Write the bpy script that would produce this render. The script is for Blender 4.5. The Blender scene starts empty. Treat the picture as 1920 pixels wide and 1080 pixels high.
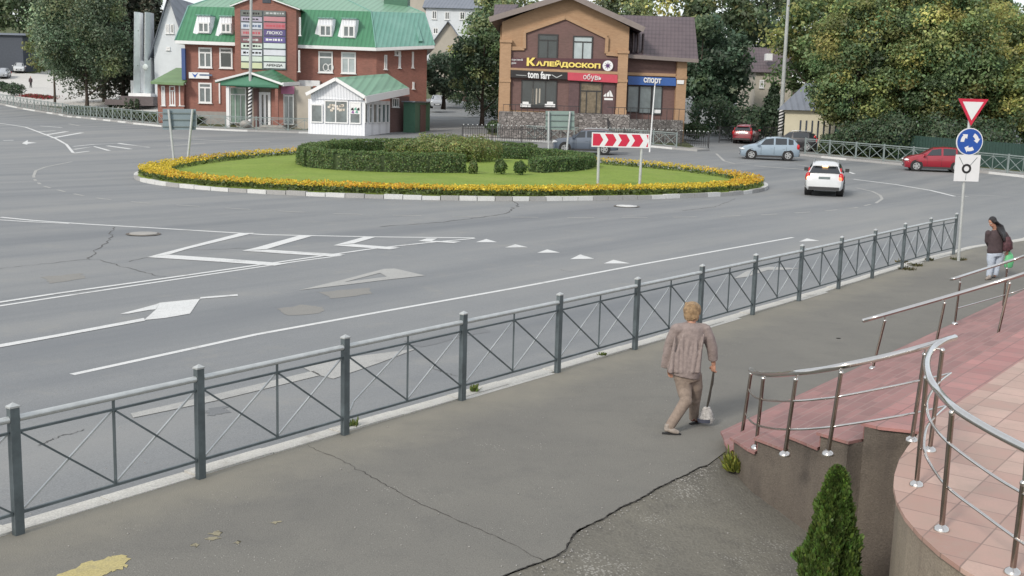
import bpy, bmesh, math, random
import numpy as np
from mathutils import Vector, Matrix
PI = math.pi
R = math.radians
random.seed(7)
scn = bpy.context.scene
col = scn.collection

# ------------------------------------------------------------------ camera
FPX, PITCH, ROLL, CAMH = 2100.0, 0.1614, 0.0275, 3.74
_cp, _sp, _cr, _sr = math.cos(PITCH), math.sin(PITCH), math.cos(ROLL), math.sin(ROLL)
CF = Vector((0, _cp, -_sp)); _U0 = Vector((0, _sp, _cp)); _R0 = Vector((1, 0, 0))
CR = _R0 * _cr + _U0 * _sr
CU = -_R0 * _sr + _U0 * _cr
CAM = Vector((0, 0, CAMH))
cd = bpy.data.cameras.new('camera'); cam = bpy.data.objects.new('camera', cd); col.objects.link(cam)
cd.sensor_width = 36; cd.lens = FPX / 1920 * 36; cd.clip_start = 0.1; cd.clip_end = 3000
cam.matrix_world = Matrix(((CR.x, CU.x, -CF.x, 0), (CR.y, CU.y, -CF.y, 0), (CR.z, CU.z, -CF.z, CAMH), (0, 0, 0, 1)))
scn.camera = cam

# ------------------------------------------------------------------ sky and sun
SUN_EL, SUN_AZ = R(34), R(215)        # azimuth clockwise from +Y
w = bpy.data.worlds.new('World'); scn.world = w; w.use_nodes = True
nt = w.node_tree; bg = nt.nodes['Background']; sky = nt.nodes.new('ShaderNodeTexSky')
sky.sky_type = 'NISHITA'; sky.sun_disc = False; sky.sun_elevation = SUN_EL; sky.sun_rotation = SUN_AZ
sky.air_density = 1.0; sky.dust_density = 1.5; sky.ozone_density = 1.0
_mx = nt.nodes.new('ShaderNodeMix'); _mx.data_type = 'RGBA'; _mx.inputs[0].default_value = .66     # bright thin cloud over the clear sky
_mx.inputs[7].default_value = (8.0, 8.15, 8.2, 1); nt.links.new(sky.outputs[0], _mx.inputs[6]); nt.links.new(_mx.outputs[2], bg.inputs[0])
bg.inputs[1].default_value = 0.13
sl = bpy.data.lights.new('sun', 'SUN'); so = bpy.data.objects.new('sun', sl); col.objects.link(so)
sl.energy = 2.2; sl.angle = R(10); sl.color = (1.0, 0.93, 0.82)
_d = Vector((math.sin(SUN_AZ) * math.cos(SUN_EL), math.cos(SUN_AZ) * math.cos(SUN_EL), math.sin(SUN_EL)))
so.rotation_euler = _d.to_track_quat('Z', 'Y').to_euler()
scn.view_settings.view_transform = 'Standard'; scn.view_settings.look = 'None'
scn.view_settings.exposure = 0.2; scn.view_settings.gamma = 1

# ------------------------------------------------------------------ measuring helpers
def ray(px, py):
    return (CF * FPX + CR * (px - 960) - CU * (py - 540)).normalized()
def at(px, py, d):                    # the point seen there at depth y = d
    r = ray(px, py); return CAM + r * (d / r.y)
def on(px, py, z=0.0):                # on the level z
    r = ray(px, py); return CAM + r * ((z - CAMH) / r.z)
def sm(a, b, x):
    t = min(1, max(0, (x - a) / (b - a))); return t * t * (3 - 2 * t)
def T(x, y):                          # height of the ground (pavement level)
    if y < 50: z = 0
    elif y < 70: z = .035 * (y - 50) ** 2 / 40
    elif y < 150: z = .35 + .035 * (y - 70)
    else: z = 3.15 + .03 * (min(y, 400) - 150)
    f = .5 + .5 * sm(-60, -30, x) - .2 * sm(8, 20, x)
    z *= f
    left = 1 - sm(-45, -25, x)
    if y > 118: z += left * .05 * (min(y, 300) - 118)
    if y > 170: z += left * .07 * (min(y, 300) - 170)
    if y > 110: z += sm(5, 25, x) * .03 * (min(y, 300) - 110)
    return z
RD = -0.12
def gt(px, py, dz=0.0):               # on the terrain + dz
    r = ray(px, py); a = 4.0
    f = lambda t: (CAM + r * t).z - T((CAM + r * t).x, (CAM + r * t).y) - dz
    t = a
    while t < 600 and f(t) > 0: t += 1.0
    lo, hi = t - 1, t
    for _ in range(30):
        m = (lo + hi) / 2
        if f(m) > 0: lo = m
        else: hi = m
    return CAM + r * hi

# ------------------------------------------------------------------ materials
MATS = {}
def srgb(r, g, b):
    f = lambda c: (c / 255 / 12.92) if c / 255 <= .04045 else ((c / 255 + .055) / 1.055) ** 2.4
    c = (f(r), f(g), f(b)); m = .3 * c[0] + .6 * c[1] + .1 * c[2]
    return tuple(v * .8 + m * .2 for v in c)
def mat(name, c, rough=.8, var=.12, scale=4.0, metal=0.0, bump=0.0, bscale=None, spec=.5, emit=None, coat=0, fine=0.0):
    if name in MATS: return MATS[name]
    m = bpy.data.materials.new(name); m.use_nodes = True; MATS[name] = m
    n = m.node_tree.nodes; l = m.node_tree.links; p = n['Principled BSDF']
    p.inputs['Roughness'].default_value = rough; p.inputs['Metallic'].default_value = metal
    p.inputs['Specular IOR Level'].default_value = spec
    if coat: p.inputs['Coat Weight'].default_value = coat; p.inputs['Coat Roughness'].default_value = .08
    tc = n.new('ShaderNodeTexCoord'); ns = n.new('ShaderNodeTexNoise')
    ns.inputs['Scale'].default_value = scale; ns.inputs['Detail'].default_value = 6; ns.inputs['Roughness'].default_value = .65
    l.new(tc.outputs['Object'], ns.inputs['Vector'])
    mr = n.new('ShaderNodeMapRange'); mr.inputs[1].default_value = .25; mr.inputs[2].default_value = .75
    mr.inputs[3].default_value = 1 - var; mr.inputs[4].default_value = 1 + var
    l.new(ns.outputs[0], mr.inputs[0])
    vm = n.new('ShaderNodeVectorMath'); vm.operation = 'SCALE'; vm.inputs[0].default_value = c
    l.new(mr.outputs[0], vm.inputs['Scale']); l.new(vm.outputs[0], p.inputs['Base Color'])
    if bump:
        b = n.new('ShaderNodeBump'); b.inputs['Strength'].default_value = bump; b.inputs['Distance'].default_value = .02
        n2 = n.new('ShaderNodeTexNoise'); n2.inputs['Scale'].default_value = bscale or scale * 8; n2.inputs['Detail'].default_value = 5
        l.new(tc.outputs['Object'], n2.inputs['Vector']); l.new(n2.outputs[0], b.inputs['Height']); l.new(b.outputs[0], p.inputs['Normal'])
    if emit:
        p.inputs['Emission Color'].default_value = (*emit[:3], 1); p.inputs['Emission Strength'].default_value = emit[3]
    return m
def mix_rgb(n, l, fac, a, b, blend='MIX'):
    m = n.new('ShaderNodeMix'); m.data_type = 'RGBA'; m.blend_type = blend
    for i, v in ((0, fac), (6, a), (7, b)):
        if hasattr(v, 'links') or hasattr(v, 'is_linked'): l.new(v, m.inputs[i])
        elif i == 0: m.inputs[0].default_value = v
        else: m.inputs[i].default_value = (*v, 1)
    return m.outputs[2]
def noise(n, l, vec, scale, detail=5, rough=.6):
    x = n.new('ShaderNodeTexNoise'); x.inputs['Scale'].default_value = scale; x.inputs['Detail'].default_value = detail
    x.inputs['Roughness'].default_value = rough; l.new(vec, x.inputs['Vector']); return x.outputs[0]
def ramp(n, l, v, a, b, lo=0.0, hi=1.0):
    x = n.new('ShaderNodeMapRange'); x.inputs[1].default_value = a; x.inputs[2].default_value = b
    x.inputs[3].default_value = lo; x.inputs[4].default_value = hi; l.new(v, x.inputs[0]); return x.outputs[0]
def ground_mat(name, base, light, dark, chip=None, chip_amt=.5, chip_scale=14, stain=None, rough=.9, bump=.25, grain=140, gscale=.35):
    m = bpy.data.materials.new(name); m.use_nodes = True; n = m.node_tree.nodes; l = m.node_tree.links; p = n['Principled BSDF']
    g = n.new('ShaderNodeNewGeometry'); P = g.outputs['Position']
    c = mix_rgb(n, l, ramp(n, l, noise(n, l, P, gscale, 6), .38, .66), base, light)
    c = mix_rgb(n, l, ramp(n, l, noise(n, l, P, gscale * 4.3, 7, .7), .5, .72, 0, .8), c, dark)
    gr = noise(n, l, P, grain, 2, .5)
    c2 = mix_rgb(n, l, ramp(n, l, gr, .3, .7, 0, 1), tuple(v * .72 for v in base), tuple(min(1, v * 1.3) for v in base))
    c = mix_rgb(n, l, .58, c, c2)
    gm = noise(n, l, P, 22, 3, .6)
    c = mix_rgb(n, l, ramp(n, l, gm, .55, .75, 0, .3), c, tuple(v * .6 for v in base))
    if stain:
        c = mix_rgb(n, l, ramp(n, l, noise(n, l, P, .8, 8, .75), .56, .68, 0, .7), c, stain)
    if chip:
        v = n.new('ShaderNodeTexVoronoi'); v.inputs['Scale'].default_value = chip_scale; l.new(P, v.inputs['Vector'])
        sz = ramp(n, l, noise(n, l, P, 1.3, 3), .4, .7, .0, .3 * chip_amt + .04)
        cm = n.new('ShaderNodeMath'); cm.operation = 'LESS_THAN'; l.new(v.outputs[0], cm.inputs[0]); l.new(sz, cm.inputs[1])
        c = mix_rgb(n, l, cm.outputs[0], c, chip)
    l.new(c, p.inputs['Base Color']); p.inputs['Roughness'].default_value = rough; p.inputs['Specular IOR Level'].default_value = .3
    b = n.new('ShaderNodeBump'); b.inputs['Strength'].default_value = bump; b.inputs['Distance'].default_value = .01
    l.new(gr, b.inputs['Height']); l.new(b.outputs[0], p.inputs['Normal'])
    MATS[name] = m; return m
def tile_mat(name, c1, c2, mortar, sx, sy, ang, rough=.6, var=.5, msize=.012, offs=0.5, dirt=(.12, .1, .09)):
    m = bpy.data.materials.new(name); m.use_nodes = True; n = m.node_tree.nodes; l = m.node_tree.links; p = n['Principled BSDF']
    g = n.new('ShaderNodeNewGeometry'); mp = n.new('ShaderNodeMapping'); mp.inputs['Rotation'].default_value = (0, 0, ang)
    l.new(g.outputs['Position'], mp.inputs['Vector'])
    b = n.new('ShaderNodeTexBrick'); l.new(mp.outputs[0], b.inputs['Vector']); b.offset = offs
    b.inputs['Scale'].default_value = 1; b.inputs['Brick Width'].default_value = sx; b.inputs['Row Height'].default_value = sy
    b.inputs['Mortar Size'].default_value = msize; b.inputs['Mortar Smooth'].default_value = .1
    b.inputs['Color1'].default_value = (*c1, 1); b.inputs['Color2'].default_value = (*c2, 1); b.inputs['Mortar'].default_value = (*mortar, 1)
    c = mix_rgb(n, l, ramp(n, l, noise(n, l, g.outputs['Position'], 2.6, 7, .75), .42, .68, 0, .6), b.outputs[0], dirt)
    c = mix_rgb(n, l, ramp(n, l, noise(n, l, g.outputs['Position'], 60, 4, .7), .4, .7, 0, .3), c, tuple(v * .7 for v in c1))
    l.new(c, p.inputs['Base Color']); p.inputs['Roughness'].default_value = rough
    bp = n.new('ShaderNodeBump'); bp.inputs['Strength'].default_value = .4; bp.inputs['Distance'].default_value = .005; bp.invert = True
    l.new(b.outputs[1], bp.inputs['Height']); l.new(bp.outputs[0], p.inputs['Normal'])
    MATS[name] = m; return m
def wall_mat(name, c1, c2, mortar, bw, bh, msize=.012, var=.3, dirt=(.1, .08, .07), rough=.9):
    """bricks or ribs laid out on upright walls: x+y along, z up"""
    m = bpy.data.materials.new(name); m.use_nodes = True; n = m.node_tree.nodes; l = m.node_tree.links; p = n['Principled BSDF']
    g = n.new('ShaderNodeNewGeometry'); sp = n.new('ShaderNodeSeparateXYZ'); l.new(g.outputs['Position'], sp.inputs[0])
    ad = n.new('ShaderNodeMath'); ad.operation = 'ADD'; l.new(sp.outputs[0], ad.inputs[0]); l.new(sp.outputs[1], ad.inputs[1])
    cb = n.new('ShaderNodeCombineXYZ'); l.new(ad.outputs[0], cb.inputs[0]); l.new(sp.outputs[2], cb.inputs[1])
    b = n.new('ShaderNodeTexBrick'); l.new(cb.outputs[0], b.inputs['Vector'])
    b.inputs['Scale'].default_value = 1; b.inputs['Brick Width'].default_value = bw; b.inputs['Row Height'].default_value = bh
    b.inputs['Mortar Size'].default_value = msize
    b.inputs['Color1'].default_value = (*c1, 1); b.inputs['Color2'].default_value = (*c2, 1); b.inputs['Mortar'].default_value = (*mortar, 1)
    c = mix_rgb(n, l, ramp(n, l, noise(n, l, g.outputs['Position'], .7, 7, .7), .42, .75, 0, var), b.outputs[0], dirt)
    l.new(c, p.inputs['Base Color']); p.inputs['Roughness'].default_value = rough; p.inputs['Specular IOR Level'].default_value = .25
    MATS[name] = m; return m
def rib_mat(name, c, c2, step, rough=.5, along='XY', metal=0, var=.3, dark=None):
    """metal or tile roofing with standing ribs"""
    m = bpy.data.materials.new(name); m.use_nodes = True; n = m.node_tree.nodes; l = m.node_tree.links; p = n['Principled BSDF']
    g = n.new('ShaderNodeNewGeometry'); wv = n.new('ShaderNodeTexWave'); mp = n.new('ShaderNodeMapping')
    l.new(g.outputs['Position'], mp.inputs['Vector']); mp.inputs['Rotation'].default_value = (0, 0, 0.12)
    wv.bands_direction = 'X'; wv.inputs['Scale'].default_value = .314 / step; wv.inputs['Distortion'].default_value = 0
    l.new(mp.outputs[0], wv.inputs['Vector'])
    cc = mix_rgb(n, l, ramp(n, l, wv.outputs[1], .6, 1, 0, .55), c, dark or tuple(v * .55 for v in c))
    if along == 'grid':
        w2 = n.new('ShaderNodeTexWave'); w2.bands_direction = 'Z'; w2.inputs['Scale'].default_value = .314 / (step * 1.1)
        l.new(g.outputs['Position'], w2.inputs['Vector'])
        cc = mix_rgb(n, l, ramp(n, l, w2.outputs[1], .6, 1, 0, .6), cc, tuple(v * .5 for v in c))
    cc = mix_rgb(n, l, ramp(n, l, noise(n, l, g.outputs['Position'], .6, 6, .7), .4, .7, 0, var), cc, c2)
    l.new(cc, p.inputs['Base Color']); p.inputs['Roughness'].default_value = rough; p.inputs['Metallic'].default_value = metal
    bp = n.new('ShaderNodeBump'); bp.inputs['Strength'].default_value = .5; bp.inputs['Distance'].default_value = .03
    l.new(wv.outputs[1], bp.inputs['Height']); l.new(bp.outputs[0], p.inputs['Normal'])
    MATS[name] = m; return m
def leaf_mat(name, rough=.6, trans=.42):
    m = bpy.data.materials.new(name); m.use_nodes = True; n = m.node_tree.nodes; l = m.node_tree.links
    n.remove(n['Principled BSDF']); a = n.new('ShaderNodeAttribute'); a.attribute_name = 'Col'
    d = n.new('ShaderNodeBsdfDiffuse'); t = n.new('ShaderNodeBsdfTranslucent'); mx = n.new('ShaderNodeMixShader'); mx.inputs[0].default_value = trans
    gl = n.new('ShaderNodeBsdfGlossy'); gl.inputs['Roughness'].default_value = rough; mx2 = n.new('ShaderNodeMixShader'); mx2.inputs[0].default_value = .04
    l.new(a.outputs['Color'], d.inputs[0]); l.new(a.outputs['Color'], t.inputs[0]); l.new(d.outputs[0], mx.inputs[1]); l.new(t.outputs[0], mx.inputs[2])
    l.new(mx.outputs[0], mx2.inputs[1]); l.new(gl.outputs[0], mx2.inputs[2]); l.new(mx2.outputs[0], n['Material Output'].inputs[0])
    MATS[name] = m; return m
LEAF = leaf_mat('foliage')

mat('white_paint', (.72, .73, .74), .5, .08); mat('frame_white', (.7, .71, .72), .4, .05)
mat('dark_glass', (.035, .045, .05), .08, .3, 1.2, spec=.8); mat('mid_glass', (.13, .16, .17), .1, .45, .9, spec=.8)
mat('pale_glass', (.38, .44, .46), .15, .25, 1.2, spec=.7); mat('car_glass', (.02, .025, .03), .05, .1, spec=.9)
mat('black_rubber', (.015, .015, .016), .8, .1); mat('black_plastic', (.03, .03, .032), .5, .1)
mat('steel', (.62, .6, .58), .16, .06, 20, metal=1.0); mat('steel_post', (.33, .28, .25), .22, .15, 12, metal=1.0)
mat('galvanised', (.3, .34, .35), .5, .18, 6, metal=.35); mat('fence_grey', (.15, .185, .19), .5, .2, 5, metal=.3)
mat('fence_rail', (.5, .52, .52), .38, .15, 8, metal=.45)
mat('far_fence', (.2, .24, .24), .6, .2); mat('pole_grey', (.36, .38, .38), .6, .15, 3)
mat('red_paint', (.5, .02, .035), .4, .08); mat('blue_paint', (.015, .09, .4), .35, .06)
mat('bark', (.07, .055, .045), .95, .3, 6, bump=.5); mat('bark_pale', (.3, .28, .25), .9, .45, 5, bump=.4)
mat('concrete', (.33, .32, .3), .9, .18, 2.0, bump=.3); mat('concrete_dark', (.14, .125, .11), .9, .3, 1.6, bump=.3)
mat('black', (.012, .012, .013), .6, .1); mat('skin', (.42, .22, .15), .55, .08, 12)

# ------------------------------------------------------------------ mesh builder
ORG = {}
def tag(o, label=None, cat=None, group=None, kind=None):
    if label: o['label'] = label
    if cat: o['category'] = cat
    if group: o['group'] = group
    if kind: o['kind'] = kind
    return o
def thing(name, p, label, cat, group=None, rz=0.0):
    o = bpy.data.objects.new(name, None); col.objects.link(o); o.location = p; o.rotation_euler = (0, 0, rz)
    o.empty_display_size = .2
    ORG[o.name] = Vector(p); return tag(o, label, cat, group)
class MB:
    def __init__(s): s.v = []; s.f = []; s.sm = []
    def add(s, vs, fs, smooth=False):
        b = len(s.v); s.v += [tuple(q) for q in vs]; s.f += [tuple(i + b for i in f) for f in fs]; s.sm += [smooth] * len(fs); return s
    def box(s, x0, x1, y0, y1, z0, z1, M=None):
        vs = [Vector((x, y, z)) for x in (x0, x1) for y in (y0, y1) for z in (z0, z1)]
        if M: vs = [M @ q for q in vs]
        return s.add(vs, [(0, 1, 3, 2), (4, 6, 7, 5), (0, 4, 5, 1), (2, 3, 7, 6), (0, 2, 6, 4), (1, 5, 7, 3)])
    def bar(s, a, b, w, h=None, up=Vector((0, 0, 1))):
        a = Vector(a); b = Vector(b); h = h or w; d = (b - a).normalized()
        if abs(d.dot(up)) > .99: up = Vector((0, 1, 0))
        sx = d.cross(up).normalized() * w / 2; sz = sx.normalized().cross(d).normalized() * h / 2
        vs = [q + i * sx + j * sz for q in (a, b) for i, j in ((-1, -1), (1, -1), (1, 1), (-1, 1))]
        return s.add(vs, [(0, 1, 2, 3), (7, 6, 5, 4), (0, 4, 5, 1), (1, 5, 6, 2), (2, 6, 7, 3), (3, 7, 4, 0)])
    def tube(s, pts, rad, n=10, cap=True, squash=None):
        pts = [Vector(p) for p in pts]
        if not hasattr(rad, '__len__'): rad = [rad] * len(pts)
        rings = []; prev = None
        for i, p in enumerate(pts):
            d = (pts[min(i + 1, len(pts) - 1)] - pts[max(i - 1, 0)]).normalized()
            if prev is None:
                x = d.orthogonal().normalized()
                if abs(d.z) > .9: x = (Vector((1, 0, 0)) - d * d.x).normalized()
            else:
                x = (prev - d * prev.dot(d)).normalized()
            prev = x; y = d.cross(x)
            r = rad[i]; rx, ry = (r, r) if not hasattr(r, '__len__') else r
            rings.append([p + x * rx * math.cos(2 * PI * k / n) + y * ry * math.sin(2 * PI * k / n) for k in range(n)])
        vs = [q for rg in rings for q in rg]; fs = []
        for i in range(len(pts) - 1):
            for k in range(n): fs.append((i * n + k, i * n + (k + 1) % n, (i + 1) * n + (k + 1) % n, (i + 1) * n + k))
        b = len(s.f); s.add(vs, fs, True)
        if cap: s.add(rings[0][::-1], [tuple(range(n))]); s.add(rings[-1], [tuple(range(n))])
        return s
    def ball(s, c, r, n=12, m=8, M=None):
        c = Vector(c); rr = r if hasattr(r, '__len__') else (r, r, r); vs = []; fs = []
        for j in range(1, m):
            t = PI * j / m
            for k in range(n): vs.append(Vector((rr[0] * math.sin(t) * math.cos(2 * PI * k / n), rr[1] * math.sin(t) * math.sin(2 * PI * k / n), rr[2] * math.cos(t))))
        vs += [Vector((0, 0, rr[2])), Vector((0, 0, -rr[2]))]; a = len(vs) - 2
        for j in range(m - 2):
            for k in range(n): fs.append((j * n + k, (j + 1) * n + k, (j + 1) * n + (k + 1) % n, j * n + (k + 1) % n))
        for k in range(n): fs.append((a, k, (k + 1) % n)); fs.append((a + 1, (m - 2) * n + (k + 1) % n, (m - 2) * n + k))
        if M: vs = [M @ q for q in vs]
        return s.add([c + q for q in vs], fs, True)
    def prism(s, poly, z0, z1, cap=True):     # poly: xy points; z0, z1 numbers or lists
        n = len(poly); z0 = [z0] * n if not hasattr(z0, '__len__') else z0; z1 = [z1] * n if not hasattr(z1, '__len__') else z1
        vs = [(p[0], p[1], z0[i]) for i, p in enumerate(poly)] + [(p[0], p[1], z1[i]) for i, p in enumerate(poly)]
        fs = [(i, (i + 1) % n, n + (i + 1) % n, n + i) for i in range(n)]
        if cap: fs += [tuple(range(n))[::-1], tuple(range(n, 2 * n))]
        return s.add(vs, fs)
    def slab(s, pts, th, nrm=None):           # a plane polygon given a thickness, front face where the points lie
        pts = [Vector(p) for p in pts]
        if nrm is None:
            nrm = (pts[1] - pts[0]).cross(pts[2] - pts[0]).normalized()
            if nrm.dot(CAM - pts[0]) < 0: nrm = -nrm
        n = len(pts); vs = pts + [p - nrm * th for p in pts]
        return s.add(vs, [tuple(range(n)), tuple(range(2 * n - 1, n - 1, -1))] + [(i, n + i, n + (i + 1) % n, (i + 1) % n) for i in range(n)])
    def strip(s, A, B, nsub=1, f=None):       # sheet between two polylines
        n = len(A); vs = []
        for j in range(nsub + 1):
            for i in range(n):
                p = Vector(A[i]).lerp(Vector(B[i]), j / nsub)
                if f: p.z = f(p.x, p.y)
                vs.append(p)
        fs = [(j * n + i, j * n + i + 1, (j + 1) * n + i + 1, (j + 1) * n + i) for j in range(nsub) for i in range(n - 1)]
        return s.add(vs, fs)
    def build(s, name, m, parent=None, local=False, fix=True):
        me = bpy.data.meshes.new(name); o = bpy.data.objects.new(name, me); col.objects.link(o)
        if parent is not None:
            q = parent
            while q.parent: q = q.parent
            org = Vector((0, 0, 0)) if local else ORG.get(q.name, Vector((0, 0, 0)))
            o.parent = parent
        else:
            if local: org = Vector((0, 0, 0))
            else:
                a = np.array(s.v); org = Vector(((a[:, 0].min() + a[:, 0].max()) / 2, (a[:, 1].min() + a[:, 1].max()) / 2, a[:, 2].min()))
                o.location = org; ORG[o.name] = org
        me.from_pydata([tuple(Vector(v) - org) for v in s.v], [], s.f)
        me.polygons.foreach_set('use_smooth', s.sm)
        if fix:
            bm = bmesh.new(); bm.from_mesh(me); bmesh.ops.recalc_face_normals(bm, faces=bm.faces); bm.to_mesh(me); bm.free()
        me.materials.append(MATS[m] if isinstance(m, str) else m)
        me.update(); return o
def up_sheet(s, name, m):                     # ground sheets: make all faces look up
    o = s.build(name, m, None, fix=False); me = o.data
    bm = bmesh.new(); bm.from_mesh(me)
    for f in bm.faces:
        f.normal_update()
        if f.normal.z < 0: f.normal_flip()
    bm.to_mesh(me); bm.free(); return tag(o, kind='structure')

# ------------------------------------------------------------------ text
def text_mb(txt, P, tx, up, width, height, depth=.03, bold=0.0, shear=0.0):
    """letters standing on the plane through P (lower left) with axes tx and up"""
    c = bpy.data.curves.new('lettering', 'FONT'); c.body = txt; c.extrude = 0; c.offset = bold; c.shear = shear; c.resolution_u = 3
    o = bpy.data.objects.new('lettering', c); col.objects.link(o)
    dg = bpy.context.evaluated_depsgraph_get(); me = bpy.data.meshes.new_from_object(o.evaluated_get(dg))
    vs = [v.co.copy() for v in me.vertices]; fs = [tuple(p.vertices) for p in me.polygons]
    bpy.data.objects.remove(o); bpy.data.curves.remove(c); bpy.data.meshes.remove(me)
    if not vs: return MB()
    x0 = min(v.x for v in vs); x1 = max(v.x for v in vs); y0 = min(v.y for v in vs); y1 = max(v.y for v in vs)
    P = Vector(P); n = Vector(tx).cross(Vector(up)).normalized(); b = MB()
    q = [P + Vector(tx) * ((v.x - x0) / (x1 - x0) * width) + Vector(up) * ((v.y - y0) / (y1 - y0) * height) for v in vs]
    b.add([p + n * depth for p in q], fs)
    ec = {}
    for f in fs:
        for i in range(len(f)):
            e = (f[i], f[(i + 1) % len(f)]); k = tuple(sorted(e)); ec.setdefault(k, []).append(e)
    N = len(q); b.add([p + n * depth for p in q] + q, [(e[0][1], e[0][0], e[0][0] + N, e[0][1] + N) for e in ec.values() if len(e) == 1])
    return b

# ------------------------------------------------------------------ facades
class Fac:
    def __init__(s, A, B):
        s.A = Vector((A[0], A[1], 0)); s.B = Vector((B[0], B[1], 0)); s.t = (s.B - s.A).normalized()
        s.n = Vector((s.t.y, -s.t.x, 0))
        if s.n.dot(Vector((0, 0, 0)) - s.A) < 0: s.n = -s.n
    def hit(s, px, py, off=0.0):
        r = ray(px, py); A = s.A + s.n * off; k = (A - CAM).dot(s.n) / r.dot(s.n); p = CAM + r * k
        return (p - s.A).dot(s.t), p.z
    def P(s, u, z, off=0.0): return s.A + s.t * u + s.n * off + Vector((0, 0, z))
    def box(s, b, u0, u1, z0, z1, o0, o1):
        vs = [s.P(u, z, o) for u in (u0, u1) for o in (o0, o1) for z in (z0, z1)]
        return b.add(vs, [(0, 1, 3, 2), (4, 6, 7, 5), (0, 4, 5, 1), (2, 3, 7, 6), (0, 2, 6, 4), (1, 5, 7, 3)])
    def rect(s, x0, y0, x1, y1):
        a = s.hit(x0, y0); b = s.hit(x1, y0); c = s.hit(x0, y1); d = s.hit(x1, y1)
        return ((a[0] + c[0]) / 2, (b[0] + d[0]) / 2, (c[1] + d[1]) / 2, (a[1] + b[1]) / 2)   # u0,u1,z0,z1
    def poly(s, b, pts, o0, o1):              # pts in (u,z)
        n = len(pts); vs = [s.P(u, z, o1) for u, z in pts] + [s.P(u, z, o0) for u, z in pts]
        return b.add(vs, [tuple(range(n)), tuple(range(2 * n - 1, n - 1, -1))] + [(i, n + i, n + (i + 1) % n, (i + 1) % n) for i in range(n)])
def window(F, rc, parent, frame='frame_white', glass='dark_glass', mull=(.5,), trans=None, fw=.07, off=0.0, sill=True, name='window', px=True):
    u0, u1, z0, z1 = F.rect(*rc) if px else rc
    b = MB(); d = off + .09
    F.box(b, u0, u0 + fw, z0, z1, off, d); F.box(b, u1 - fw, u1, z0, z1, off, d)
    F.box(b, u0 + fw, u1 - fw, z0, z0 + fw, off, d - .004); F.box(b, u0 + fw, u1 - fw, z1 - fw, z1, off, d - .004)
    zt = z1 - fw
    if trans:
        zt = z0 + (z1 - z0) * trans; F.box(b, u0 + fw, u1 - fw, zt - fw / 2, zt + fw / 2, off, d - .008)
        zt -= fw / 2
    for mm in mull:
        u = u0 + (u1 - u0) * mm; F.box(b, u - fw * .45, u + fw * .45, z0 + fw, zt, off, d - .006)
    w_ = b.build(name, frame, parent)
    g = MB(); F.box(g, u0 + fw * .8, u1 - fw * .8, z0 + fw * .8, z1 - fw * .8, off - .01, off + .04); g.build('pane', glass, w_)
    if sill:
        q = MB(); F.box(q, u0 - .06, u1 + .06, z0 - .06, z0 - .002, off, off + .16); q.build('sill', frame, w_)
    return w_

# ================================================================== SETTING
am_ = ground_mat('asphalt', (.205, .213, .22), (.24, .243, .24), (.165, .174, .184), chip=(.3, .3, .295), chip_amt=.3, chip_scale=14, grain=60, gscale=.1, rough=.66, bump=.3, stain=(.25, .248, .238))
def lanes(m, ang, sx, sy, amt, dk, lt):      # polish and rubber drawn out along the driving lanes
    n = m.node_tree.nodes; l = m.node_tree.links; p = n['Principled BSDF']; old = p.inputs['Base Color'].links[0].from_socket
    g = n.new('ShaderNodeNewGeometry'); mp = n.new('ShaderNodeMapping'); mp.inputs['Rotation'].default_value = (0, 0, ang); mp.inputs['Scale'].default_value = (sx, sy, 1); mp.vector_type = 'TEXTURE'
    mp.inputs['Scale'].default_value = (1 / sx, 1 / sy, 1); l.new(g.outputs['Position'], mp.inputs['Vector'])
    v = noise(n, l, mp.outputs[0], 1.0, 5, .55); c = mix_rgb(n, l, ramp(n, l, v, .5, .72, 0, amt), old, dk); c = mix_rgb(n, l, ramp(n, l, v, .48, .3, 0, amt), c, lt); l.new(c, p.inputs['Base Color'])
lanes(am_, math.atan2(.8, .6), .035, .5, .8, (.135, .146, .16), (.262, .262, .256))
pm_ = ground_mat('pavement', (.163, .158, .144), (.21, .202, .178), (.118, .116, .11), chip=(.36, .35, .32), chip_amt=.42, chip_scale=26, grain=75, gscale=.45, bump=.5)
def kerb_sand(m):        # wind-blown sand lying in a ragged band along the kerb
    n = m.node_tree.nodes; l = m.node_tree.links; p = n['Principled BSDF']; old = p.inputs['Base Color'].links[0].from_socket
    g = n.new('ShaderNodeNewGeometry'); d = n.new('ShaderNodeVectorMath'); d.operation = 'DOT_PRODUCT'; d.inputs[1].default_value = (.798, -.603, 0); l.new(g.outputs['Position'], d.inputs[0])
    a = n.new('ShaderNodeMath'); a.operation = 'ADD'; a.inputs[1].default_value = 8.83; l.new(d.outputs['Value'], a.inputs[0])     # distance from the fence
    q = n.new('ShaderNodeMath'); q.operation = 'MULTIPLY_ADD'; q.inputs[1].default_value = -1.6; l.new(noise(n, l, g.outputs['Position'], 1.1, 5, .7), q.inputs[0]); l.new(a.outputs[0], q.inputs[2])
    l.new(mix_rgb(n, l, ramp(n, l, q.outputs[0], .1, -.75, 0, .75), old, (.25, .235, .195)), p.inputs['Base Color'])
kerb_sand(pm_)
ground_mat('rough_asphalt', (.135, .128, .112), (.235, .222, .18), (.075, .07, .066), chip=(.27, .26, .235), chip_amt=1.35, chip_scale=34, grain=38, gscale=.55, bump=1.0)
ground_mat('far_pavement', (.3, .29, .28), (.36, .35, .33), (.24, .235, .23), grain=20, gscale=.2)
ground_mat('plaza_stone', (.5, .49, .47), (.56, .55, .53), (.42, .41, .4), grain=20, gscale=.2)
ground_mat('earth_grass', (.07, .085, .035), (.1, .11, .045), (.05, .06, .03), grain=10, gscale=.15, bump=.6)
ground_mat('lawn_grass', (.175, .25, .042), (.27, .33, .075), (.1, .165, .03), grain=9, gscale=.3, stain=(.2, .22, .07), bump=.8, rough=1)
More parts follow.
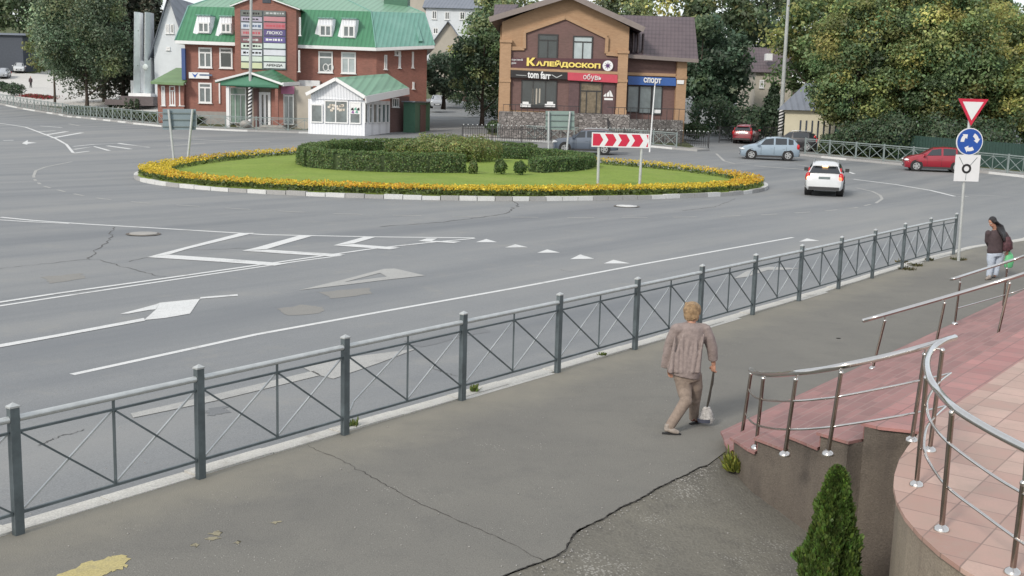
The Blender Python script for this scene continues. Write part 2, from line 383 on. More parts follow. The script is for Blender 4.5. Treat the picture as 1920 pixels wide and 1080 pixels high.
ground_mat('line_paint', (.6, .61, .61), (.66, .66, .65), (.42, .42, .41), stain=(.3, .3, .3), grain=60, gscale=1.2)
ground_mat('worn_paint', (.36, .36, .35), (.42, .42, .4), (.26, .26, .26), stain=(.24, .24, .24), grain=60, gscale=1.6)
ground_mat('kerb_stone', (.5, .49, .46), (.58, .57, .53), (.36, .35, .32), stain=(.27, .25, .22), grain=60, gscale=1.0)
ground_mat('kerb_white', (.56, .57, .57), (.62, .62, .61), (.42, .42, .41), grain=40, gscale=.8)
ground_mat('kerb_dark', (.33, .33, .33), (.38, .38, .37), (.26, .26, .26), grain=40, gscale=.8)
ground_mat('sand', (.27, .24, .185), (.31, .28, .21), (.22, .2, .16), grain=90, gscale=1)
ground_mat('yellow_paint', (.42, .36, .17), (.46, .4, .2), (.3, .27, .17), stain=(.19, .175, .15), grain=70, gscale=2)
ground_mat('yellow_worn', (.27, .245, .17), (.3, .27, .19), (.19, .18, .15), stain=(.17, .16, .14), grain=70, gscale=2)
mat('crack', (.035, .032, .03), 1, .2); mat('road_crack', (.1, .1, .1), 1, .3)

# wide ground out to the horizon, then the road sheet on it
def hit_line(pts, dz): return [gt(px, py, dz) for px, py in pts]
_xs = [-600, -300, -200] + list(range(-150, -62, 8)) + list(np.arange(-60, 62, 2.0)) + list(range(70, 160, 10)) + [200, 300, 600]
_ys = [-40, 0, 20, 40] + list(np.arange(46, 160, 2.0)) + list(range(164, 310, 8)) + [350, 400, 600, 1200]
def sheet(name, m, xs, ys, dz, keep=None):
    b = MB(); vs = [(x, y, T(x, y) + dz - (.6 if name == 'ground' and y < 45 else 0)) for y in ys for x in xs]; n = len(xs)
    b.add(vs, [(j * n + i, j * n + i + 1, (j + 1) * n + i + 1, (j + 1) * n + i) for j in range(len(ys) - 1) for i in range(n - 1)
               if keep is None or keep((xs[i] + xs[i + 1]) / 2, (ys[j] + ys[j + 1]) / 2)], True)
    return up_sheet(b, name, m)
sheet('ground', 'earth_grass', _xs, _ys, -.35)
sheet('road', 'asphalt', list(np.arange(-80, 82, 1.0)), list(np.arange(-14, 48, 1.0)) + list(np.arange(48, 200, 2.0)), RD,
      lambda x, y: y > 46 or (x + 4.17) * -.798 + (y - 9.12) * .603 > -1.2)

# near fence line and kerb
FPOST = [(-4.17, 9.12), (-3.04, 10.67), (-1.85, 12.28), (-.6, 13.92), (.68, 15.58), (1.96, 17.27), (3.24, 18.94), (4.51, 20.62),
         (5.8, 22.33), (7.09, 24.06), (8.37, 25.81), (9.65, 27.53), (10.9, 29.22), (12.2, 30.84)]
def fence_off(o, ext=True):
    L = [Vector((*p, 0)) for p in FPOST]; a = (L[0] - L[1]).normalized(); c = (L[-1] - L[-2]).normalized()
    if ext: L = [L[0] + a * 6] + [L[0] + a * 2.05] + L + [L[-1] + c * 2.2] + [L[-1] + c * 8 + Vector((.6, -.3, 0))] + [L[-1] + c * 18 + Vector((3.6, -2.4, 0))]
    out = []
    for i, p in enumerate(L):
        d = (L[min(i + 1, len(L) - 1)] - L[max(i - 1, 0)]).normalized(); out.append(p + Vector((-d.y, d.x, 0)) * o)
    return out
# kerb stones of the near pavement, one by one with a thin joint, some worn
b = MB(); rnd = random.Random(3)
A = fence_off(.06); Bq = fence_off(.27); A2 = fence_off(-.02)
for i in range(len(A) - 1):
    n = 2 if (A[i + 1] - A[i]).length < 3 else 6
    for k in range(n):
        t0, t1 = k / n + .004, (k + 1) / n - .004; h = rnd.uniform(-.006, .012)
        p = [A[i].lerp(A[i + 1], t0), A[i].lerp(A[i + 1], t1), Bq[i].lerp(Bq[i + 1], t1), Bq[i].lerp(Bq[i + 1], t0)]
        b.prism([(q.x, q.y) for q in p], RD - .1, .012 + h)
tag(b.build('kerb', 'kerb_stone', None), kind='structure')
b = MB()
for i in range(1, len(A) - 1):
    if rnd.random() < .8:
        t0 = rnd.uniform(0, .2); t1 = rnd.uniform(.7, 1)
        p = [A2[i].lerp(A2[i + 1], t0), A2[i].lerp(A2[i + 1], t1), A[i].lerp(A[i + 1], t1) * 1, A[i].lerp(A[i + 1], t0)]
        b.prism([(q.x, q.y) for q in p], -.02, .006)
tag(b.build('kerb_edging', 'kerb_stone', None), kind='structure')

CRACK = [(900, 1100), (960, 1072), (1010, 1055), (1040, 1043), (1062, 1028), (1072, 1005), (1085, 992), (1130, 972), (1165, 950), (1200, 935), (1232, 915),
         (1262, 900), (1290, 888), (1310, 876), (1326, 872), (1372, 838)]
CR0 = [on(px, py, 0) for px, py in CRACK]
SN = Vector((.80, -.60, 0)); ST = Vector((.6, .8, 0)); SB = Vector((2.5, 12.35, 0))     # steps: rising direction, along direction, foot of the steps
inner = fence_off(.07)
poly = [inner[0]] + inner[1:] + [Vector((36, 40, 0)), SB + ST * 18 + SN * .5, SB + SN * .3] + [CR0[-1]] + CR0[::-1][1:] + [Vector((-.5, 5.6, 0)), Vector((-3, 2, 0)), Vector((-14, 0, 0))]
b = MB(); b.add([(p.x, p.y, 0) for p in poly], [tuple(range(len(poly)))])
up_sheet(b, 'sidewalk', 'pavement')
# the rough patch beyond the crack, falling towards the stair wall
WALLFOOT = [(1395, 872), (1430, 950), (1500, 1000), (1620, 1065), (1700, 1110)]
far_line = [Vector((1.0, 3.0, -.42)), Vector((2.2, 4.5, -.42)), Vector((3.2, 6.0, -.42)), Vector((3.4, 7.5, -.4)), Vector((3.3, 8.8, -.36)), Vector((3.2, 9.8, -.33)), Vector((3.0, 10.4, -.3)), Vector((2.8, 11.1, -.2)), Vector((2.75, 11.6, -.12)), Vector((2.7, 12.0, -.04)), Vector((2.62, 12.2, -.02))]
n = 40
def resample(L, n):
    d = [0]
    for i in range(1, len(L)): d.append(d[-1] + (L[i] - L[i - 1]).length)
    out = []
    for k in range(n):
        t = d[-1] * k / (n - 1); i = 0
        while i < len(L) - 2 and d[i + 1] < t: i += 1
        out.append(L[i].lerp(L[i + 1], (t - d[i]) / max(1e-6, d[i + 1] - d[i])))
    return out
ca = resample([Vector((-3, 2, 0)), Vector((-.5, 5.6, 0))] + CR0, n); cb_ = resample(far_line, n)
b = MB(); nj = 14; vs = []
for j in range(nj + 1):
    for i in range(n):
        t = j / nj; p = ca[i].lerp(cb_[i], t); e = 1 - (1 - t) ** 1.6 if i > 0 else t
        p.z = -.01 + (cb_[i].z + .01) * t + .012 * math.sin(i * 2.1 + j * 1.7) * t * (1 - t) * 4; vs.append(p)
b.add(vs, [(j * n + i, j * n + i + 1, (j + 1) * n + i + 1, (j + 1) * n + i) for j in range(nj) for i in range(n - 1)], True)
up_sheet(b, 'driveway', 'rough_asphalt')
def patch(name, pts, m, z, seed=0, rag=.04, f=None, sub=6):
    r = random.Random(seed); P = [f(px, py) if f else on(px, py, z) for px, py in pts]; Q = []
    for i in range(len(P)):
        a, c = P[i], P[(i + 1) % len(P)]
        for k in range(sub):
            q = a.lerp(c, k / sub); q += Vector((r.gauss(0, rag), r.gauss(0, rag), 0)); Q.append((q.x, q.y, z))
    b = MB(); b.add(Q, [tuple(range(len(Q)))]); return up_sheet(b, name, m)
patch('yellow_marking', [(95, 1085), (150, 1060), (200, 1045), (238, 1040), (236, 1062), (205, 1072), (190, 1090)], 'yellow_paint', .004, 1, .02)
for i, c in enumerate([(405, 1000, 14, 4), (398, 1010, 12, 4), (515, 980, 10, 3), (365, 1022, 7, 4), (445, 1018, 6, 3)]):
    patch('worn_marking', [(c[0] - c[2], c[1]), (c[0], c[1] - c[3]), (c[0] + c[2], c[1] - 2), (c[0], c[1] + c[3])], 'yellow_worn', .004, 10 + i, .012, sub=4)

# cracks as thin dark seams
def seam(pts, z, wd, seed, m='crack', name='ground_crack', jit=.012, f=None):
    r = random.Random(seed); P = resample([(f or on)(px, py, z) for px, py in pts], max(12, len(pts) * 8)); a = []; c = []
    for i, p in enumerate(P):
        d = (P[min(i + 1, len(P) - 1)] - P[max(i - 1, 0)]).normalized(); s = Vector((-d.y, d.x, 0)); j = r.gauss(0, jit); w2 = wd * r.uniform(.35, 1.4) / 2
        a.append(p + s * (j + w2)); c.append(p + s * (j - w2))
    b = MB(); b.strip(a, c); o = up_sheet(b, name, m); return o
seam(CRACK[:-1], .004, .013, 5, jit=.004)
seam([(575, 835), (640, 862), (700, 895), (780, 940), (830, 962), (880, 985), (960, 1020), (1020, 1052)], .004, .007, 2, jit=.009)
RZ = RD + .006
ground_mat('asphalt_patch', (.225, .22, .208), (.25, .243, .225), (.19, .188, .18), grain=60, gscale=.8, rough=.75)
ground_mat('asphalt_dark', (.165, .172, .18), (.185, .19, .196), (.14, .148, .155), grain=60, gscale=.8, rough=.7)
for i, (L_, m_) in enumerate([([(520, 580), (560, 572), (610, 576), (600, 588), (540, 592)], 'asphalt_patch'), ([(600, 548), (690, 540), (700, 552), (620, 560)], 'asphalt_patch'), ([(382, 770), (425, 762), (428, 774), (392, 781)], 'asphalt_dark'), ([(760, 640), (900, 612), (915, 622), (790, 652)], 'asphalt_dark'), ([(80, 520), (150, 512), (160, 522), (95, 532)], 'asphalt_patch')]):
    patch('road_patch', L_, m_, RD + .004, 60 + i, .03, f=lambda px, py: on(px, py, RD), sub=5)
seam([(0, 503), (150, 487), (185, 486), (230, 500), (310, 519)], RZ, .022, 7, 'road_crack', jit=.03)
seam([(170, 486), (180, 470), (205, 452), (212, 425)], RZ, .03, 8, 'road_crack', jit=.04)
seam([(710, 425), (820, 417), (900, 408), (950, 400), (972, 384), (960, 376)], RZ, .045, 9, 'road_crack', jit=.05)
seam([(240, 490), (330, 470), (520, 463)], RZ, .025, 11, 'road_crack', jit=.02)
seam([(1050, 505), (1060, 508), (1075, 509)], RZ, .014, 12, 'road_crack')
seam([(805, 688), (830, 697), (858, 705)], RZ, .014, 13, 'road_crack')
seam([(75, 835), (110, 818), (160, 805)], RZ, .018, 14, 'road_crack', jit=.015)
seam([(1280, 395), (1340, 388), (1380, 372)], RZ, .03, 14, 'road_crack', jit=.02)

# ------------------------------------------------------------------ road markings
def mark(polys, m='line_paint', name='road_marking', dz=.006):
    b = MB()
    for k, pl in enumerate(polys):
        P = [gt(px, py, RD + dz) for px, py in pl]; b.add(P, [tuple(range(len(P)))])
    return up_sheet(b, name, m)
def mline(pts, wd, m='line_paint', dz=.006, dash=None):
    P = [gt(px, py, RD + dz) for px, py in pts]; Q = [P[0]]
    for i in range(1, len(P)):
        k = max(1, int((P[i] - P[i - 1]).length / 2))
        Q += [P[i - 1].lerp(P[i], j / k) for j in range(1, k + 1)]
    b = MB(); segs = []
    if dash:
        L = [0]
        for i in range(1, len(Q)): L.append(L[-1] + (Q[i] - Q[i - 1]).length)
        def pt(s):
            i = 0
            while i < len(L) - 2 and L[i + 1] < s: i += 1
            return Q[i].lerp(Q[i + 1], (s - L[i]) / max(1e-6, L[i + 1] - L[i]))
        s = 0
        while s + dash[0] < L[-1]: segs.append([pt(s), pt(s + dash[0] / 2), pt(s + dash[0])]); s += dash[0] + dash[1]
    else: segs = [Q]
    for S in segs:
        a = []; c = []
        for i, p in enumerate(S):
            d = (S[min(i + 1, len(S) - 1)] - S[max(i - 1, 0)]); d.z = 0; d.normalize(); s = Vector((-d.y, d.x, 0)) * wd / 2
            q = p + s; q.z = T(q.x, q.y) + RD + dz; a.append(q); q = p - s; q.z = T(q.x, q.y) + RD + dz; c.append(q)
        b.strip(a, c)
    return up_sheet(b, 'road_marking', m)
mline([(0, 407), (60, 413), (160, 420), (300, 428), (500, 440), (700, 444), (890, 446)], .17, dz=.005)
mline([(-20, 411), (60, 416), (130, 419)], .14, dz=.007)
mline([(-30, 571), (100, 551), (300, 523), (560, 486), (700, 466), (800, 455), (890, 447)], .13, dz=.008)
mline([(-30, 578), (100, 558), (300, 528), (560, 489.5), (640, 479)], .11, dz=.005)
def c1(L): return [(x / 2, y / 2 + 380) for x, y in L]
mark([c1([(552, 204), (620, 186), (900, 114), (955, 113), (700, 174), (635, 194)]), c1([(552, 204), (635, 195), (850, 210), (1075, 228), (1030, 236), (800, 220)]),
      c1([(908, 180), (960, 168), (1125, 122), (1170, 125), (1060, 156), (1000, 174)]), c1([(908, 180), (1000, 176), (1295, 194), (1250, 202), (1080, 192)]),
      c1([(1250, 160), (1365, 128), (1408, 129), (1325, 153)]), c1([(1250, 160), (1325, 155), (1500, 169), (1460, 175)]),
      c1([(1568, 144), (1600, 134), (1640, 134), (1620, 143), (1730, 146), (1700, 151)])], dz=.010)
mark([[(892, 454), (912, 448), (932, 454)], [(947, 464), (966, 458), (990, 463.5)], [(1007, 474), (1026, 467.5), (1050, 473.5)], [(1069, 486), (1088, 477), (1114, 485)],
      [(1132, 494), (1150, 487), (1182, 494)], [(1498, 453), (1513, 447), (1537, 451.5)]])
mark([c1([(1120, 328), (1280, 290), (1440, 248), (1425, 263), (1290, 298)]), c1([(1440, 248), (1482, 247), (1595, 273), (1450, 277), (1425, 263)]),
      c1([(1120, 328), (1290, 298), (1450, 277), (1595, 273), (1440, 290), (1310, 306)])], 'worn_paint', dz=.008)
mark([c1([(-20, 534), (200, 496), (540, 432), (545, 442), (200, 506), (-20, 546)]), c1([(540, 440), (585, 400), (600, 375), (750, 360), (712, 416), (620, 432)]),
      c1([(450, 417), (585, 381), (600, 375), (584, 400), (560, 402), (480, 416)]), c1([(750, 360), (752, 354), (890, 343), (893, 349)])], 'line_paint', dz=.008)
def c2(L): return [(x / 2, y / 2 + 600) for x, y in L]
mark([c2([(490, 350), (800, 280), (1175, 190), (1205, 206), (820, 300), (500, 366)]), c2([(1125, 172), (1300, 140), (1560, 108), (1430, 158), (1250, 220), (1190, 205)])], 'worn_paint', dz=.008)
mark([[(1376, 522), (1400, 508), (1440, 500), (1500, 503), (1470, 506), (1440, 506), (1400, 519)]], 'worn_paint', dz=.008)
mline([(135, 702), (315, 663), (480, 627), (700, 587), (960, 541), (1200, 496), (1487, 445)], .12, dz=.004)
mline([(63, 330), (66, 338), (79, 348), (116, 358), (151, 366), (195, 373), (246, 378), (280, 381), (345, 385), (425, 390), (515, 395), (615, 400), (720, 403), (820, 405), (960, 407),
       (1100, 408), (1250, 407.5), (1363, 405.5), (1434, 402.5), (1491, 399), (1542, 396), (1600, 390), (1642, 381)], .13, 'worn_paint', dash=(1.0, 1.05))
mline([(1642, 381), (1654, 373), (1650, 366), (1636, 359), (1605, 352)], .13, 'worn_paint')
mline([(63, 330), (67, 320), (85, 313), (110, 308), (135, 303)], .13, 'worn_paint')
def c8(L): return [(x / 3.176, y / 3.176 + 180) for x, y in L]
mline(c8([(-20, 160), (150, 185), (250, 222), (330, 252), (395, 288), (436, 338)]), .17)
mline(c8([(436, 300), (560, 288), (700, 283), (890, 305)]), .2); mline(c8([(440, 318), (560, 300), (650, 325)]), .25); mline(c8([(640, 296), (780, 316)]), .3); mline(c8([(440, 340), (530, 328)]), .2)
mline(c8([(310, 250), (490, 218)]), .35); mline(c8([(270, 232), (400, 211)]), .35); mline(c8([(225, 213), (330, 207)]), .3); mline(c8([(150, 180), (240, 178), (370, 188)]), .2)
mline(c8([(20, 265), (80, 263)]), .3); mark([c8([(130, 282), (165, 262), (165, 274), (220, 278), (165, 284), (160, 290)])])
mline(c8([(30, 310), (400, 302)]), .15, 'worn_paint', dash=(1.2, 2.2)); mline(c8([(410, 165), (470, 178), (580, 182)]), .25, 'worn_paint')
def c7(L): return [(x / 3.31 + 240, y / 3.31 + 220) for x, y in L]
mline(c7([(250, 125), (480, 140), (700, 150), (880, 152)]), .3, 'worn_paint'); mline(c7([(-60, 160), (130, 186)]), .2); mline(c7([(240, 178), (480, 160)]), .25, 'worn_paint')
mline([(1343, 288), (1358, 302), (1378, 307), (1410, 309)], .18, 'worn_paint'); mline([(1414, 311), (1455, 314), (1500, 317), (1515, 318)], .35, 'worn_paint')
mline([(1495, 309), (1520, 312), (1540, 314)], .25, 'worn_paint'); mline([(1590, 322), (1602, 326)], .2); mline([(1600, 336), (1680, 346), (1745, 357), (1790, 368), (1815, 368)], .2)
mline([(1763, 361), (1800, 365), (1865, 367)], .15, 'worn_paint')
def cover(px, py, r, m, dark):
    p = gt(px, py, RD + .008); b = MB(); n = 28
    b.add([p + Vector((r * math.cos(2 * PI * k / n), r * math.sin(2 * PI * k / n), 0)) for k in range(n)] + [p + Vector((r * math.cos(2 * PI * k / n), r * math.sin(2 * PI * k / n), .03)) for k in range(n)],
          [tuple(range(n, 2 * n))] + [(k, (k + 1) % n, n + (k + 1) % n, n + k) for k in range(n)])
    root = tag(b.build('manhole_cover', m, None), *dark)
    q = MB(); R2 = r * 1.25
    P = [p + Vector((rr * math.cos(2 * PI * k / n), rr * math.sin(2 * PI * k / n), .012)) for rr in (r * 1.02, R2) for k in range(n)]
    q.add(P, [(k, (k + 1) % n, n + (k + 1) % n, n + k) for k in range(n)]); q.build('rim', 'concrete_dark', root)
cover(1175, 387, .42, 'line_paint', ('pale round manhole cover flush in the road just in front of the flower island', 'manhole cover'))
cover(269, 439, .38, 'concrete', ('cracked grey manhole cover in broken asphalt left of the painted chevrons', 'manhole cover'))

# ------------------------------------------------------------------ far kerbs and pavements
LK = [(-40, 190), (0, 196), (60, 208), (110, 216), (180, 225), (250, 233), (330, 241), (440, 246), (560, 250), (640, 251), (712, 249)]
MK = [(868, 254), (905, 261), (1020, 267), (1130, 271), (1208, 275), (1260, 280), (1307, 284), (1330, 283)]
RK = [(1500, 292), (1560, 298), (1613, 303), (1697, 311), (1800, 320), (1910, 332), (1990, 342)]
def dens(P, st=2.0):
    Q = [P[0]]
    for i in range(1, len(P)):
        k = max(1, int((P[i] - P[i - 1]).length / st)); Q += [P[i - 1].lerp(P[i], j / k) for j in range(1, k + 1)]
    return Q
def kerb_line(pts, pavement_w, m='far_pavement', two=True, back=None):
    P = [gt(px, py, RD) for px, py in pts]; P = dens(P, 1.0); n = len(P)
    def off(o): 
        out = []
        for i, p in enumerate(P):
            d = P[min(i + 2, n - 1)] - P[max(i - 2, 0)]; d.z = 0; d.normalize(); out.append(p + Vector((-d.y, d.x, 0)) * o)
        return out
    Z = lambda x, y: T(x, y)
    k0, k1, k2 = P, off(.18), off(pavement_w)
    b = {0: MB(), 1: MB()}; r = random.Random(5); c = 0
    for i in range(0, n - 1):
        if i % 2 == 0: c = (c + 1) % 2 if r.random() < .8 else c
        q = [k0[i], k0[i + 1], k1[i + 1], k1[i]]
        b[c].prism([(p.x, p.y) for p in q], [T(p.x, p.y) + RD - .05 for p in q], [T(p.x, p.y) + .02 for p in q])
    tag(b[0].build('kerb', 'kerb_white', None), kind='structure'); tag(b[1].build('kerb', 'kerb_dark', None), kind='structure')
    s = MB(); s.strip(k1, k2, max(2, int(pavement_w)), Z); up_sheet(s, 'sidewalk', m); return P, k2
LP_, LB_ = kerb_line(LK, 3.0)
MP_, MB_ = kerb_line(MK, 2.2)
RP_, RB_ = kerb_line(RK, 2.6)
# green verges and plaza behind the pavements
def verge(line, back, m, name, nsub=10, dz=.01):
    b = MB(); b.strip(line, back, nsub, lambda x, y: T(x, y) + dz); return up_sheet(b, name, m)
verge(LB_, [Vector((p.x * 1.25, p.y + 75 - max(0, p.x + 25) * 1.5, 0)) for p in LB_], 'earth_grass', 'grass_verge', 40)
verge(MB_, [Vector((p.x * 1.1, p.y + 26, 0)) for p in MB_], 'earth_grass', 'grass_verge', 12)
verge(RB_, [Vector((p.x + 2, p.y + 60, 0)) for p in RB_], 'earth_grass', 'grass_verge', 24)
pz = [gt(px, py, .03) for px, py in [(-60, 186), (0, 188), (60, 196), (120, 200), (200, 203), (290, 210), (345, 214)]]
pzb = [gt(px, py, .03) for px, py in [(-60, 135), (0, 135), (60, 138), (120, 142), (200, 148), (290, 160), (345, 176)]]
verge(dens(pz), [p for p in resample(dens(pzb), len(dens(pz)))], 'plaza_stone', 'plaza', 30, .04)
bk = MB(); bk.strip([gt(200, 214, .05), gt(290, 222, .05), gt(345, 226, .05)], [gt(200, 208, .05), gt(290, 213, .05), gt(345, 217, .05)], 3, lambda x, y: T(x, y) + .07)
up_sheet(bk, 'grass_verge', 'lawn_grass')

# ------------------------------------------------------------------ roundabout island
NEAR = [(250, 327), (256, 335), (272, 341.5), (300, 347), (346, 353), (395, 358), (439, 361), (500, 364.5), (560, 367), (640, 370), (714, 372), (790, 374.5), (850, 376), (930, 377),
        (1000, 377), (1080, 376.5), (1160, 375.5), (1258, 373), (1310, 370.5), (1352, 367), (1400, 361), (1430, 356), (1444, 351), (1449, 345)]
FARP = [(1440, 337), (1420, 331.5), (1364, 322), (1294, 314), (1193, 304), (1130, 300), (1040, 292), (950, 286), (850, 281), (750, 279), (650, 279), (560, 281), (500, 284), (433, 288), (358, 296), (300, 305), (265, 314)]
IP = [gt(px, py, RD) for px, py in NEAR] + [gt(px, py, RD + .35) for px, py in FARP]
ic = sum((Vector((p.x, p.y, 0)) for p in IP), Vector()) / len(IP)
# smooth closed outline in polar form
_a = np.array([math.atan2(p.y - ic.y, p.x - ic.x) for p in IP]); _r = np.array([math.hypot(p.y - ic.y, p.x - ic.x) for p in IP])
_M = np.array([[1] + [f(k * a) for k in range(1, 5) for f in (math.cos, math.sin)] for a in _a]); _c = np.linalg.lstsq(_M, _r, rcond=None)[0]
def ir(a): return float(np.dot([1] + [f(k * a) for k in range(1, 5) for f in (math.cos, math.sin)], _c))
def ip(a, inset=0.0): r_ = ir(a) - inset; return Vector((ic.x + r_ * math.cos(a), ic.y + r_ * math.sin(a), 0))
def lawn_z(x, y):
    a = math.atan2(y - ic.y, x - ic.x); t = 1 - math.hypot(x - ic.x, y - ic.y) / ir(a)
    return T(x, y) + RD + .16 + .30 * sm(0, .5, t)
NB = 96
_kc = []; _r2 = random.Random(2)
for k in range(NB): _kc.append((_kc[-1] if _kc else 0) if _r2.random() > .6 else 1 - (_kc[-1] if _kc else 0))
for c, m in ((0, 'kerb_white'), (1, 'kerb_dark')):
    b = MB(); r = random.Random(2)
    for k in range(NB):
        if _kc[k] != c: continue
        a0 = 2 * PI * (k + .02) / NB; a1 = 2 * PI * (k + .98) / NB; am = (a0 + a1) / 2
        q = [ip(a0), ip(am), ip(a1), ip(a1, .2), ip(am, .2), ip(a0, .2)]; dz = r.uniform(-.02, .02)
        b.prism([(p.x, p.y) for p in q], [T(p.x, p.y) + RD - .05 for p in q], [T(p.x, p.y) + RD + .17 + dz for p in q])
    tag(b.build('kerb', m, None), kind='structure')
b = MB(); n = 160; rings = [0.16, .5, 1.0, 1.6, 2.4, 3.4, 4.6, 6, 7.5, 9, 11]; vs = []
for o in rings:
    for k in range(n):
        p = ip(2 * PI * k / n, o); vs.append((p.x, p.y, lawn_z(p.x, p.y)))
vs.append((ic.x, ic.y, lawn_z(ic.x, ic.y)))
fs = [(j * n + k, j * n + (k + 1) % n, (j + 1) * n + (k + 1) % n, (j + 1) * n + k) for j in range(len(rings) - 1) for k in range(n)]
fs += [((len(rings) - 1) * n + k, (len(rings) - 1) * n + (k + 1) % n, len(vs) - 1) for k in range(n)]
b.add(vs, fs, True); up_sheet(b, 'lawn', 'lawn_grass')

# ------------------------------------------------------------------ leaves
def raw_mesh(name, V, nper, cols, m, parent=None, org=None, extra=None):
    """V: (N*nper,3) corner positions of N faces with nper corners, cols (N,3)"""
    N = len(V) // nper; me = bpy.data.meshes.new(name); V = np.asarray(V, np.float32)
    if org is None: org = Vector((0, 0, 0))
    V = V - np.array(org, np.float32)
    me.vertices.add(len(V)); me.vertices.foreach_set('co', V.ravel()); me.loops.add(len(V)); me.polygons.add(N)
    me.loops.foreach_set('vertex_index', np.arange(len(V), dtype=np.int32))
    me.polygons.foreach_set('loop_start', np.arange(0, len(V), nper, dtype=np.int32)); me.polygons.foreach_set('loop_total', np.full(N, nper, np.int32))
    me.update(calc_edges=True)
    at_ = me.color_attributes.new('Col', 'FLOAT_COLOR', 'POINT'); c4 = np.ones((len(V), 4), np.float32); c4[:, :3] = np.repeat(cols, nper, axis=0); at_.data.foreach_set('color', c4.ravel())
    me.materials.append(MATS[m]); o = bpy.data.objects.new(name, me); col.objects.link(o)
    if parent is not None: o.parent = parent
    else: o.location = org
    return o
def quads(C, Nn, s, rng, asp=1.0, curl=True):
    """leaf quads at centres C with normals Nn and size s"""
    n = len(C); t = rng.normal(size=(n, 3)); t -= Nn * (t * Nn).sum(1, keepdims=True); t /= np.linalg.norm(t, axis=1, keepdims=True) + 1e-9
    bb = np.cross(Nn, t); s = np.asarray(s).reshape(-1, 1) * np.ones((n, 1))
    a = t * s * .5 * asp; c = bb * s * .5
    j = lambda: rng.uniform(.6, 1.15, (n, 1))
    return np.stack([C - a * j() - c * .35 * j(), C + c * j() * .8, C + a * j() + c * .3, C - c * j() * .8], 1).reshape(-1, 3)
def pal(rng, n, base, var, hue=.15):
    base = np.array(base); k = rng.normal(0, var, (n, 1)); c = base * np.exp(k); c = c * (1 + rng.normal(0, hue, (n, 3)) * np.array([1.0, .5, .6])); return np.clip(c, .004, .9)
GREEN = (.07, .11, .045); DKGREEN = (.042, .072, .038); OLIVE = (.12, .145, .05); YELG = (.24, .23, .07); GREYG = (.095, .13, .075); AUT = (.2, .14, .04)
def crown(rng, c, rad, nclump, nleaf, leaf, palette, weights, clump=.32, flat=1.0, fill=.55, low=-.75, shape=None):
    C = []; Nn = []; K = []; S = []
    c = np.array(c, float); rad = np.array(rad, float)
    for _ in range(nclump):
        while True:
            u = rng.normal(size=3); u /= np.linalg.norm(u)
            if u[2] > low: break
        rr = rng.uniform(fill, 1.0) ** .6; q = u * rr
        if shape: q = shape(q)
        cc = c + q * rad * (1 - clump * .6); cr = rad.mean() * clump * rng.uniform(.55, 1.25)
        d = rng.normal(size=(nleaf, 3)); d /= np.linalg.norm(d, axis=1, keepdims=True)
        p = cc + d * cr * (rng.uniform(.25, 1.12, (nleaf, 1)) ** .7) * np.array([1, 1, .75 * flat])
        nn = d * .6 + rng.normal(size=(nleaf, 3)) * .55 + np.array([0, 0, .35]); nn /= np.linalg.norm(nn, axis=1, keepdims=True)
        base = palette[rng.choice(len(palette), p=weights)]; base = np.array(base) * math.exp(rng.normal(0, .3)) * np.array([1.65, 1.65, 1.85])
        C.append(p); Nn.append(nn); K.append(pal(rng, nleaf, base, .2, .07)); S.append(leaf * rng.uniform(.6, 1.4, nleaf))
    C = np.concatenate(C); Nn = np.concatenate(Nn); K = np.concatenate(K); S = np.concatenate(S)
    return quads(C, Nn, S, rng, 1.15), K
def tree(p, h, rad, label, palette, weights, seed, nclump=60, nleaf=110, leaf=.34, group=None, trunk=.25, th=.25, cz=.6, clump=.3, name='deciduous_tree', low=-.7, flat=1.0, bark='bark', shape=None):
    rng = np.random.default_rng(seed); p = Vector(p); t = thing(name, p, label, 'tree', group)
    rr = (rad, rad * .9, h * (1 - th) / 2) if not hasattr(rad, '__len__') else rad
    c = (0, 0, h * th + rr[2] * .95)
    V, K = crown(rng, c, rr, nclump, nleaf, leaf, palette, weights, clump, flat, low=low, shape=shape)
    raw_mesh('crown', V, 4, K, 'foliage', t)
    b = MB(); r = random.Random(seed); b.tube([(0, 0, -.3), (trunk * .2, 0, h * th * .6), (0, trunk * .3, h * th * 1.3), (trunk * .5, 0, h * .75)], [trunk * 1.15, trunk * .85, trunk * .65, trunk * .2], 8)
    tr = b.build('trunk', bark, t, local=True)
    for k in range(5):
        b = MB(); a = k * 1.26 + r.random(); z0 = h * (th * .9 + .07 * k); L = rr[0] * r.uniform(.55, .8)
        b.tube([(0, 0, z0), (math.cos(a) * L * .5, math.sin(a) * L * .5, z0 + h * .1), (math.cos(a) * L, math.sin(a) * L, z0 + h * .24)], [trunk * .4, trunk * .25, trunk * .08], 6)
        b.build('limb', bark, tr, local=True)
    return t
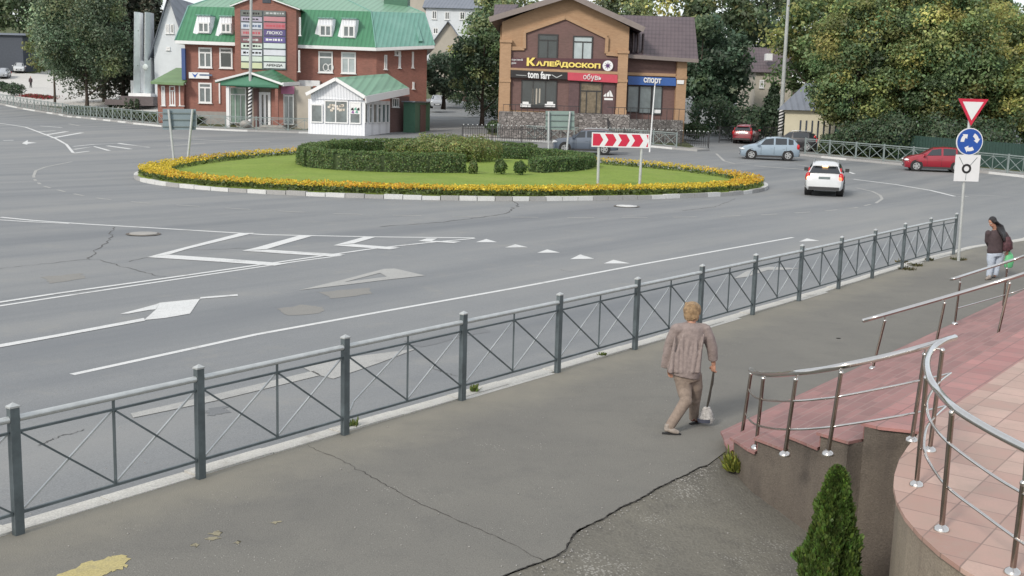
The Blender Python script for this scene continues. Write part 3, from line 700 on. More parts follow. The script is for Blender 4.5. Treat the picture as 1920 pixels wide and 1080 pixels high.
def conifer(p, h, rad, label, palette, weights, seed, n=9000, leaf=.3, group=None, name='spruce_tree', droop=.25):
    rng = np.random.default_rng(seed); t = thing(name, Vector(p), label, 'tree', group)
    tz = rng.uniform(0.02, 1, n) ** .8; z = h * (.06 + .94 * tz); lay = np.sin(z * (2 * PI / .9)) * .12
    R_ = rad * (1 - tz) ** .85 * (1 + lay) + .06; a = rng.uniform(0, 2 * PI, n); br = np.sin(a * 7 + z * 3) * .16 + np.sin(a * 11 - z * 5) * .1
    q = rng.uniform(.35, 1.08, n) ** .6 * R_ * (1 + br)
    C = np.stack([q * np.cos(a), q * np.sin(a), z - droop * q], 1); Nn = np.stack([np.cos(a) * .5, np.sin(a) * .5, np.full(n, .8)], 1) + rng.normal(size=(n, 3)) * .45
    Nn /= np.linalg.norm(Nn, axis=1, keepdims=True)
    base = np.array(palette)[rng.choice(len(palette), n, p=weights)] * 1.25 * np.exp(rng.normal(0, .3, (n, 1)))
    raw_mesh('crown', quads(C, Nn, leaf * rng.uniform(.6, 1.3, n), rng, 1.5), 4, np.clip(base, .004, .8), 'foliage', t)
    b = MB(); b.tube([(0, 0, -.3), (0, 0, h * .5), (0, 0, h * .95)], [h * .018, h * .011, .02], 8); b.build('trunk', 'bark', t, local=True); return t
def hedge(path, wd, h, label, base, seed, dens_=260, leaf=.11, var=.3, zf=None, name='hedge', group=None, closed=False, top_pal=None):
    rng = np.random.default_rng(seed); P = dens([Vector(p) for p in path], .35); L = []; cen = P[len(P) // 2].copy(); zf = zf or (lambda x, y: T(x, y)); cen.z = zf(cen.x, cen.y)
    n = len(P); C = []; Nn = []
    for i in range(n - 1):
        d = (P[i + 1] - P[i]); ln = d.length; d.normalize(); s = Vector((-d.y, d.x, 0)); k = int(dens_ * ln * (2 * h + wd))
        t = rng.random(k); sec = rng.random(k) * (2 * h + wd)
        side = np.where(sec < h, -1, np.where(sec < h + wd, 0, 1)); hh = np.where(side == -1, sec, np.where(side == 1, sec - h - wd, h)); ww = np.where(side == 0, sec - h - wd / 2, side * wd / 2)
        bump = .06 * np.sin((i + t) * 1.3) + .05 * np.sin((i + t) * 2.9 + hh * 5)
        e = 1 - .16 * (np.abs(hh / h) ** 6); ww = ww * e * (1 + bump) + rng.normal(0, .03, k); hh = hh * (1 + bump * .5) + rng.normal(0, .03, k)
        base_p = np.array(P[i])[None] + np.array(d)[None] * (t[:, None] * ln) + np.array(s)[None] * ww[:, None]
        z0 = np.array([zf(q[0], q[1]) for q in base_p[::max(1, k // 4)]]).mean()
        base_p[:, 2] = z0 + hh; C.append(base_p)
        nn = np.array(s)[None] * side[:, None] + np.array([0, 0, 1.0])[None] * (side == 0)[:, None] + rng.normal(size=(k, 3)) * .6; nn /= np.linalg.norm(nn, axis=1, keepdims=True); Nn.append(nn)
    for e, dr in ((0, -1), (n - 1, 1)):     # end caps
        d = (P[min(e + 1, n - 1)] - P[max(e - 1, 0)]).normalized() * dr; s = Vector((-d.y, d.x, 0)); k = int(dens_ * h * wd * 1.3)
        w_ = rng.uniform(-.5, .5, k) * wd; hh = rng.random(k) * h; q = np.array(P[e])[None] + np.array(s)[None] * w_[:, None] + np.array(d)[None] * (.12 - .5 * np.abs(w_)[:, None] ** 2 + rng.normal(0, .03, (k, 1)))
        q[:, 2] = zf(P[e].x, P[e].y) + hh; C.append(q); nn = np.array(d)[None] + rng.normal(size=(k, 3)) * .6; nn /= np.linalg.norm(nn, axis=1, keepdims=True); Nn.append(nn)
    C = np.concatenate(C); Nn = np.concatenate(Nn); N = len(C)
    K = pal(rng, N, base, var, .12)
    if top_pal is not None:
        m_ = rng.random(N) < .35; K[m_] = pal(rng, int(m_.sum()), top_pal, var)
    V = quads(C, Nn, leaf * rng.uniform(.6, 1.4, N), rng)
    # dense core in a darker tone of the leaf colour
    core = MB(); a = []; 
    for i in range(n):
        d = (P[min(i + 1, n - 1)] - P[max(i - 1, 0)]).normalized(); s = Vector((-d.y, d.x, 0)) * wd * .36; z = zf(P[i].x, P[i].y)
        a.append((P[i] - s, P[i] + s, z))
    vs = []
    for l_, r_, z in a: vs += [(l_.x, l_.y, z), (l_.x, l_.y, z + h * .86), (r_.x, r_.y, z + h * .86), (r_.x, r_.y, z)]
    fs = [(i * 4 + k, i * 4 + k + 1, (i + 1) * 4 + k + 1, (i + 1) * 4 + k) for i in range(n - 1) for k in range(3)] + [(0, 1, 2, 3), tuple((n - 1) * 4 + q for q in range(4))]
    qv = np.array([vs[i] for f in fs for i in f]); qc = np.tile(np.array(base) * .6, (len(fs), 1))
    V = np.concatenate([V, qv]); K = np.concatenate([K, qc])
    o = raw_mesh(name, V, 4, K, 'foliage', None, cen); return tag(o, label, 'hedge', group)
def bush(p, rad, h, label, base, seed, n=900, leaf=.12, name='shrub', group=None, cat='shrub', top=None, conic=0.0):
    rng = np.random.default_rng(seed); d = rng.normal(size=(n, 3)); d /= np.linalg.norm(d, axis=1, keepdims=True); d[:, 2] = np.abs(d[:, 2]) * rng.choice([1, 1, -.9], n)
    k = rng.uniform(.55, 1.1, (n, 1)) ** .6 * (1 + .14 * np.sin(d[:, :1] * 7 + seed) + .12 * np.sin(d[:, 1:2] * 9 + seed))
    C = d * k * np.array([rad, rad, h * .5]) + np.array([0, 0, h * .5]); C[:, :2] *= (1 - conic * np.clip(C[:, 2:3] / h, 0, 1))
    nn = d + rng.normal(size=(n, 3)) * .5; nn /= np.linalg.norm(nn, axis=1, keepdims=True)
    K = pal(rng, n, np.array(base) * 1.3, .32)
    if top is not None:
        m_ = rng.random(n) < top[1]; K[m_] = pal(rng, int(m_.sum()), top[0], .2)
    C[:, 2] = np.maximum(C[:, 2], .02)
    o = raw_mesh(name, quads(C, nn, leaf * rng.uniform(.6, 1.4, n), rng), 4, K, 'foliage', None, (0, 0, 0)); o.location = p
    return tag(o, label, cat, group)

# ================================================================== FENCES
mat('near_post', (.12, .145, .155), .45, .38, 4, metal=.35)
def near_fence():
    P = [Vector((*p, 0)) for p in FPOST]; P = [P[0] + (P[0] - P[1])] + P
    root = thing('pedestrian_fence', P[0], 'long grey steel pedestrian fence with crossed bars between near pavement and road', 'fence')
    for i, p in enumerate(P):
        d = (P[min(i + 1, len(P) - 1)] - P[max(i - 1, 0)]).normalized(); s = Vector((-d.y, d.x, 0)); b = MB()
        M = Matrix(((d.x, s.x, 0, p.x), (d.y, s.y, 0, p.y), (0, 0, 1, 0), (0, 0, 0, 1)))
        b.box(-.042, .042, -.03, .03, -.1, 1.12, M)
        q = b.build('post', 'near_post', root)
        c = MB(); c.add([M @ Vector(v) for v in ((-.048, -.036, 1.12), (.048, -.036, 1.12), (.048, .036, 1.12), (-.048, .036, 1.12), (-.048, -.036, 1.135), (.048, -.036, 1.135), (.048, .036, 1.135), (-.048, .036, 1.135), (0, 0, 1.165))],
                      [(0, 3, 2, 1), (0, 1, 5, 4), (1, 2, 6, 5), (2, 3, 7, 6), (3, 0, 4, 7), (4, 5, 8), (5, 6, 8), (6, 7, 8), (7, 4, 8)])
        c.build('cap', 'fence_rail', q)
    Z = Vector((0, 0, 1))
    for i in range(len(P) - 1):
        a, c = P[i], P[i + 1]; d = (c - a).normalized(); a = a + d * .045; c = c - d * .045; m = (a + c) / 2
        if i == len(P) - 2: pass
        b = MB(); zb, zt = .19, .905
        b.bar(a + Z * zb, c + Z * zb, .025, .025)
        b.bar(a + Z * zt, c + Z * zt, .022, .022)
        b.bar(m + Z * (zb + .013), m + Z * .99, .022, .022)
        f = b.build('panel', 'near_post', root)
        t = MB(); t.tube([a + Z * 1.02, c + Z * 1.02], .031, 12); t.build('top_rail', 'fence_rail', f)
        for k, (u, v) in enumerate(((a, m), (m, c))):
            u = u + d * .014; v = v - d * .014; s = Vector((-d.y, d.x, 0)) * .011
            x1 = MB()
            if i == 3 and k == 0:   # one bar is bent near its foot
                x1.bar(u + Z * .21 + s, u + d * .09 + Z * .36 + s, .017, .017); x1.bar(u + d * .09 + Z * .36 + s, v + Z * .89 + s, .017, .017)
            else: x1.bar(u + Z * .21 + s, v + Z * .89 + s, .017, .017)
            x1.build('cross_bar', 'fence_rail', f)
            x2 = MB(); x2.bar(u + Z * .89 - s, v + Z * .21 - s, .017, .017); x2.build('cross_bar', 'near_post', f)
near_fence()
def run_fence(name, pts, h, label, step=2.0, style='x', m='far_fence', cat='fence', group=None, zoff=0.0, bar=.042, post=.07, gaps=(), pm=None):
    P = dens(pts, .25); L = [0]
    for i in range(1, len(P)): L.append(L[-1] + Vector((P[i].x - P[i - 1].x, P[i].y - P[i - 1].y, 0)).length)
    n = max(1, round(L[-1] / step)); Q = []
    for k in range(n + 1):
        s = L[-1] * k / n; i = 0
        while i < len(L) - 2 and L[i + 1] < s: i += 1
        p = P[i].lerp(P[i + 1], (s - L[i]) / max(1e-6, L[i + 1] - L[i])); p.z = T(p.x, p.y) + zoff; Q.append(p)
    root = thing(name, Q[0], label, cat, group); Z = Vector((0, 0, 1))
    for p in Q:
        b = MB(); b.box(p.x - post / 2, p.x + post / 2, p.y - post / 2, p.y + post / 2, p.z - .1, p.z + h + .03); b.build('post', pm or m, root)
    for i in range(n):
        if i in gaps: continue
        a, c = Q[i], Q[i + 1]; mm = (a + c) / 2; b = MB(); zb, zt = h * .1, h * .84
        if style == 'x':
            b.bar(a + Z * h * .95, c + Z * h * .95, bar * 1.6); b.bar(a + Z * zt, c + Z * zt, bar * .8); b.bar(a + Z * zb, c + Z * zb, bar); b.bar(mm + Z * zb, mm + Z * h * .95, bar * .8)
            for u, v in ((a, mm), (mm, c)): b.bar(u + Z * zb, v + Z * zt, bar * .8); b.bar(u + Z * zt, v + Z * zb, bar * .8)
        elif style == 'v':      # plain upright bars
            b.bar(a + Z * h * .95, c + Z * h * .95, bar * 1.3); b.bar(a + Z * zb, c + Z * zb, bar)
            k = int((c - a).length / .16)
            for j in range(1, k): q = a.lerp(c, j / k); b.bar(q + Z * zb, q + Z * h * .95, bar * .5)
        elif style == 'solid':
            d = (c - a).normalized(); s = Vector((-d.y, d.x, 0)) * .02
            k = int((c - a).length / .12)
            for j in range(k):
                u = a.lerp(c, j / k); v = a.lerp(c, (j + .86) / k); o = s if j % 2 else s * .2
                b.prism([((u - o).x, (u - o).y), ((v - o).x, (v - o).y), ((v + s).x, (v + s).y), ((u + s).x, (u + s).y)], u.z, u.z + h)
        elif style == 'picket':
            b.bar(a + Z * h * .8, c + Z * h * .8, bar); b.bar(a + Z * h * .2, c + Z * h * .2, bar); k = int((c - a).length / .17)
            for j in range(k): q = a.lerp(c, (j + .5) / k); b.bar(q + Z * .02, q + Z * h, bar * .8)
        pn = b.build('panel', m, root)
        if style == 'picket':
            t = MB(); k = int((c - a).length / .17)
            for j in range(0, k, 2): q = a.lerp(c, (j + .5) / k) + Z * (h + .05); t.ball(q, .055, 6, 4)
            t.build('finials', 'fence_rail', pn)
    return root
def foff(line, o):
    out = []
    for i, p in enumerate(line):
        d = line[min(i + 2, len(line) - 1)] - line[max(i - 2, 0)]; d.z = 0; d.normalize(); out.append(p + Vector((-d.y, d.x, 0)) * o)
    return out
iL = next(i for i, p in enumerate(LP_) if p.x > -30)
run_fence('pedestrian_fence', foff(LP_[:iL + 1], .45), 1.1, 'grey street fence curving past the big tree and white monument', 2.5, 'x', post=.09)
run_fence('pedestrian_fence', foff(LP_[iL:], .45), 1.1, 'grey street fence in front of the red brick building', 2.6, 'x', post=.09)
iM = next(i for i, p in enumerate(MP_) if p.x > (gt(915, 262, 0)).x); iM2 = next((i for i, p in enumerate(MP_) if p.x > gt(1276, 281, 0).x), len(MP_) - 1)
run_fence('pedestrian_fence', foff(MP_[iM:iM2], .6), 1.15, 'grey crossed bar fence along the kerb before the ochre shop', 2.1, 'x', post=.09)
run_fence('pedestrian_fence', foff(RP_, .5), 1.2, 'grey crossed bar fence along the far right pavement behind the red hatchback', 2.3, 'x', post=.1)
def fx(px, d): return Vector((at(px, 245, d).x, d, 0))
run_fence('picket_fence', [fx(867, 88), fx(940, 88.4), fx(1034, 88.8)], 1.15, 'dark picket fence with pale tips below the left half of the ochre shop', 2.4, 'picket', 'black_plastic')
run_fence('picket_fence', [fx(1116, 88.8), fx(1230, 89.2), fx(1330, 90)], 1.15, 'dark picket fence with pale tips below the right half of the ochre shop', 2.4, 'picket', 'black_plastic')

# ================================================================== BUILDINGS
wall_mat('red_brick', srgb(164, 100, 86), srgb(146, 88, 76), srgb(140, 105, 92), .25, .075)
wall_mat('wine_brick', srgb(120, 90, 88), srgb(106, 80, 78), srgb(118, 92, 86), .25, .075)
wall_mat('ochre_brick', srgb(180, 140, 102), srgb(166, 128, 92), srgb(168, 138, 106), .25, .075, dirt=srgb(140, 105, 70))
def stone_mat(name, c1, c2, joint, sc):
    m = bpy.data.materials.new(name); m.use_nodes = True; n = m.node_tree.nodes; l = m.node_tree.links; p = n['Principled BSDF']
    g = n.new('ShaderNodeNewGeometry'); mp = n.new('ShaderNodeMapping'); mp.inputs['Scale'].default_value = (1, 1, 1.5); l.new(g.outputs['Position'], mp.inputs['Vector'])
    v = n.new('ShaderNodeTexVoronoi'); v.inputs['Scale'].default_value = sc; l.new(mp.outputs[0], v.inputs['Vector']); sp = n.new('ShaderNodeSeparateColor'); l.new(v.outputs['Color'], sp.inputs[0])
    e = n.new('ShaderNodeTexVoronoi'); e.feature = 'DISTANCE_TO_EDGE'; e.inputs['Scale'].default_value = sc; l.new(mp.outputs[0], e.inputs['Vector'])
    c = mix_rgb(n, l, sp.outputs[0], c1, c2); c = mix_rgb(n, l, ramp(n, l, e.outputs['Distance'], .02, .09), joint, c); l.new(c, p.inputs['Base Color']); p.inputs['Roughness'].default_value = .9; MATS[name] = m; return m
stone_mat('rubble_stone', (.14, .125, .12), (.3, .28, .27), (.06, .055, .053), 3.2)
rib_mat('green_roof', srgb(52, 126, 86), srgb(74, 146, 108), .35, .35, var=.5)
rib_mat('teal_lit_roof', srgb(92, 152, 138), srgb(118, 168, 156), .35, .35, var=.6)  # green roof again, paler and bluer as the side facing is lit
rib_mat('pale_green_roof', srgb(108, 158, 128), srgb(124, 170, 142), .5, .4, var=.4)
rib_mat('brown_tiles', srgb(92, 78, 84), srgb(108, 92, 96), .32, .6, 'grid', var=.5)
rib_mat('grey_roof', srgb(108, 116, 130), srgb(128, 134, 146), .5, .5, var=.5)
rib_mat('white_siding', srgb(226, 230, 238), srgb(200, 205, 212), .25, .5, dark=srgb(185, 190, 198), var=.3)
mat('brick_plinth', (.3, .29, .28), .9, .15); mat('render_white', (.6, .64, .68), .9, .08, .8); mat('render_cream', (.52, .49, .38), .9, .1, .8)
mat('render_beige', (.4, .37, .32), .9, .12, .8); mat('dark_wall', (.06, .07, .09), .8, .2); mat('green_metal', (.05, .14, .09), .5, .15)
mat('canopy_green', srgb(50, 122, 92), .5, .12, 3); mat('moss_roof', srgb(104, 138, 88), .6, .15, 1)
GZ = 1.0
def poly_roof(rings, name, m, parent, closed_top=True, per_face=None):
    b = MB(); n = len(rings[0]); vs = [p for r_ in rings for p in r_]
    fs = [(j * n + i, j * n + (i + 1) % n, (j + 1) * n + (i + 1) % n, (j + 1) * n + i) for j in range(len(rings) - 1) for i in range(n)]
    if closed_top: fs.append(tuple((len(rings) - 1) * n + i for i in range(n)))
    fs.append(tuple(range(n))[::-1]); b.add(vs, fs); return b.build(name, m, parent)
def u2(u, v): return (320 + u / 3.84, v / 3.84)
mat('banner_ink', srgb(90, 110, 140), .6); mat('faded_red', srgb(190, 70, 85), .6)
def red_building():
    A = at(349, 205, 100.0); C = at(705, 215, 101.0); D = at(799, 215, 104.0)
    Ab = Vector((A.x + 1, 118, 0)); Db = Vector((D.x * 119 / 104 - 1.2, 119, 0))
    o = Vector(((A.x + D.x) / 2, 106, T(A.x, 100))); t = thing('brick_building', o, 'large red brick building with green mansard roof and a board of shop signs', 'building')
    ze = at(400, 78, 100).z; zc = at(705, 90, 101).z
    b = MB(); b.prism([(A.x, A.y), (C.x, C.y), (D.x, D.y), (Db.x, Db.y), (Ab.x, Ab.y)], GZ - 1.2, (ze + zc) / 2 + .05); b.build('wall', 'red_brick', t)
    F = Fac(A, C); S = Fac(C, D)
    b = MB(); F.box(b, .0, (C - A).length, GZ - 1, at(360, 208, 100).z, .0, .12); b.build('plinth', 'brick_plinth', t)
    # mansard roof
    def ring(fr, bk): return fr + bk
    e = ring([at(328, 75.5, 99.2), at(705, 89.3, 100.2), at(815, 85, 103.2)], [Vector((Db.x + .8, 120, zc + .2)), Vector((Ab.x - .8, 119, ze + .1))])
    e0 = [p - Vector((0, 0, .28)) for p in e]
    m_ = ring([at(353, 11.7, 101.6), at(696, 21.5, 102.6), at(796, 24.7, 105)], [Vector((Db.x - .8, 117.6, 11.9)), Vector((Ab.x + .8, 116.6, 12.1))])
    tp = ring([at(430, -14, 107), at(640, -6, 108), at(742, 2, 109)], [Vector((Db.x - 6, 112, 13.4)), Vector((Ab.x + 5, 112, 13.8))])
    b = MB(); n = 5; b.add(e0 + e, [(i, (i + 1) % n, n + (i + 1) % n, n + i) for i in range(n)] + [(4, 3, 2, 1, 0)]); b.build('cornice', 'frame_white', t)
    e2 = [p + Vector((0, 0, .003)) for p in e]
    b = MB(); b.add(e2 + m_, [(0, 1, n + 1, n), (2, 3, n + 3, n + 2), (3, 4, n + 4, n + 3), (4, 0, n, n + 4)]); rf = b.build('roof', 'green_roof', t)
    b = MB(); b.add([e2[1], e2[2], m_[2], m_[1]], [(0, 1, 2, 3)]); b.build('side_slope', 'teal_lit_roof', rf)  # light on the turned side slope is put into its colour
    b = MB(); b.add(m_ + tp, [(i, (i + 1) % n, n + (i + 1) % n, n + i) for i in range(n)] + [(n, n + 1, n + 2, n + 3, n + 4)]); b.build('upper_slope', 'pale_green_roof', rf)
    for i in (0, 1, 2): b = MB(); b.tube([e2[i], m_[i], tp[i]], .07, 6); b.build('ridge_cap', 'teal_lit_roof', rf)
    b = MB(); p = at(748, 6, 108); b.box(p.x - 1.3, p.x + .9, 107, 109.5, p.z - 2, p.z + .9); b.build('chimney', 'green_metal', rf)
    # centre bay with its gable
    BA = at(442, 200, 98.6); BC = at(556, 200, 98.9); BF = Fac(BA, BC)
    zl = at(442, 11, 98.6).z; zr = at(556, 17, 98.9).z; wd = (BC - BA).length
    pk = BF.hit(497, -22)
    b = MB(); pts = [(0, GZ - 1), (wd, GZ - 1), (wd, zr), (wd - 2.0, pk[1] - 1.0), (pk[0] - 0, pk[1]), (1.6, pk[1] - .9), (0, zl)]
    n_ = BF.n; b.add([BF.P(u, z) for u, z in pts] + [BF.P(u, z, -7.5) for u, z in pts], [tuple(range(7)), tuple(range(13, 6, -1))] + [(i, 7 + i, 7 + (i + 1) % 7, (i + 1) % 7) for i in range(7)])
    b.build('wall', 'red_brick', t)
    b = MB(); tr = [(-.35, zl - .12)] + [pts[5], pts[4], pts[3]] + [(wd + .35, zr - .12)]
    for i in range(4): b.bar(BF.P(tr[i][0], tr[i][1] + .1, .12), BF.P(tr[i + 1][0], tr[i + 1][1] + .1, .12), .35, .16)
    b.build('gable_trim', 'frame_white', t)
    b = MB()
    for i in range(4):
        p, q = tr[i], tr[i + 1]; b.add([BF.P(p[0], p[1] + .2, .3), BF.P(q[0], q[1] + .2, .3), BF.P(q[0], q[1] + .2, -8), BF.P(p[0], p[1] + .2, -8), BF.P(p[0], p[1] + .12, .3), BF.P(q[0], q[1] + .12, .3), BF.P(q[0], q[1] + .12, -8), BF.P(p[0], p[1] + .12, -8)],
              [(0, 1, 2, 3), (7, 6, 5, 4), (0, 4, 5, 1), (1, 5, 6, 2), (2, 6, 7, 3), (3, 7, 4, 0)])
    b.build('bay_roof', 'pale_green_roof', t)
    b = MB(); c = BF.hit(500, 1); BF.box(b, c[0] - .35, c[0] + .35, c[1] - .2, c[1] + .3, 0, .06); b.build('vent', 'dark_wall', t)
    # windows
    for rc, fr, g, mu, tr_ in ((u2(202, 342) + u2(298, 488), 'frame_white', 'mid_glass', (.5,), .74), (u2(352, 345) + u2(446, 492), 'frame_white', 'dark_glass', (), .78),
                               (u2(202, 596) + u2(296, 742), 'frame_white', 'mid_glass', (.5,), .76)):
        window(F, rc, t, fr, g, mu, tr_, .13)
    for rc, mu, g in ((u2(1064, 370) + u2(1168, 524), (), 'mid_glass'), (u2(1228, 375) + u2(1334, 530), (.5,), 'pale_glass')): window(F, rc, t, 'frame_white', g, mu, .72, .13)
    # round mark seen in one window
    b = MB(); q = u2(1138, 486); c = F.hit(*q)
    for s_ in (-.25, .18): 
        for k in range(18):
            a0 = 2 * PI * k / 18; a1 = 2 * PI * (k + 1) / 18; b.bar(F.P(c[0] + s_ + .22 * math.cos(a0), c[1] + .3 * math.sin(a0), .06), F.P(c[0] + s_ + .22 * math.cos(a1), c[1] + .3 * math.sin(a1), .06), .07)
    b.build('window_sticker', 'frame_white', t)
    for rc in (u2(1537, 395) + u2(1556, 500), u2(1640, 370) + u2(1655, 490), u2(1736, 372) + u2(1748, 488), u2(1740, 590) + u2(1752, 640)): window(S, rc, t, 'frame_white', 'mid_glass', (), None, .09)
    window(S, u2(1612, 366) + u2(1652, 400), t, 'frame_white', 'dark_glass', (.33, .66), None, .07)
    for rc in (u2(925, 125) + u2(938, 255), u2(920, 362) + u2(932, 515)):   # narrow slit windows on the bay's edge
        window(BF, rc, t, 'frame_white', 'mid_glass', (), None, .05)
    # dormers
    for (x0, y0, x1, y1) in (u2(196, 112) + u2(280, 242), u2(362, 118) + u2(436, 242), u2(1072, 132) + u2(1160, 268), u2(1240, 135) + u2(1326, 275)):
        dd = 99.75 if x0 < 450 else 100.6; p0 = at(x0, y0, dd); p1 = at(x1, y1, dd); f = Fac(Vector((p0.x, dd, 0)), Vector((p1.x, dd, 0))); wd_ = p1.x - p0.x; b = MB()
        xo = .7
        b.add([Vector((p0.x - .06, dd, p0.z)), Vector((p1.x + .06, dd, p0.z)), Vector((p1.x + .06, dd, p1.z)), Vector((p0.x - .06, dd, p1.z)),
               Vector((p0.x - .3, dd + 2.6, p0.z)), Vector((p1.x + .3, dd + 2.6, p0.z)), Vector((p1.x + .3, dd + 1.2, p1.z - .3)), Vector((p0.x - xo, dd + .1, p1.z - .75))], [(0, 1, 2, 3), (0, 4, 5, 1), (0, 3, 7, 4), (1, 5, 6, 2), (3, 2, 6, 7), (4, 7, 6, 5)])
        dm = b.build('dormer', 'white_siding', rf)
        b = MB(); b.box(p0.x - .15, p1.x + .15, dd - .15, dd + 2.2, p0.z, p0.z + .1); b.build('dormer_roof', 'teal_lit_roof', rf)
        window(f, (.0, wd_, p1.z + .05, p0.z - .55), dm, 'frame_white', 'mid_glass', (.5,), None, .13, .02, px=False, sill=False)
    for a_, c_ in ((u2(1668, 150), u2(1712, 300)), (u2(1762, 160), u2(1800, 300))):      # snow bars on the side slope
        b = MB(); b.bar(at(a_[0], a_[1], 104.0), at(c_[0], c_[1], 102.6), .35, .2); b.build('roof_rail', 'teal_lit_roof', rf)
    # shop sign board
    rows = [(80, 115), (122, 155), (165, 210), (215, 260), (267, 308), (313, 350), (360, 400), (406, 442), (452, 492)]
    cols_ = [(510, 660), (672, 828)]
    cw = {(0, 0): ((110, 116, 112), 'ФОТО'), (1, 0): ((112, 116, 114), 'СТРОЙКА'), (0, 1): ((176, 168, 190), 'ХЕНДАЙ'), (1, 1): ((196, 128, 138), ''), (0, 2): ((196, 204, 220), 'рушание'), (1, 2): ((192, 108, 122), 'мебель'),
          (0, 3): ((176, 148, 152), 'x'), (1, 3): ((96, 82, 140), 'ЛЮКС'), (0, 4): ((128, 84, 92), 'кафе'), (1, 4): ((104, 92, 160), 'салон'), (0, 5): ((206, 222, 210), 'к'), (1, 5): ((208, 222, 222), ''), (0, 6): ((214, 220, 232), 'окна'),
          (1, 6): ((214, 218, 230), ''), (0, 7): ((206, 220, 208), ''), (1, 7): ((206, 224, 212), ''), (0, 8): ((206, 212, 168), ''), (1, 8): ((214, 220, 222), 'АРЕНДА')}
    bb = MB(); q0 = BF.rect(*(u2(505, 76) + u2(832, 500))); BF.box(bb, q0[0], q0[1], q0[2], q0[3], .0, .1); bd = bb.build('sign_board', 'near_post', t)
    txtc = {(0, 1): 'black', (0, 2): 'banner_ink', (1, 3): 'frame_white', (0, 3): 'faded_red', (1, 2): 'faded_red', (0, 0): 'black', (1, 0): 'fence_rail', (0, 4): 'fence_rail', (1, 4): 'frame_white', (0, 5): 'black', (0, 6): 'black', (1, 8): 'black'}
    for (ci, ri), (cc, tx) in cw.items():
        q = BF.rect(*(u2(cols_[ci][0], rows[ri][0]) + u2(cols_[ci][1], rows[ri][1]))); b = MB(); BF.box(b, q[0], q[1], q[2], q[3], .1, .17)
        mm = mat('signface_%d_%d' % (ci, ri), tuple(v * .9 for v in srgb(*cc)), .5, .08, 2); sg = b.build('sign_plate', mm, bd)
        hh = q[3] - q[2]; ww = q[1] - q[0]; rs = random.Random(ci * 20 + ri)
        if tx not in ('АРЕНДА', 'ЛЮКС'):
            if tx:
                b = MB(); u = q[0] + ww * .1
                while u < q[1] - ww * .15:
                    w2 = rs.uniform(.08, .26); z2 = rs.uniform(.25, .42) * hh; BF.box(b, u, u + w2, (q[2] + q[3]) / 2 - z2 / 2, (q[2] + q[3]) / 2 + z2 / 2, .17, .18); u += w2 + rs.uniform(.04, .1)
                b.build('faded_strokes', txtc.get((ci, ri), 'fence_rail'), sg)
        elif tx:
            wf = .75; hh = (q[3] - q[2]); ww = q[1] - q[0]
            text_mb(tx, BF.P(q[0] + ww * .12, q[2] + hh * .25, .17), BF.t, (0, 0, 1), ww * wf, hh * .5, .02, .02).build('lettering', txtc[(ci, ri)], sg)
    # left end signs
    q = F.rect(*(u2(137, 522) + u2(282, 566))); b = MB(); F.box(b, q[0], q[1], q[2], q[3], .1, .35); sg = b.build('sign', 'white_paint', t)
    b = MB(); c = (q[0] + (q[1] - q[0]) * .3, (q[2] + q[3]) / 2); F.poly(b, [(c[0] - .25, c[1] + .2), (c[0], c[1] - .22), (c[0] + .3, c[1] + .25), (c[0] + .02, c[1] + .02)], .35, .37); b.build('emblem', 'blue_paint', sg)
    b = MB(); F.box(b, c[0] + .4, c[0] + 1.5, c[1] - .02, c[1] + .12, .35, .36); b.build('faded_strokes', 'banner_ink', sg)
    q = F.rect(*(u2(96, 350) + u2(122, 575))); b = MB(); F.box(b, q[0] - .1, q[1] - .1, q[2], q[3], .1, .5); b.build('banner', mat('banner_blue', srgb(52, 82, 140), .6), t)
    # entrance canopy
    L_ = at(*u2(320, 587), 94.6); Pk = at(*u2(565, 524), 95.2); R_ = at(*u2(808, 610), 94.9); Rk = at(*u2(925, 603), 98.6); Pb = at(*u2(745, 500), 98.9); Lb = Vector((L_.x + .6, 98.9, L_.z + .1))
    th = Vector((0, 0, -.12)); b = MB(); b.add([Pk, R_, Rk, Pb, Pk + th, R_ + th, Rk + th, Pb + th], [(0, 1, 2, 3), (7, 6, 5, 4), (0, 4, 5, 1), (1, 5, 6, 2), (2, 6, 7, 3)]); b.add([L_, Pk, Pb, Lb, L_ + th, Pk + th, Pb + th, Lb + th], [(0, 1, 2, 3), (7, 6, 5, 4), (0, 4, 5, 1), (3, 7, 4, 0)])
    cn = b.build('entrance_canopy', 'green_roof', t)
    b = MB(); b.slab([L_ + Vector((.4, .15, 0)), Pk + Vector((0, .15, -.2)), R_ + Vector((-.4, .15, 0)), R_ + Vector((-.4, .15, -.25)), L_ + Vector((.4, .15, -.25))], .15); b.build('pediment', 'canopy_green', cn)
    b = MB(); up = Vector((0, 0, .03)); b.bar(L_ + up, Pk + up, .14, .16); b.bar(Pk + up, R_ + up, .14, .16); b.bar(R_ + up, Rk + up, .14, .3); b.build('barge_board', 'frame_white', cn)
    for x, y_ in ((L_.x + .9, 95.2), (Pk.x, 95.5), (R_.x - .6, 95.3), (R_.x + 2.2, 97.5)):
        b = MB(); b.box(x - .13, x + .13, y_ - .13, y_ + .13, T(x, y_), L_.z - .1); b.build('column', 'red_brick' if x > Pk.x + 1 else 'frame_white', cn)
    GF = Fac(Vector((L_.x + 1.2, 96.6, 0)), Vector((R_.x + 2.0, 96.6, 0))); Lg = (GF.B - GF.A).length; zg = T(-20, 96); zt = L_.z - .15
    b = MB(); b.prism([(GF.A.x, 96.7), (GF.B.x, 96.7), (GF.B.x, 98.6), (GF.A.x, 98.6)], zg - .2, zt); b.build('vestibule', 'render_beige', t)
    def rcx(u0, u1, z0, z1): return (u0, u1, z0, z1)
    W = lambda a, c: (GF.hit(320 + a / 3.84, 190)[0], GF.hit(320 + c / 3.84, 190)[0])
    gl = mat('green_glass', (.16, .24, .2), .15, .3, 1, spec=.7)
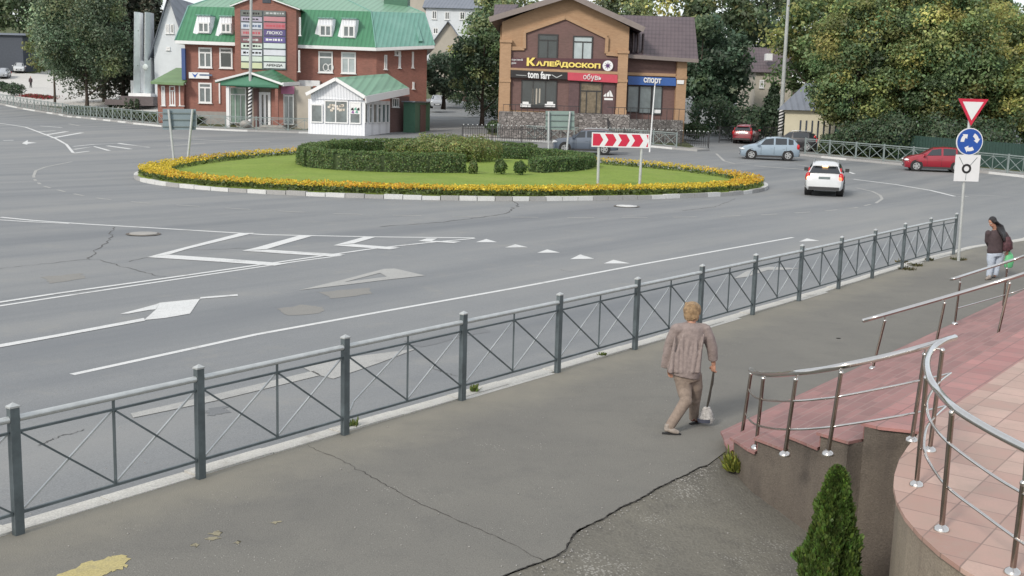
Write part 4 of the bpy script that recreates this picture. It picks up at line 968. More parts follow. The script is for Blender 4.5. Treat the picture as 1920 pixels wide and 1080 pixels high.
    for a, c, mm, g in ((430, 548, (.33, .66), 'green_glass'), (815, 890, (.5,), 'mid_glass')):
        u0, u1 = W(a, c); window(GF, (u0, u1, zg + .35, zt - .25), t, 'fence_rail', g, mm, .8, .09, .12, name='shop_window', px=False, sill=False)
    u0, u1 = W(600, 640); b = MB(); GF.box(b, u0, u1, zg, zt - .3, .11, .22); b.build('panel', 'wine_brick', t)
    u0, u1 = W(640, 722); window(GF, (u0, u1, zg + .02, zt - .6), t, 'frame_white', 'dark_glass', (.5,), None, .22, .12, name='door', px=False, sill=False)
    u0, u1 = W(728, 815); b = MB(); GF.box(b, u0, u1, zg, zt, .11, .24); b.build('panel', 'red_brick', t)
    u0, u1 = W(800, 895); b = MB(); GF.box(b, u0, u1, zt - .7, zt - .05, .25, .3); b.build('banner', mat('pink_sign', srgb(170, 90, 130), .5), t)
    # steps
    b = MB(); b.box(GF.A.x + 2.5, GF.B.x - 2, 94.6, 96.7, zg - .4, zg + .3); b.box(GF.A.x + 2.2, GF.B.x - 1.7, 94.2, 94.6, zg - .4, zg + .15); b.build('steps', 'concrete', t)
    # white framed passage beside the kiosk
    q = F.rect(*(u2(930, 580) + u2(1080, 650))); b = MB(); F.box(b, q[0], q[1], q[2], q[3], .0, .8); b.build('porch_beam', 'frame_white', t)
    q = F.rect(*(u2(935, 650) + u2(1010, 870))); b = MB(); F.box(b, q[0], q[1], GZ - .8, q[3], .0, .25); b.build('doorway', 'dark_wall', t)
    b = MB(); p = F.P(q[0] + .1, GZ - .8, 1.0); b.box(p.x - .08, p.x + .08, p.y - .08, p.y + .08, GZ - .8, q[3] + .2); b.build('porch_post', 'frame_white', t)
    for xx in ((347, 606), (353, 745)): pass
    b = MB(); q = F.hit(*u2(352, 600)); F.box(b, q[0] - .06, q[0] + .06, F.hit(*u2(352, 745))[1], q[1], .0, .12); b.build('drainpipe', 'frame_white', t)
    # small annex on the left with its own lean-to roof
    z0 = T(-32, 100); L0 = at(296, 205, 99.5); R0 = at(346, 205, 99.6); AF = Fac(L0, R0); zt = AF.hit(320, 157)[1]
    b = MB(); b.prism([(L0.x, 99.5), (R0.x - .02, 99.5), (R0.x - .02, 106), (L0.x, 106)], z0 - .5, zt); ax = b.build('annex', 'red_brick', t)
    P0 = at(282, 153, 98.6); P1 = at(344, 156, 98.8); P2 = Vector((P1.x - .1, 103.5, at(340, 127, 103).z)); P3 = Vector((P0.x + .8, 103.5, P2.z)); b = MB()
    b.add([P0, P1, P2, P3] + [p - Vector((0, 0, .2)) for p in (P0, P1, P2, P3)], [(0, 1, 2, 3), (7, 6, 5, 4), (0, 4, 5, 1), (1, 5, 6, 2), (2, 6, 7, 3), (3, 7, 4, 0)]); b.build('roof', 'moss_roof', ax)
    for x0, x1 in ((303, 310), (318, 329), (336, 345)): window(AF, (x0, 161, x1, 198), ax, 'frame_white', 'mid_glass', (.5,), .75, .1)
red_building()

mat('pic_green', srgb(90, 160, 140), .6); mat('pic_purple', srgb(140, 90, 150), .6)
def kiosk():
    A = at(578, 235, 92.5); C = at(684, 240, 91.5); D = at(731, 236, 96.5); z0 = T(A.x, 92) - .1
    B_ = A + (D - C)
    t = thing('kiosk', Vector(((A.x + D.x) / 2, 94, z0)), 'white glazed kiosk pavilion with pale green gable roof beside the red building', 'kiosk')
    F = Fac(A, C); S = Fac(C, D); Lf = (C - A).length; Ls = Vector((D.x - C.x, D.y - C.y, 0)).length
    ze = F.hit(*u2(1000, 712))[1]
    b = MB(); b.prism([(A.x, A.y), (C.x, C.y), (D.x, D.y), (B_.x, B_.y)], z0 - .3, ze); b.build('wall', 'white_siding', t)
    eL = at(*u2(975, 668), 91.9); pk = at(*u2(1187, 558), 91.4); eR = at(*u2(1400, 690), 90.9); eRb = at(*u2(1712, 630), 97); pkb = at(*u2(1560, 530), 96.4); eLb = eL + (eRb - eR)
    th = Vector((0, 0, -.1)); b = MB()
    b.add([pk, eR, eRb, pkb] + [p + th for p in (pk, eR, eRb, pkb)], [(0, 1, 2, 3), (7, 6, 5, 4), (0, 4, 5, 1), (1, 5, 6, 2), (2, 6, 7, 3), (3, 7, 4, 0)])
    b.add([eL, pk, pkb, eLb] + [p + th for p in (eL, pk, pkb, eLb)], [(0, 1, 2, 3), (7, 6, 5, 4), (0, 4, 5, 1), (1, 5, 6, 2), (2, 6, 7, 3), (3, 7, 4, 0)])
    rf = b.build('roof', 'pale_green_roof', t)
    b = MB(); up = Vector((0, -.05, -.12)); b.bar(eL + up, pk + up, .1, .26); b.bar(pk + up, eR + up, .1, .26); up2 = Vector((.05, -.03, -.3)); b.bar(eR + up2, eRb + up2, .1, .55); b.build('fascia', 'frame_white', rf)
    b = MB(); k = Vector((0, .35, -.3)); zb = ze
    b.slab([Vector((eL.x + .3, A.y - .12, zb)), Vector((eR.x - .25, C.y - .14, zb)), Vector((eR.x - .25, C.y - .14, eR.z - .15)), pk + Vector((0, .2, -.2)), Vector((eL.x + .3, A.y - .12, eL.z - .15))], .25); b.build('gable', 'white_siding', t)
    W = lambda a: F.hit(320 + a / 3.84, 215)[0]; zb = F.hit(*u2(1190, 888))[1]; zt = F.hit(*u2(1190, 722))[1]
    for a, c, mm, g, z_ in ((1012, 1098, (), 'mid_glass', zt - .35), (1110, 1280, (.48,), 'mid_glass', zt), (1290, 1372, (), 'mid_glass', zt - .1)):
        window(F, (W(a), W(c), zb, z_), t, 'frame_white', g, mm, None, .1, .02, name='shop_window', px=False, sill=False)
    b = MB(); r = random.Random(4)       # pale lamps and goods painted on the middle window
    for k in range(14): u = W(1195 + r.uniform(-60, 60)); z = zt - .35 - r.uniform(0, .5); F.box(b, u - .12, u + .12, z - .09, z + .09, .075, .085)
    b.build('window_decoration', mat('deco_cream', (.6, .55, .48), .6, .2, 5), t)
    q = (W(1294), W(1368)); b = MB(); F.box(b, q[0], q[1], zb + .8, zt - .15, .075, .085); ps = b.build('poster', 'white_paint', t)
    for k, (uu, zz, mm) in enumerate(((.08, 1.1, 'black'), (.38, 1.12, 'pic_green'), (.66, 1.1, 'black'), (.12, .86, 'pic_purple'), (.5, .88, 'pic_green'))):
        u = q[0] + (q[1] - q[0]) * uu; b = MB(); F.poly(b, [(u, zb + zz), (u + .26, zb + zz - .03), (u + .2, zb + zz + .22), (u + .06, zb + zz + .16)], .085, .095); b.build('printed_patch', mm, ps)
    X = lambda a: S.hit(320 + a / 3.84, 215)[0]; zs0 = S.hit(*u2(1450, 885))[1]; zs1 = S.hit(*u2(1500, 748))[1]
    for a, c in ((1392, 1412), (1424, 1444), (1452, 1480), (1486, 1508), (1516, 1540), (1546, 1566)):
        window(S, (X(a), X(c), zs0, zs1), t, 'frame_white', 'mid_glass', (), .8 if a in (1424, 1486) else None, .06, .02, name='shop_window', px=False, sill=False)
    # brick lean-to behind with a white barred window
    G = at(*u2(1578, 880), 97.2); H = at(*u2(1664, 880), 98.5); LF = Fac(G, H); zt = LF.hit(*u2(1600, 690))[1]
    b = MB(); b.prism([(G.x, G.y), (H.x, H.y), (H.x + .5, H.y + 1.5), (G.x + .5, G.y + 2)], z0 - .3, zt); lt = b.build('back_room', 'wine_brick', t)
    window(LF, u2(1592, 705) + u2(1640, 772), lt, 'frame_white', 'dark_glass', (.33, .66), None, .09)
kiosk()
def bins():
    p = at(*u2(1675, 900), 97.5); q = at(*u2(1760, 905), 97.5); r_ = at(*u2(1838, 895), 101); z = T(p.x, 98) - .1
    for (a, c, w_, lab, h, m) in ((p, q, 2.2, 'dark green metal garage box nearest the kiosk', at(*u2(1700, 735), 97.5).z, 'green_metal'),):
        t = thing('metal_shed', Vector(((a.x + r_.x) / 2, 99, z)), 'dark green ribbed metal shed behind the white kiosk at the side street', 'shed')
        b = MB(); b.prism([(a.x, 97.6), (c.x, 97.4), (r_.x, 100.6), (a.x + 2, 101.2)], z - .2, h); b.build('wall', m, t)
        F = Fac(Vector((a.x, 97.6, 0)), Vector((c.x, 97.4, 0))); b = MB()
        for k in range(14): u = (F.B - F.A).length * (k + .5) / 14; F.box(b, u - .025, u + .025, z, h - .05, 0, .04)
        b.build('ribs', 'green_metal', t)
        F2 = Fac(Vector((c.x, 97.4, 0)), Vector((r_.x, 100.6, 0))); b = MB(); L_ = (F2.B - F2.A).length; F2.box(b, L_ * .45, L_ * .95, z, h - .2, 0, .06); b.build('door', 'wine_brick', t)
        b = MB(); b.prism([(a.x - .15, 97.3), (c.x, 97.1), (r_.x + .3, 100.6), (a.x + 2, 101.5)], h, h + .1); b.build('roof', 'grey_roof', t)
bins()

def u3(u, v): return (780 + u / 3.43, v / 3.43)
def shop():
    A = at(*u3(540, 700), 93); C = at(*u3(1350, 700), 92.7); D = at(*u3(1350, 700), 94.4); E_ = at(*u3(1710, 770), 95.0); z0 = T(4, 92) - .3
    F = Fac(A, C); S = Fac(D, E_); Lf = (C - A).length; Ls = (E_ - D).length
    zf = F.hit(*u3(800, 712))[1]                       # floor level on top of the stone plinth
    t = thing('shop_building', Vector(((A.x + E_.x) / 2, 98, z0)), 'ochre and brown brick shop building with a wide gable and tiled roof', 'building')
    ez = F.hit(*u3(545, 140))[1]; ezr = F.hit(*u3(1370, 175))[1]
    pk = F.hit(*u3(985, -28)); dep = 16
    b = MB(); pts = [(0, z0), (Lf, z0), (Lf, ezr), (pk[0], pk[1]), (0, ez)]
    b.add([F.P(u, z) for u, z in pts] + [F.P(u, z, -dep) for u, z in pts], [tuple(range(5)), tuple(range(9, 4, -1))] + [(i, 5 + i, 5 + (i + 1) % 5, (i + 1) % 5) for i in range(5)])
    b.build('wall', 'ochre_brick', t)
    # roof of the gable part with grey verge boards
    l_ = F.hit(*u3(475, 128)); r_ = F.hit(*u3(1462, 192)); up = .12
    b = MB()
    for (p, q) in ((l_, pk), (pk, r_)):
        P = [F.P(p[0], p[1] + up, 1.0), F.P(q[0], q[1] + up, 1.0), F.P(q[0], q[1] + up, -dep - .8), F.P(p[0], p[1] + up, -dep - .8)]; Q = [v - Vector((0, 0, .12)) for v in P]
        b.add(P + Q, [(0, 1, 2, 3), (7, 6, 5, 4), (0, 4, 5, 1), (1, 5, 6, 2), (2, 6, 7, 3), (3, 7, 4, 0)])
    rf = b.build('roof', 'brown_tiles', t)
    b = MB(); b.bar(F.P(l_[0], l_[1] - .05, 1.04), F.P(pk[0], pk[1] - .05, 1.04), .08, .42); b.bar(F.P(pk[0], pk[1] - .05, 1.04), F.P(r_[0], r_[1] - .05, 1.04), .08, .42)
    b.build('verge_board', mat('verge_grey', srgb(128, 116, 112), .6), rf)
    # right wing
    ew = S.hit(*u3(1400, 358))[1]
    b = MB(); S.box(b, -1.5, Ls, z0, ew + .1, -10, 0); b.build('wing_wall', 'wine_brick', t)
    a0 = S.P(S.hit(*u3(1365, 352), .9)[0], S.hit(*u3(1365, 352), .9)[1], .9); a1 = S.P(S.hit(*u3(1816, 382), .9)[0], S.hit(*u3(1816, 382), .9)[1], .9)
    tpz = at(*u3(1790, 110), 100.5); b = MB(); r0 = Vector((a0.x - .8, 100.3, tpz.z)); r1 = Vector((tpz.x, 100.5, tpz.z)); bk0 = Vector((a0.x, 106, ew)); bk1 = Vector((a1.x, 106, ew))
    b.add([a0 - Vector((2, 0, 0)), a1, r1, r0 - Vector((2, 0, 0)), bk0, bk1], [(0, 1, 2, 3), (3, 2, 5, 4), (1, 5, 2), (0, 3, 4), (0, 4, 5, 1)]); wr = b.build('wing_roof', 'brown_tiles', t)
    b = MB(); b.bar(a0 - Vector((.0, .05, .12)), a1 - Vector((0, .05, .12)), .1, .3); b.build('gutter', 'verge_grey', wr)
    b = MB(); p = F.hit(*u3(1422, 290)); 
    for k in range(5): S.box(b, -.6 + k * .42, -.5 + k * .42, S.hit(*u3(1400, 340))[1], S.hit(*u3(1400, 215))[1], .05, .5)
    b.build('slats', 'brown_tiles', wr)
    # left part of the roof, seen beyond the gable
    b = MB(); q0 = at(*u3(500, 100), 101); q1 = at(*u3(505, 28), 106); q2 = at(*u3(660, 28), 106); q3 = at(*u3(600, 108), 101); b.slab([q0, q1, q2, q3], .2); b.build('back_roof', 'brown_tiles', t)
    b = MB(); b.prism([(q0.x + .6, 101.3), (q3.x, 101.3), (q3.x, 107), (q0.x + .6, 107)], z0, q0.z - .2); b.build('back_wall', 'ochre_brick', t)
    # recessed brown panel with its stepped moulding
    H = lambda u, v: F.hit(*u3(u, v))
    ol = [H(610, 312), H(697, 312), H(697, 205), H(962, 112), H(1228, 240), H(1222, 345), H(1300, 352), H(1292, 740), H(610, 706)]
    b = MB(); F.poly(b, ol, .0, .06); b.build('brick_panel', 'wine_brick', t)
    b = MB()
    for i in range(6):
        F_a, F_b = ol[i], ol[i + 1]; b.bar(F.P(*F_a, .1), F.P(*F_b, .1), .26, .3)
    b.build('moulding', 'ochre_brick', t)
    for a, c, top in ((540, 608, 275), (1292, 1355, 345)):
        q = F.rect(*(u3(a, top) + u3(c, 712))); b = MB(); F.box(b, q[0], q[1], z0 if a > 1000 else zf - .2, q[3], .0, .38); F.box(b, q[0] - .08, q[1] + .08, q[3], q[3] + .22, .0, .48)
        zz = F.hit(*u3(a, 520))[1]; F.box(b, q[0] - .05, q[1] + .05, zz - .1, zz + .12, .0, .44); F.box(b, q[0] - .05, q[1] + .05, zf - .2, zf + .25, .0, .45); b.build('pilaster', 'ochre_brick', t)
    q = S.rect(*(u3(1665, 390) + u3(1725, 770))); b = MB(); S.box(b, q[0], Ls + .05, z0, q[3], .0, .38); zz = S.hit(*u3(1690, 500))[1]; S.box(b, q[0] - .06, Ls + .1, zz - .1, zz + .12, .0, .44); b.build('pilaster', 'ochre_brick', t)
    q = F.rect(*(u3(610, 452) + u3(1295, 462))); b = MB(); F.poly(b, [H(606, 436), H(1300, 462), H(1300, 480), H(606, 454)], .06, .4); b.build('string_course', 'ochre_brick', t)
    b = MB(); S.box(b, -.2, q[1] * 0 + S.hit(*u3(1665, 480))[0], S.hit(*u3(1500, 489))[1], S.hit(*u3(1500, 470))[1], .0, .3); b.build('string_course', 'ochre_brick', t)
    # upper windows
    q = F.rect(*(u3(783, 220) + u3(912, 380))); window(F, q, t, 'black_plastic', 'dark_glass', (.5,), .75, .1, .06, px=False)
    q = F.rect(*(u3(1008, 232) + u3(1136, 386))); window(F, q, t, 'black_plastic', 'pale_glass', (.5,), .75, .1, .06, px=False)
    # signs
    b = MB(); F.poly(b, [H(608, 372), H(1298, 380), H(1298, 462), H(608, 436)], .06, .26); s1 = b.build('sign', mat('sign_plum', srgb(84, 44, 52), .5), t)
    def letters(F_, txt, u0, v0, u1, v1, off, m, par, bold=.02, dep=.08):
        a = F_.hit(*u3(u0, v1[0] if hasattr(v1, '__len__') else v1)); c = F_.hit(*u3(u1, v1[1] if hasattr(v1, '__len__') else v1)); e = F_.hit(*u3(u0, v0[0] if hasattr(v0, '__len__') else v0))
        L_ = c[0] - a[0]; tx = (F_.t + Vector((0, 0, (c[1] - a[1]) / L_)))
        return text_mb(txt, F_.P(a[0], a[1], off), tx, (0, 0, 1), L_, e[1] - a[1], dep, bold).build('lettering', m, par)
    yel = mat('sign_yellow', srgb(232, 206, 60), .5, .05)
    letters(F, 'К', 712, 372, 768, 425, .26, yel, s1, .05, .12); letters(F, 'АЛЕЙДОСКОП', 772, (384, 392), 1184, (430, 448), .26, yel, s1, .05, .12)
    letters(F, 'торговый', 614, 378, 686, 394, .26, 'frame_white', s1, .01, .03); letters(F, 'дом', 614, 402, 644, 414, .26, 'frame_white', s1, .01, .03)
    c = H(1232, 424); b = MB(); n = 24; F.poly(b, [(c[0] + .5 * math.cos(2 * PI * k / n), c[1] + .5 * math.sin(2 * PI * k / n)) for k in range(n)], .26, .34); em = b.build('emblem', 'sign_plum', s1)
    b = MB(); F.poly(b, [(c[0] + .42 * math.cos(2 * PI * k / n), c[1] + .42 * math.sin(2 * PI * k / n)) for k in range(n)], .34, .36); b.build('emblem_disc', 'white_paint', em)
    b = MB()
    for k in range(8): a = 2 * PI * k / 8; F.poly(b, [(c[0] + .32 * math.cos(a), c[1] + .32 * math.sin(a)), (c[0] + .1 * math.cos(a + .5), c[1] + .1 * math.sin(a + .5)), (c[0], c[1]), (c[0] + .1 * math.cos(a - .5), c[1] + .1 * math.sin(a - .5))], .36, .375)
    b.build('emblem_star', mat('star_purple', srgb(90, 50, 110)), em)
    b = MB(); F.poly(b, [H(610, 450), H(974, 466), H(974, 512), H(610, 498)], .06, .46); s2 = b.build('sign', mat('sign_black', srgb(38, 34, 36), .45), t)
    letters(F, 'tom farr', 718, (454, 458), 866, (502, 512), .46, 'frame_white', s2, .03)
    b = MB(); q = H(905, 492)
    for sg in (-1, 1): b.bar(F.P(q[0], q[1] - .1, .48), F.P(q[0] + sg * .42, q[1] + .12, .48), .03, .06)
    b.build('bird_emblem', 'fence_rail', s2); b = MB(); q = H(680, 484); b.bar(F.P(q[0] - .45, q[1], .48), F.P(q[0] + .4, q[1] - .03, .48), .02, .04); b.build('stroke', 'fence_rail', s2)
    b = MB(); F.poly(b, [H(975, 466), H(1294, 482), H(1294, 534), H(975, 516)], .06, .46); s3 = b.build('sign', mat('sign_red', srgb(196, 44, 72), .45), t)
    letters(F, 'обувь', 1074, (474, 480), 1190, (520, 528), .46, 'frame_white', s3, .0)
    b = MB(); I = lambda u, v: S.hit(*u3(u, v)); S.poly(b, [I(1357, 490), I(1664, 502), I(1664, 553), I(1357, 544)], .02, .4); s4 = b.build('sign', mat('sign_blue', srgb(38, 92, 170), .45), t)
    letters(S, 'спорт', 1455, (498, 502), 1567, (541, 549), .4, 'frame_white', s4, .03)
    b = MB(); S.poly(b, [I(1670, 515), I(1715, 517), I(1712, 542), I(1670, 540)], .38, .46); b.build('small_sign', 'white_paint', t)
    # ground floor glazing
    q = F.rect(*(u3(676, 515) + u3(906, 690))); window(F, (q[0], q[1], q[2], q[3]), t, 'black_plastic', 'dark_glass', (.33, .68), None, .09, .06, name='shop_window', px=False)
    for u in (705, 862): b = MB(); p = H(u, 670); F.box(b, p[0] - .42, p[0] + .42, p[1] - .22, p[1] + .02, .14, .16); F.box(b, p[0] - .25, p[0] + .25, p[1] + .02, p[1] + .2, .14, .155); b.build('window_notice', 'white_paint', t)
    b = MB(); r = random.Random(9)
    for u in (752, 775, 795): p = H(u, 610); F.box(b, p[0] - .06, p[0] + .06, p[1] - r.uniform(.6, 1), p[1] + .5, .105, .12)
    b.build('window_display', 'render_beige', t)
    q = F.rect(*(u3(1052, 528) + u3(1196, 742))); window(F, (q[0], q[1], q[2] + .1, q[3]), t, 'black_plastic', mat('shop_interior', (.16, .13, .09), .3, .6, 3), (.3, .75), .72, .09, .06, name='door', px=False, sill=False)
    b = MB(); q = F.rect(*(u3(980, 528) + u3(1046, 740))); F.box(b, q[0], q[1], q[2], q[3], .06, .16); b.build('poster', mat('plum_panel', srgb(92, 66, 68), .6, .3, 3), t)
    b = MB(); q = F.rect(*(u3(1206, 540) + u3(1278, 745))); F.box(b, q[0], q[1], q[2], q[3], .06, .16); ad = b.build('poster', 'plum_panel', t)
    b = MB(); c = H(1238, 612)
    for x0, x1, h0, h1 in ((-.40, -.20, .10, .26), (-.15, .07, .26, .44), (.12, .38, .44, .10)): F.poly(b, [(c[0] + x0, c[1] - .12), (c[0] + x1, c[1] - .12), (c[0] + (x1 - .02 if h1 > h0 else x0 + .06), c[1] - .12 + max(h0, h1)), (c[0] + (x0 + .0 if h1 > h0 else x0 - .06), c[1] - .12 + (h0 if h1 > h0 else h0 + .08))], .16, .18)
    F.box(b, c[0] - .34, c[0] + .36, c[1] - .4, c[1] - .24, .16, .18); b.build('emblem', 'frame_white', ad)
    for u0, u1 in ((1358, 1432), (1434, 1512), (1514, 1580)):
        q = S.rect(*(u3(u0, 553) + u3(u1, 722 + (u0 - 1358) * .1))); window(S, q, t, 'black_plastic', 'mid_glass', (), None, .06, .02, name='shop_window', px=False, sill=False)
    q = I(1552, 718); b = MB(); S.box(b, q[0] - .3, q[0] + .25, q[1] - .12, q[1] + .15, .1, .13); b.build('window_notice', 'white_paint', t)
    # stone plinth terrace with steps and a black railing
    z1 = zf - .12; b = MB(); p0 = F.P(.2, 0, 0); 
    b.prism([(A.x - .1, A.y - .1), (A.x + .2, A.y - 2.0), (C.x + .1, C.y - 2.2), (C.x + .1, C.y - .1)], z0 - .4, z1); b.build('terrace', 'rubble_stone', t)
    b = MB(); b.prism([(C.x + .12, C.y + .6), (C.x + .12, C.y - 2.2), (E_.x - .2, E_.y - 2.0), (E_.x, E_.y - .1)], z0 - .4, z1 - .35); b.build('terrace', 'rubble_stone', t)
    sx0 = F.P(H(1040, 700)[0], 0).x; sx1 = F.P(H(1215, 700)[0], 0).x; b = MB(); nst = 9
    for k in range(nst): zt = z1 - (z1 - z0 - .1) * (k + 1) / (nst + 1); b.box(sx0, sx1, C.y - 2.35 - .2 * (k + 1), C.y - 2.25 - .2 * k, z0 - .4, zt)
    b.build('steps', 'rubble_stone', t)
    b = MB(); X0 = A.x + .3; X1 = E_.x - .4; n = 30; zz = z1 + .0
    for k in range(n + 1):
        x = X0 + (X1 - X0) * k / n
        if sx0 < x < sx1: continue
        b.bar((x, C.y - 2.05, z1 - .4 if x > C.x else z1), (x, C.y - 2.05, z1 + .55), .035)
    b.bar((X0, C.y - 2.05, z1 + .55), (sx0, C.y - 2.05, z1 + .55), .05); b.bar((sx1, C.y - 2.05, z1 + .55), (X1, C.y - 2.05, z1 + .55), .05)
    b.build('railing', 'black_plastic', t)
shop()

def simple_house(name, label, p0, p1, depth, ztop, m, roof_m, wins, over=.5, ridge=2.5, gable=True, zb=None, ridge_dir='side', glass='dark_glass'):
    """p0,p1: front bottom corners as points; front between them"""
    F = Fac(p0, p1); L_ = (F.B - F.A).length; z0 = (zb if zb is not None else min(T(p0.x, p0.y), T(p1.x, p1.y))) - .5
    c = F.P(L_ / 2, z0, -depth / 2); t = thing(name, c, label, 'house' if 'house' in name else 'building')
    if ridge_dir == 'front':       # gable faces us
        pts = [(0, z0), (L_, z0), (L_, ztop), (L_ / 2, ztop + ridge), (0, ztop)]
        b = MB(); b.add([F.P(u, z) for u, z in pts] + [F.P(u, z, -depth) for u, z in pts], [tuple(range(5)), tuple(range(9, 4, -1))] + [(i, 5 + i, 5 + (i + 1) % 5, (i + 1) % 5) for i in range(5)]); b.build('wall', m, t)
        b = MB(); k = ridge / (L_ / 2)
        for a, c_ in (((-over, ztop - over * k), (L_ / 2, ztop + ridge)), ((L_ / 2, ztop + ridge), (L_ + over, ztop - over * k))):
            P = [F.P(a[0], a[1] + .15, over), F.P(c_[0], c_[1] + .15, over), F.P(c_[0], c_[1] + .15, -depth - over), F.P(a[0], a[1] + .15, -depth - over)]; Q = [v - Vector((0, 0, .14)) for v in P]
            b.add(P + Q, [(0, 1, 2, 3), (7, 6, 5, 4), (0, 4, 5, 1), (1, 5, 6, 2), (2, 6, 7, 3), (3, 7, 4, 0)])
        rf = b.build('roof', roof_m, t)
    else:
        b = MB(); F.box(b, 0, L_, z0, ztop, -depth, 0); b.build('wall', m, t)
        b = MB(); P = [F.P(-over, ztop, over), F.P(L_ + over, ztop, over), F.P(L_ + over, ztop, -depth - over), F.P(-over, ztop, -depth - over), F.P(-over if gable else L_ * .2, ztop + ridge, -depth / 2), F.P(L_ + over if gable else L_ * .8, ztop + ridge, -depth / 2)]
        b.add(P, [(0, 1, 5, 4), (2, 3, 4, 5), (0, 4, 3), (1, 2, 5), (3, 2, 1, 0)]); rf = b.build('roof', roof_m, t)
    for rc in wins: window(F, rc, t, 'frame_white', glass, (.5,) if rc[2] - rc[0] > 6 else (), None, .12)
    return t, rf, F
# tall pale grey house behind the red building
simple_house('grey_house', 'tall pale blue grey house end rising behind the monument and green roof', at(291, 190, 128), at(352, 190, 128), 16, at(300, 20, 128).z - 4.0, 'render_white', 'grey_roof',
             [(311, 45, 318, 63), (320, 45, 326, 63), (312, 88, 319, 94)], ridge=5.5, ridge_dir='front')
# white house far behind the side street
t_, rf_, F_ = simple_house('white_house', 'white house with grey roof far up the side street left of the trees', at(798, 60, 165), at(906, 60, 165), 12, at(850, 16, 165).z, 'render_white', 'grey_roof', [(810, 20, 819, 36), (834, 22, 843, 37), (862, 22, 872, 37)], ridge=2.2, zb=at(850, 70, 165).z - 3)
simple_house('cream_house', 'small cream gabled house with dark roof up the side street', at(806, 130, 150), at(872, 130, 150), 9, at(840, 88, 150).z, 'render_beige', 'grey_roof', [(812, 52, 822, 64), (861, 104, 870, 118)], ridge=3.2, ridge_dir='front', zb=at(840, 150, 150).z - 1)
simple_house('dark_roof_house', 'cream house with dark brown roof seen between the trees right of the shop', at(1414, 190, 128), at(1482, 190, 128), 10, at(1440, 136, 128).z, 'render_beige', 'brown_tiles', [(1424, 150, 1432, 165)], ridge=3.0, zb=T(30, 128))
q_ = at(1439, 108, 129); b = MB(); b.box(q_.x - .35, q_.x + .35, q_.y - 1, q_.y, q_.z - .35, q_.z + .4)
tag(b.build('satellite_dish', 'frame_white', None), 'small white box on the dark brown roof right of the shop', 'dish')
t_, rf_, F_ = simple_house('cream_cottage', 'low cream wall and pale roof half hidden by the big right hand tree', at(1471, 232, 98), at(1585, 250, 94), 8, at(1471, 206, 98).z, 'render_cream', 'grey_roof', [], ridge=2.4, zb=T(24, 96) - .3, gable=True)
b = MB()
for k in range(9):
    p = at(1500 + k * 11, 248 + k, 92.0); z = T(p.x, p.y); b.bar((p.x, p.y, z), (p.x, p.y, z + 2.3), .12)
tag(b.build('yard_fence', 'dark_wall', None), 'dark upright posts of a yard fence before the cream cottage', 'fence')
t_, rf_, F_ = simple_house('market_hall', 'long dark blue flat canopy building at the far left edge', at(-60, 120, 190), at(44, 120, 190), 10, at(20, 66, 190).z, 'dark_wall', 'grey_roof', [], ridge=.6, zb=at(20, 128, 190).z)
simple_house('grey_block', 'pale long building with grey roof beyond the trees at top left centre', at(700, 20, 190), at(800, 20, 190), 14, at(780, 2, 190).z + 1, 'render_beige', 'grey_roof', [], ridge=2.5, zb=at(760, 40, 190).z)
run_fence('metal_fence', [RB_[0] + Vector((1.5, 2.5, 0)), RB_[len(RB_) // 3] + Vector((1, 1.8, 0)), RB_[-1] + Vector((1, 1.2, 0))], 1.75, 'long dark green sheet metal fence behind the right hand street fence', 3.0, 'solid', mat('fence_green', srgb(38, 70, 62), .6, .15), cat='fence')
run_fence('picket_fence', [at(1345, 268, 97) + Vector((.5, 2, 0)), at(1400, 262, 104), at(1500, 262, 100), at(1530, 268, 96)], 1.3, 'dark fence beyond the side road behind the dark car', 2.5, 'v', 'black_plastic')

# ================================================================== STEPS, TERRACE AND RAILINGS
_ang = math.atan2(ST.y, ST.x)
tile_mat('terrace_tiles', srgb(194, 158, 142), srgb(166, 122, 108), srgb(128, 100, 90), .35, .35, -_ang, .55, msize=.006, offs=0.0, dirt=srgb(160, 138, 122))
tile_mat('step_tiles', srgb(164, 110, 105), srgb(140, 94, 90), srgb(160, 126, 118), .42, .135, -_ang, .6, msize=.006, offs=.5, dirt=srgb(128, 100, 94))
tile_mat('step_tiles_worn', srgb(180, 118, 112), srgb(160, 100, 96), srgb(120, 90, 84), .3, .3, -_ang, .6, msize=.006, offs=.5, dirt=srgb(140, 115, 108))
mat('riser_tile', srgb(138, 90, 86), .7, .25, 6)
sw_ = ground_mat('stair_wall', (.115, .098, .084), (.15, .13, .108), (.075, .064, .058), grain=70, gscale=1.1, bump=.8, stain=(.17, .15, .125))
tw_ = ground_mat('terrace_wall', (.24, .205, .165), (.3, .26, .2), (.13, .105, .09), grain=70, gscale=1.0, bump=.6, stain=(.16, .11, .085))
def streaks(m, dk, lt):      # water streaks running down the wall
    n = m.node_tree.nodes; l = m.node_tree.links; p = n['Principled BSDF']; old = p.inputs['Base Color'].links[0].from_socket
    g = n.new('ShaderNodeNewGeometry'); mp = n.new('ShaderNodeMapping'); mp.inputs['Scale'].default_value = (3.2, 3.2, .6); l.new(g.outputs['Position'], mp.inputs['Vector'])
    v = noise(n, l, mp.outputs[0], 1.0, 6, .65); c = mix_rgb(n, l, ramp(n, l, v, .52, .68, 0, .75), old, dk); c = mix_rgb(n, l, ramp(n, l, v, .42, .3, 0, .6), c, lt); l.new(c, p.inputs['Base Color'])
streaks(sw_, (.075, .064, .058), (.15, .13, .108)); streaks(tw_, (.12, .1, .085), (.29, .25, .2))
_S = [(-.02, -.02), (.2, -.4), (.4, -.66), (.73, -.93), (1.0, -1.04), (1.27, -1.16), (1.6, -1.33), (1.9, -1.42), (2.0, -1.3), (2.45, -1.15)]
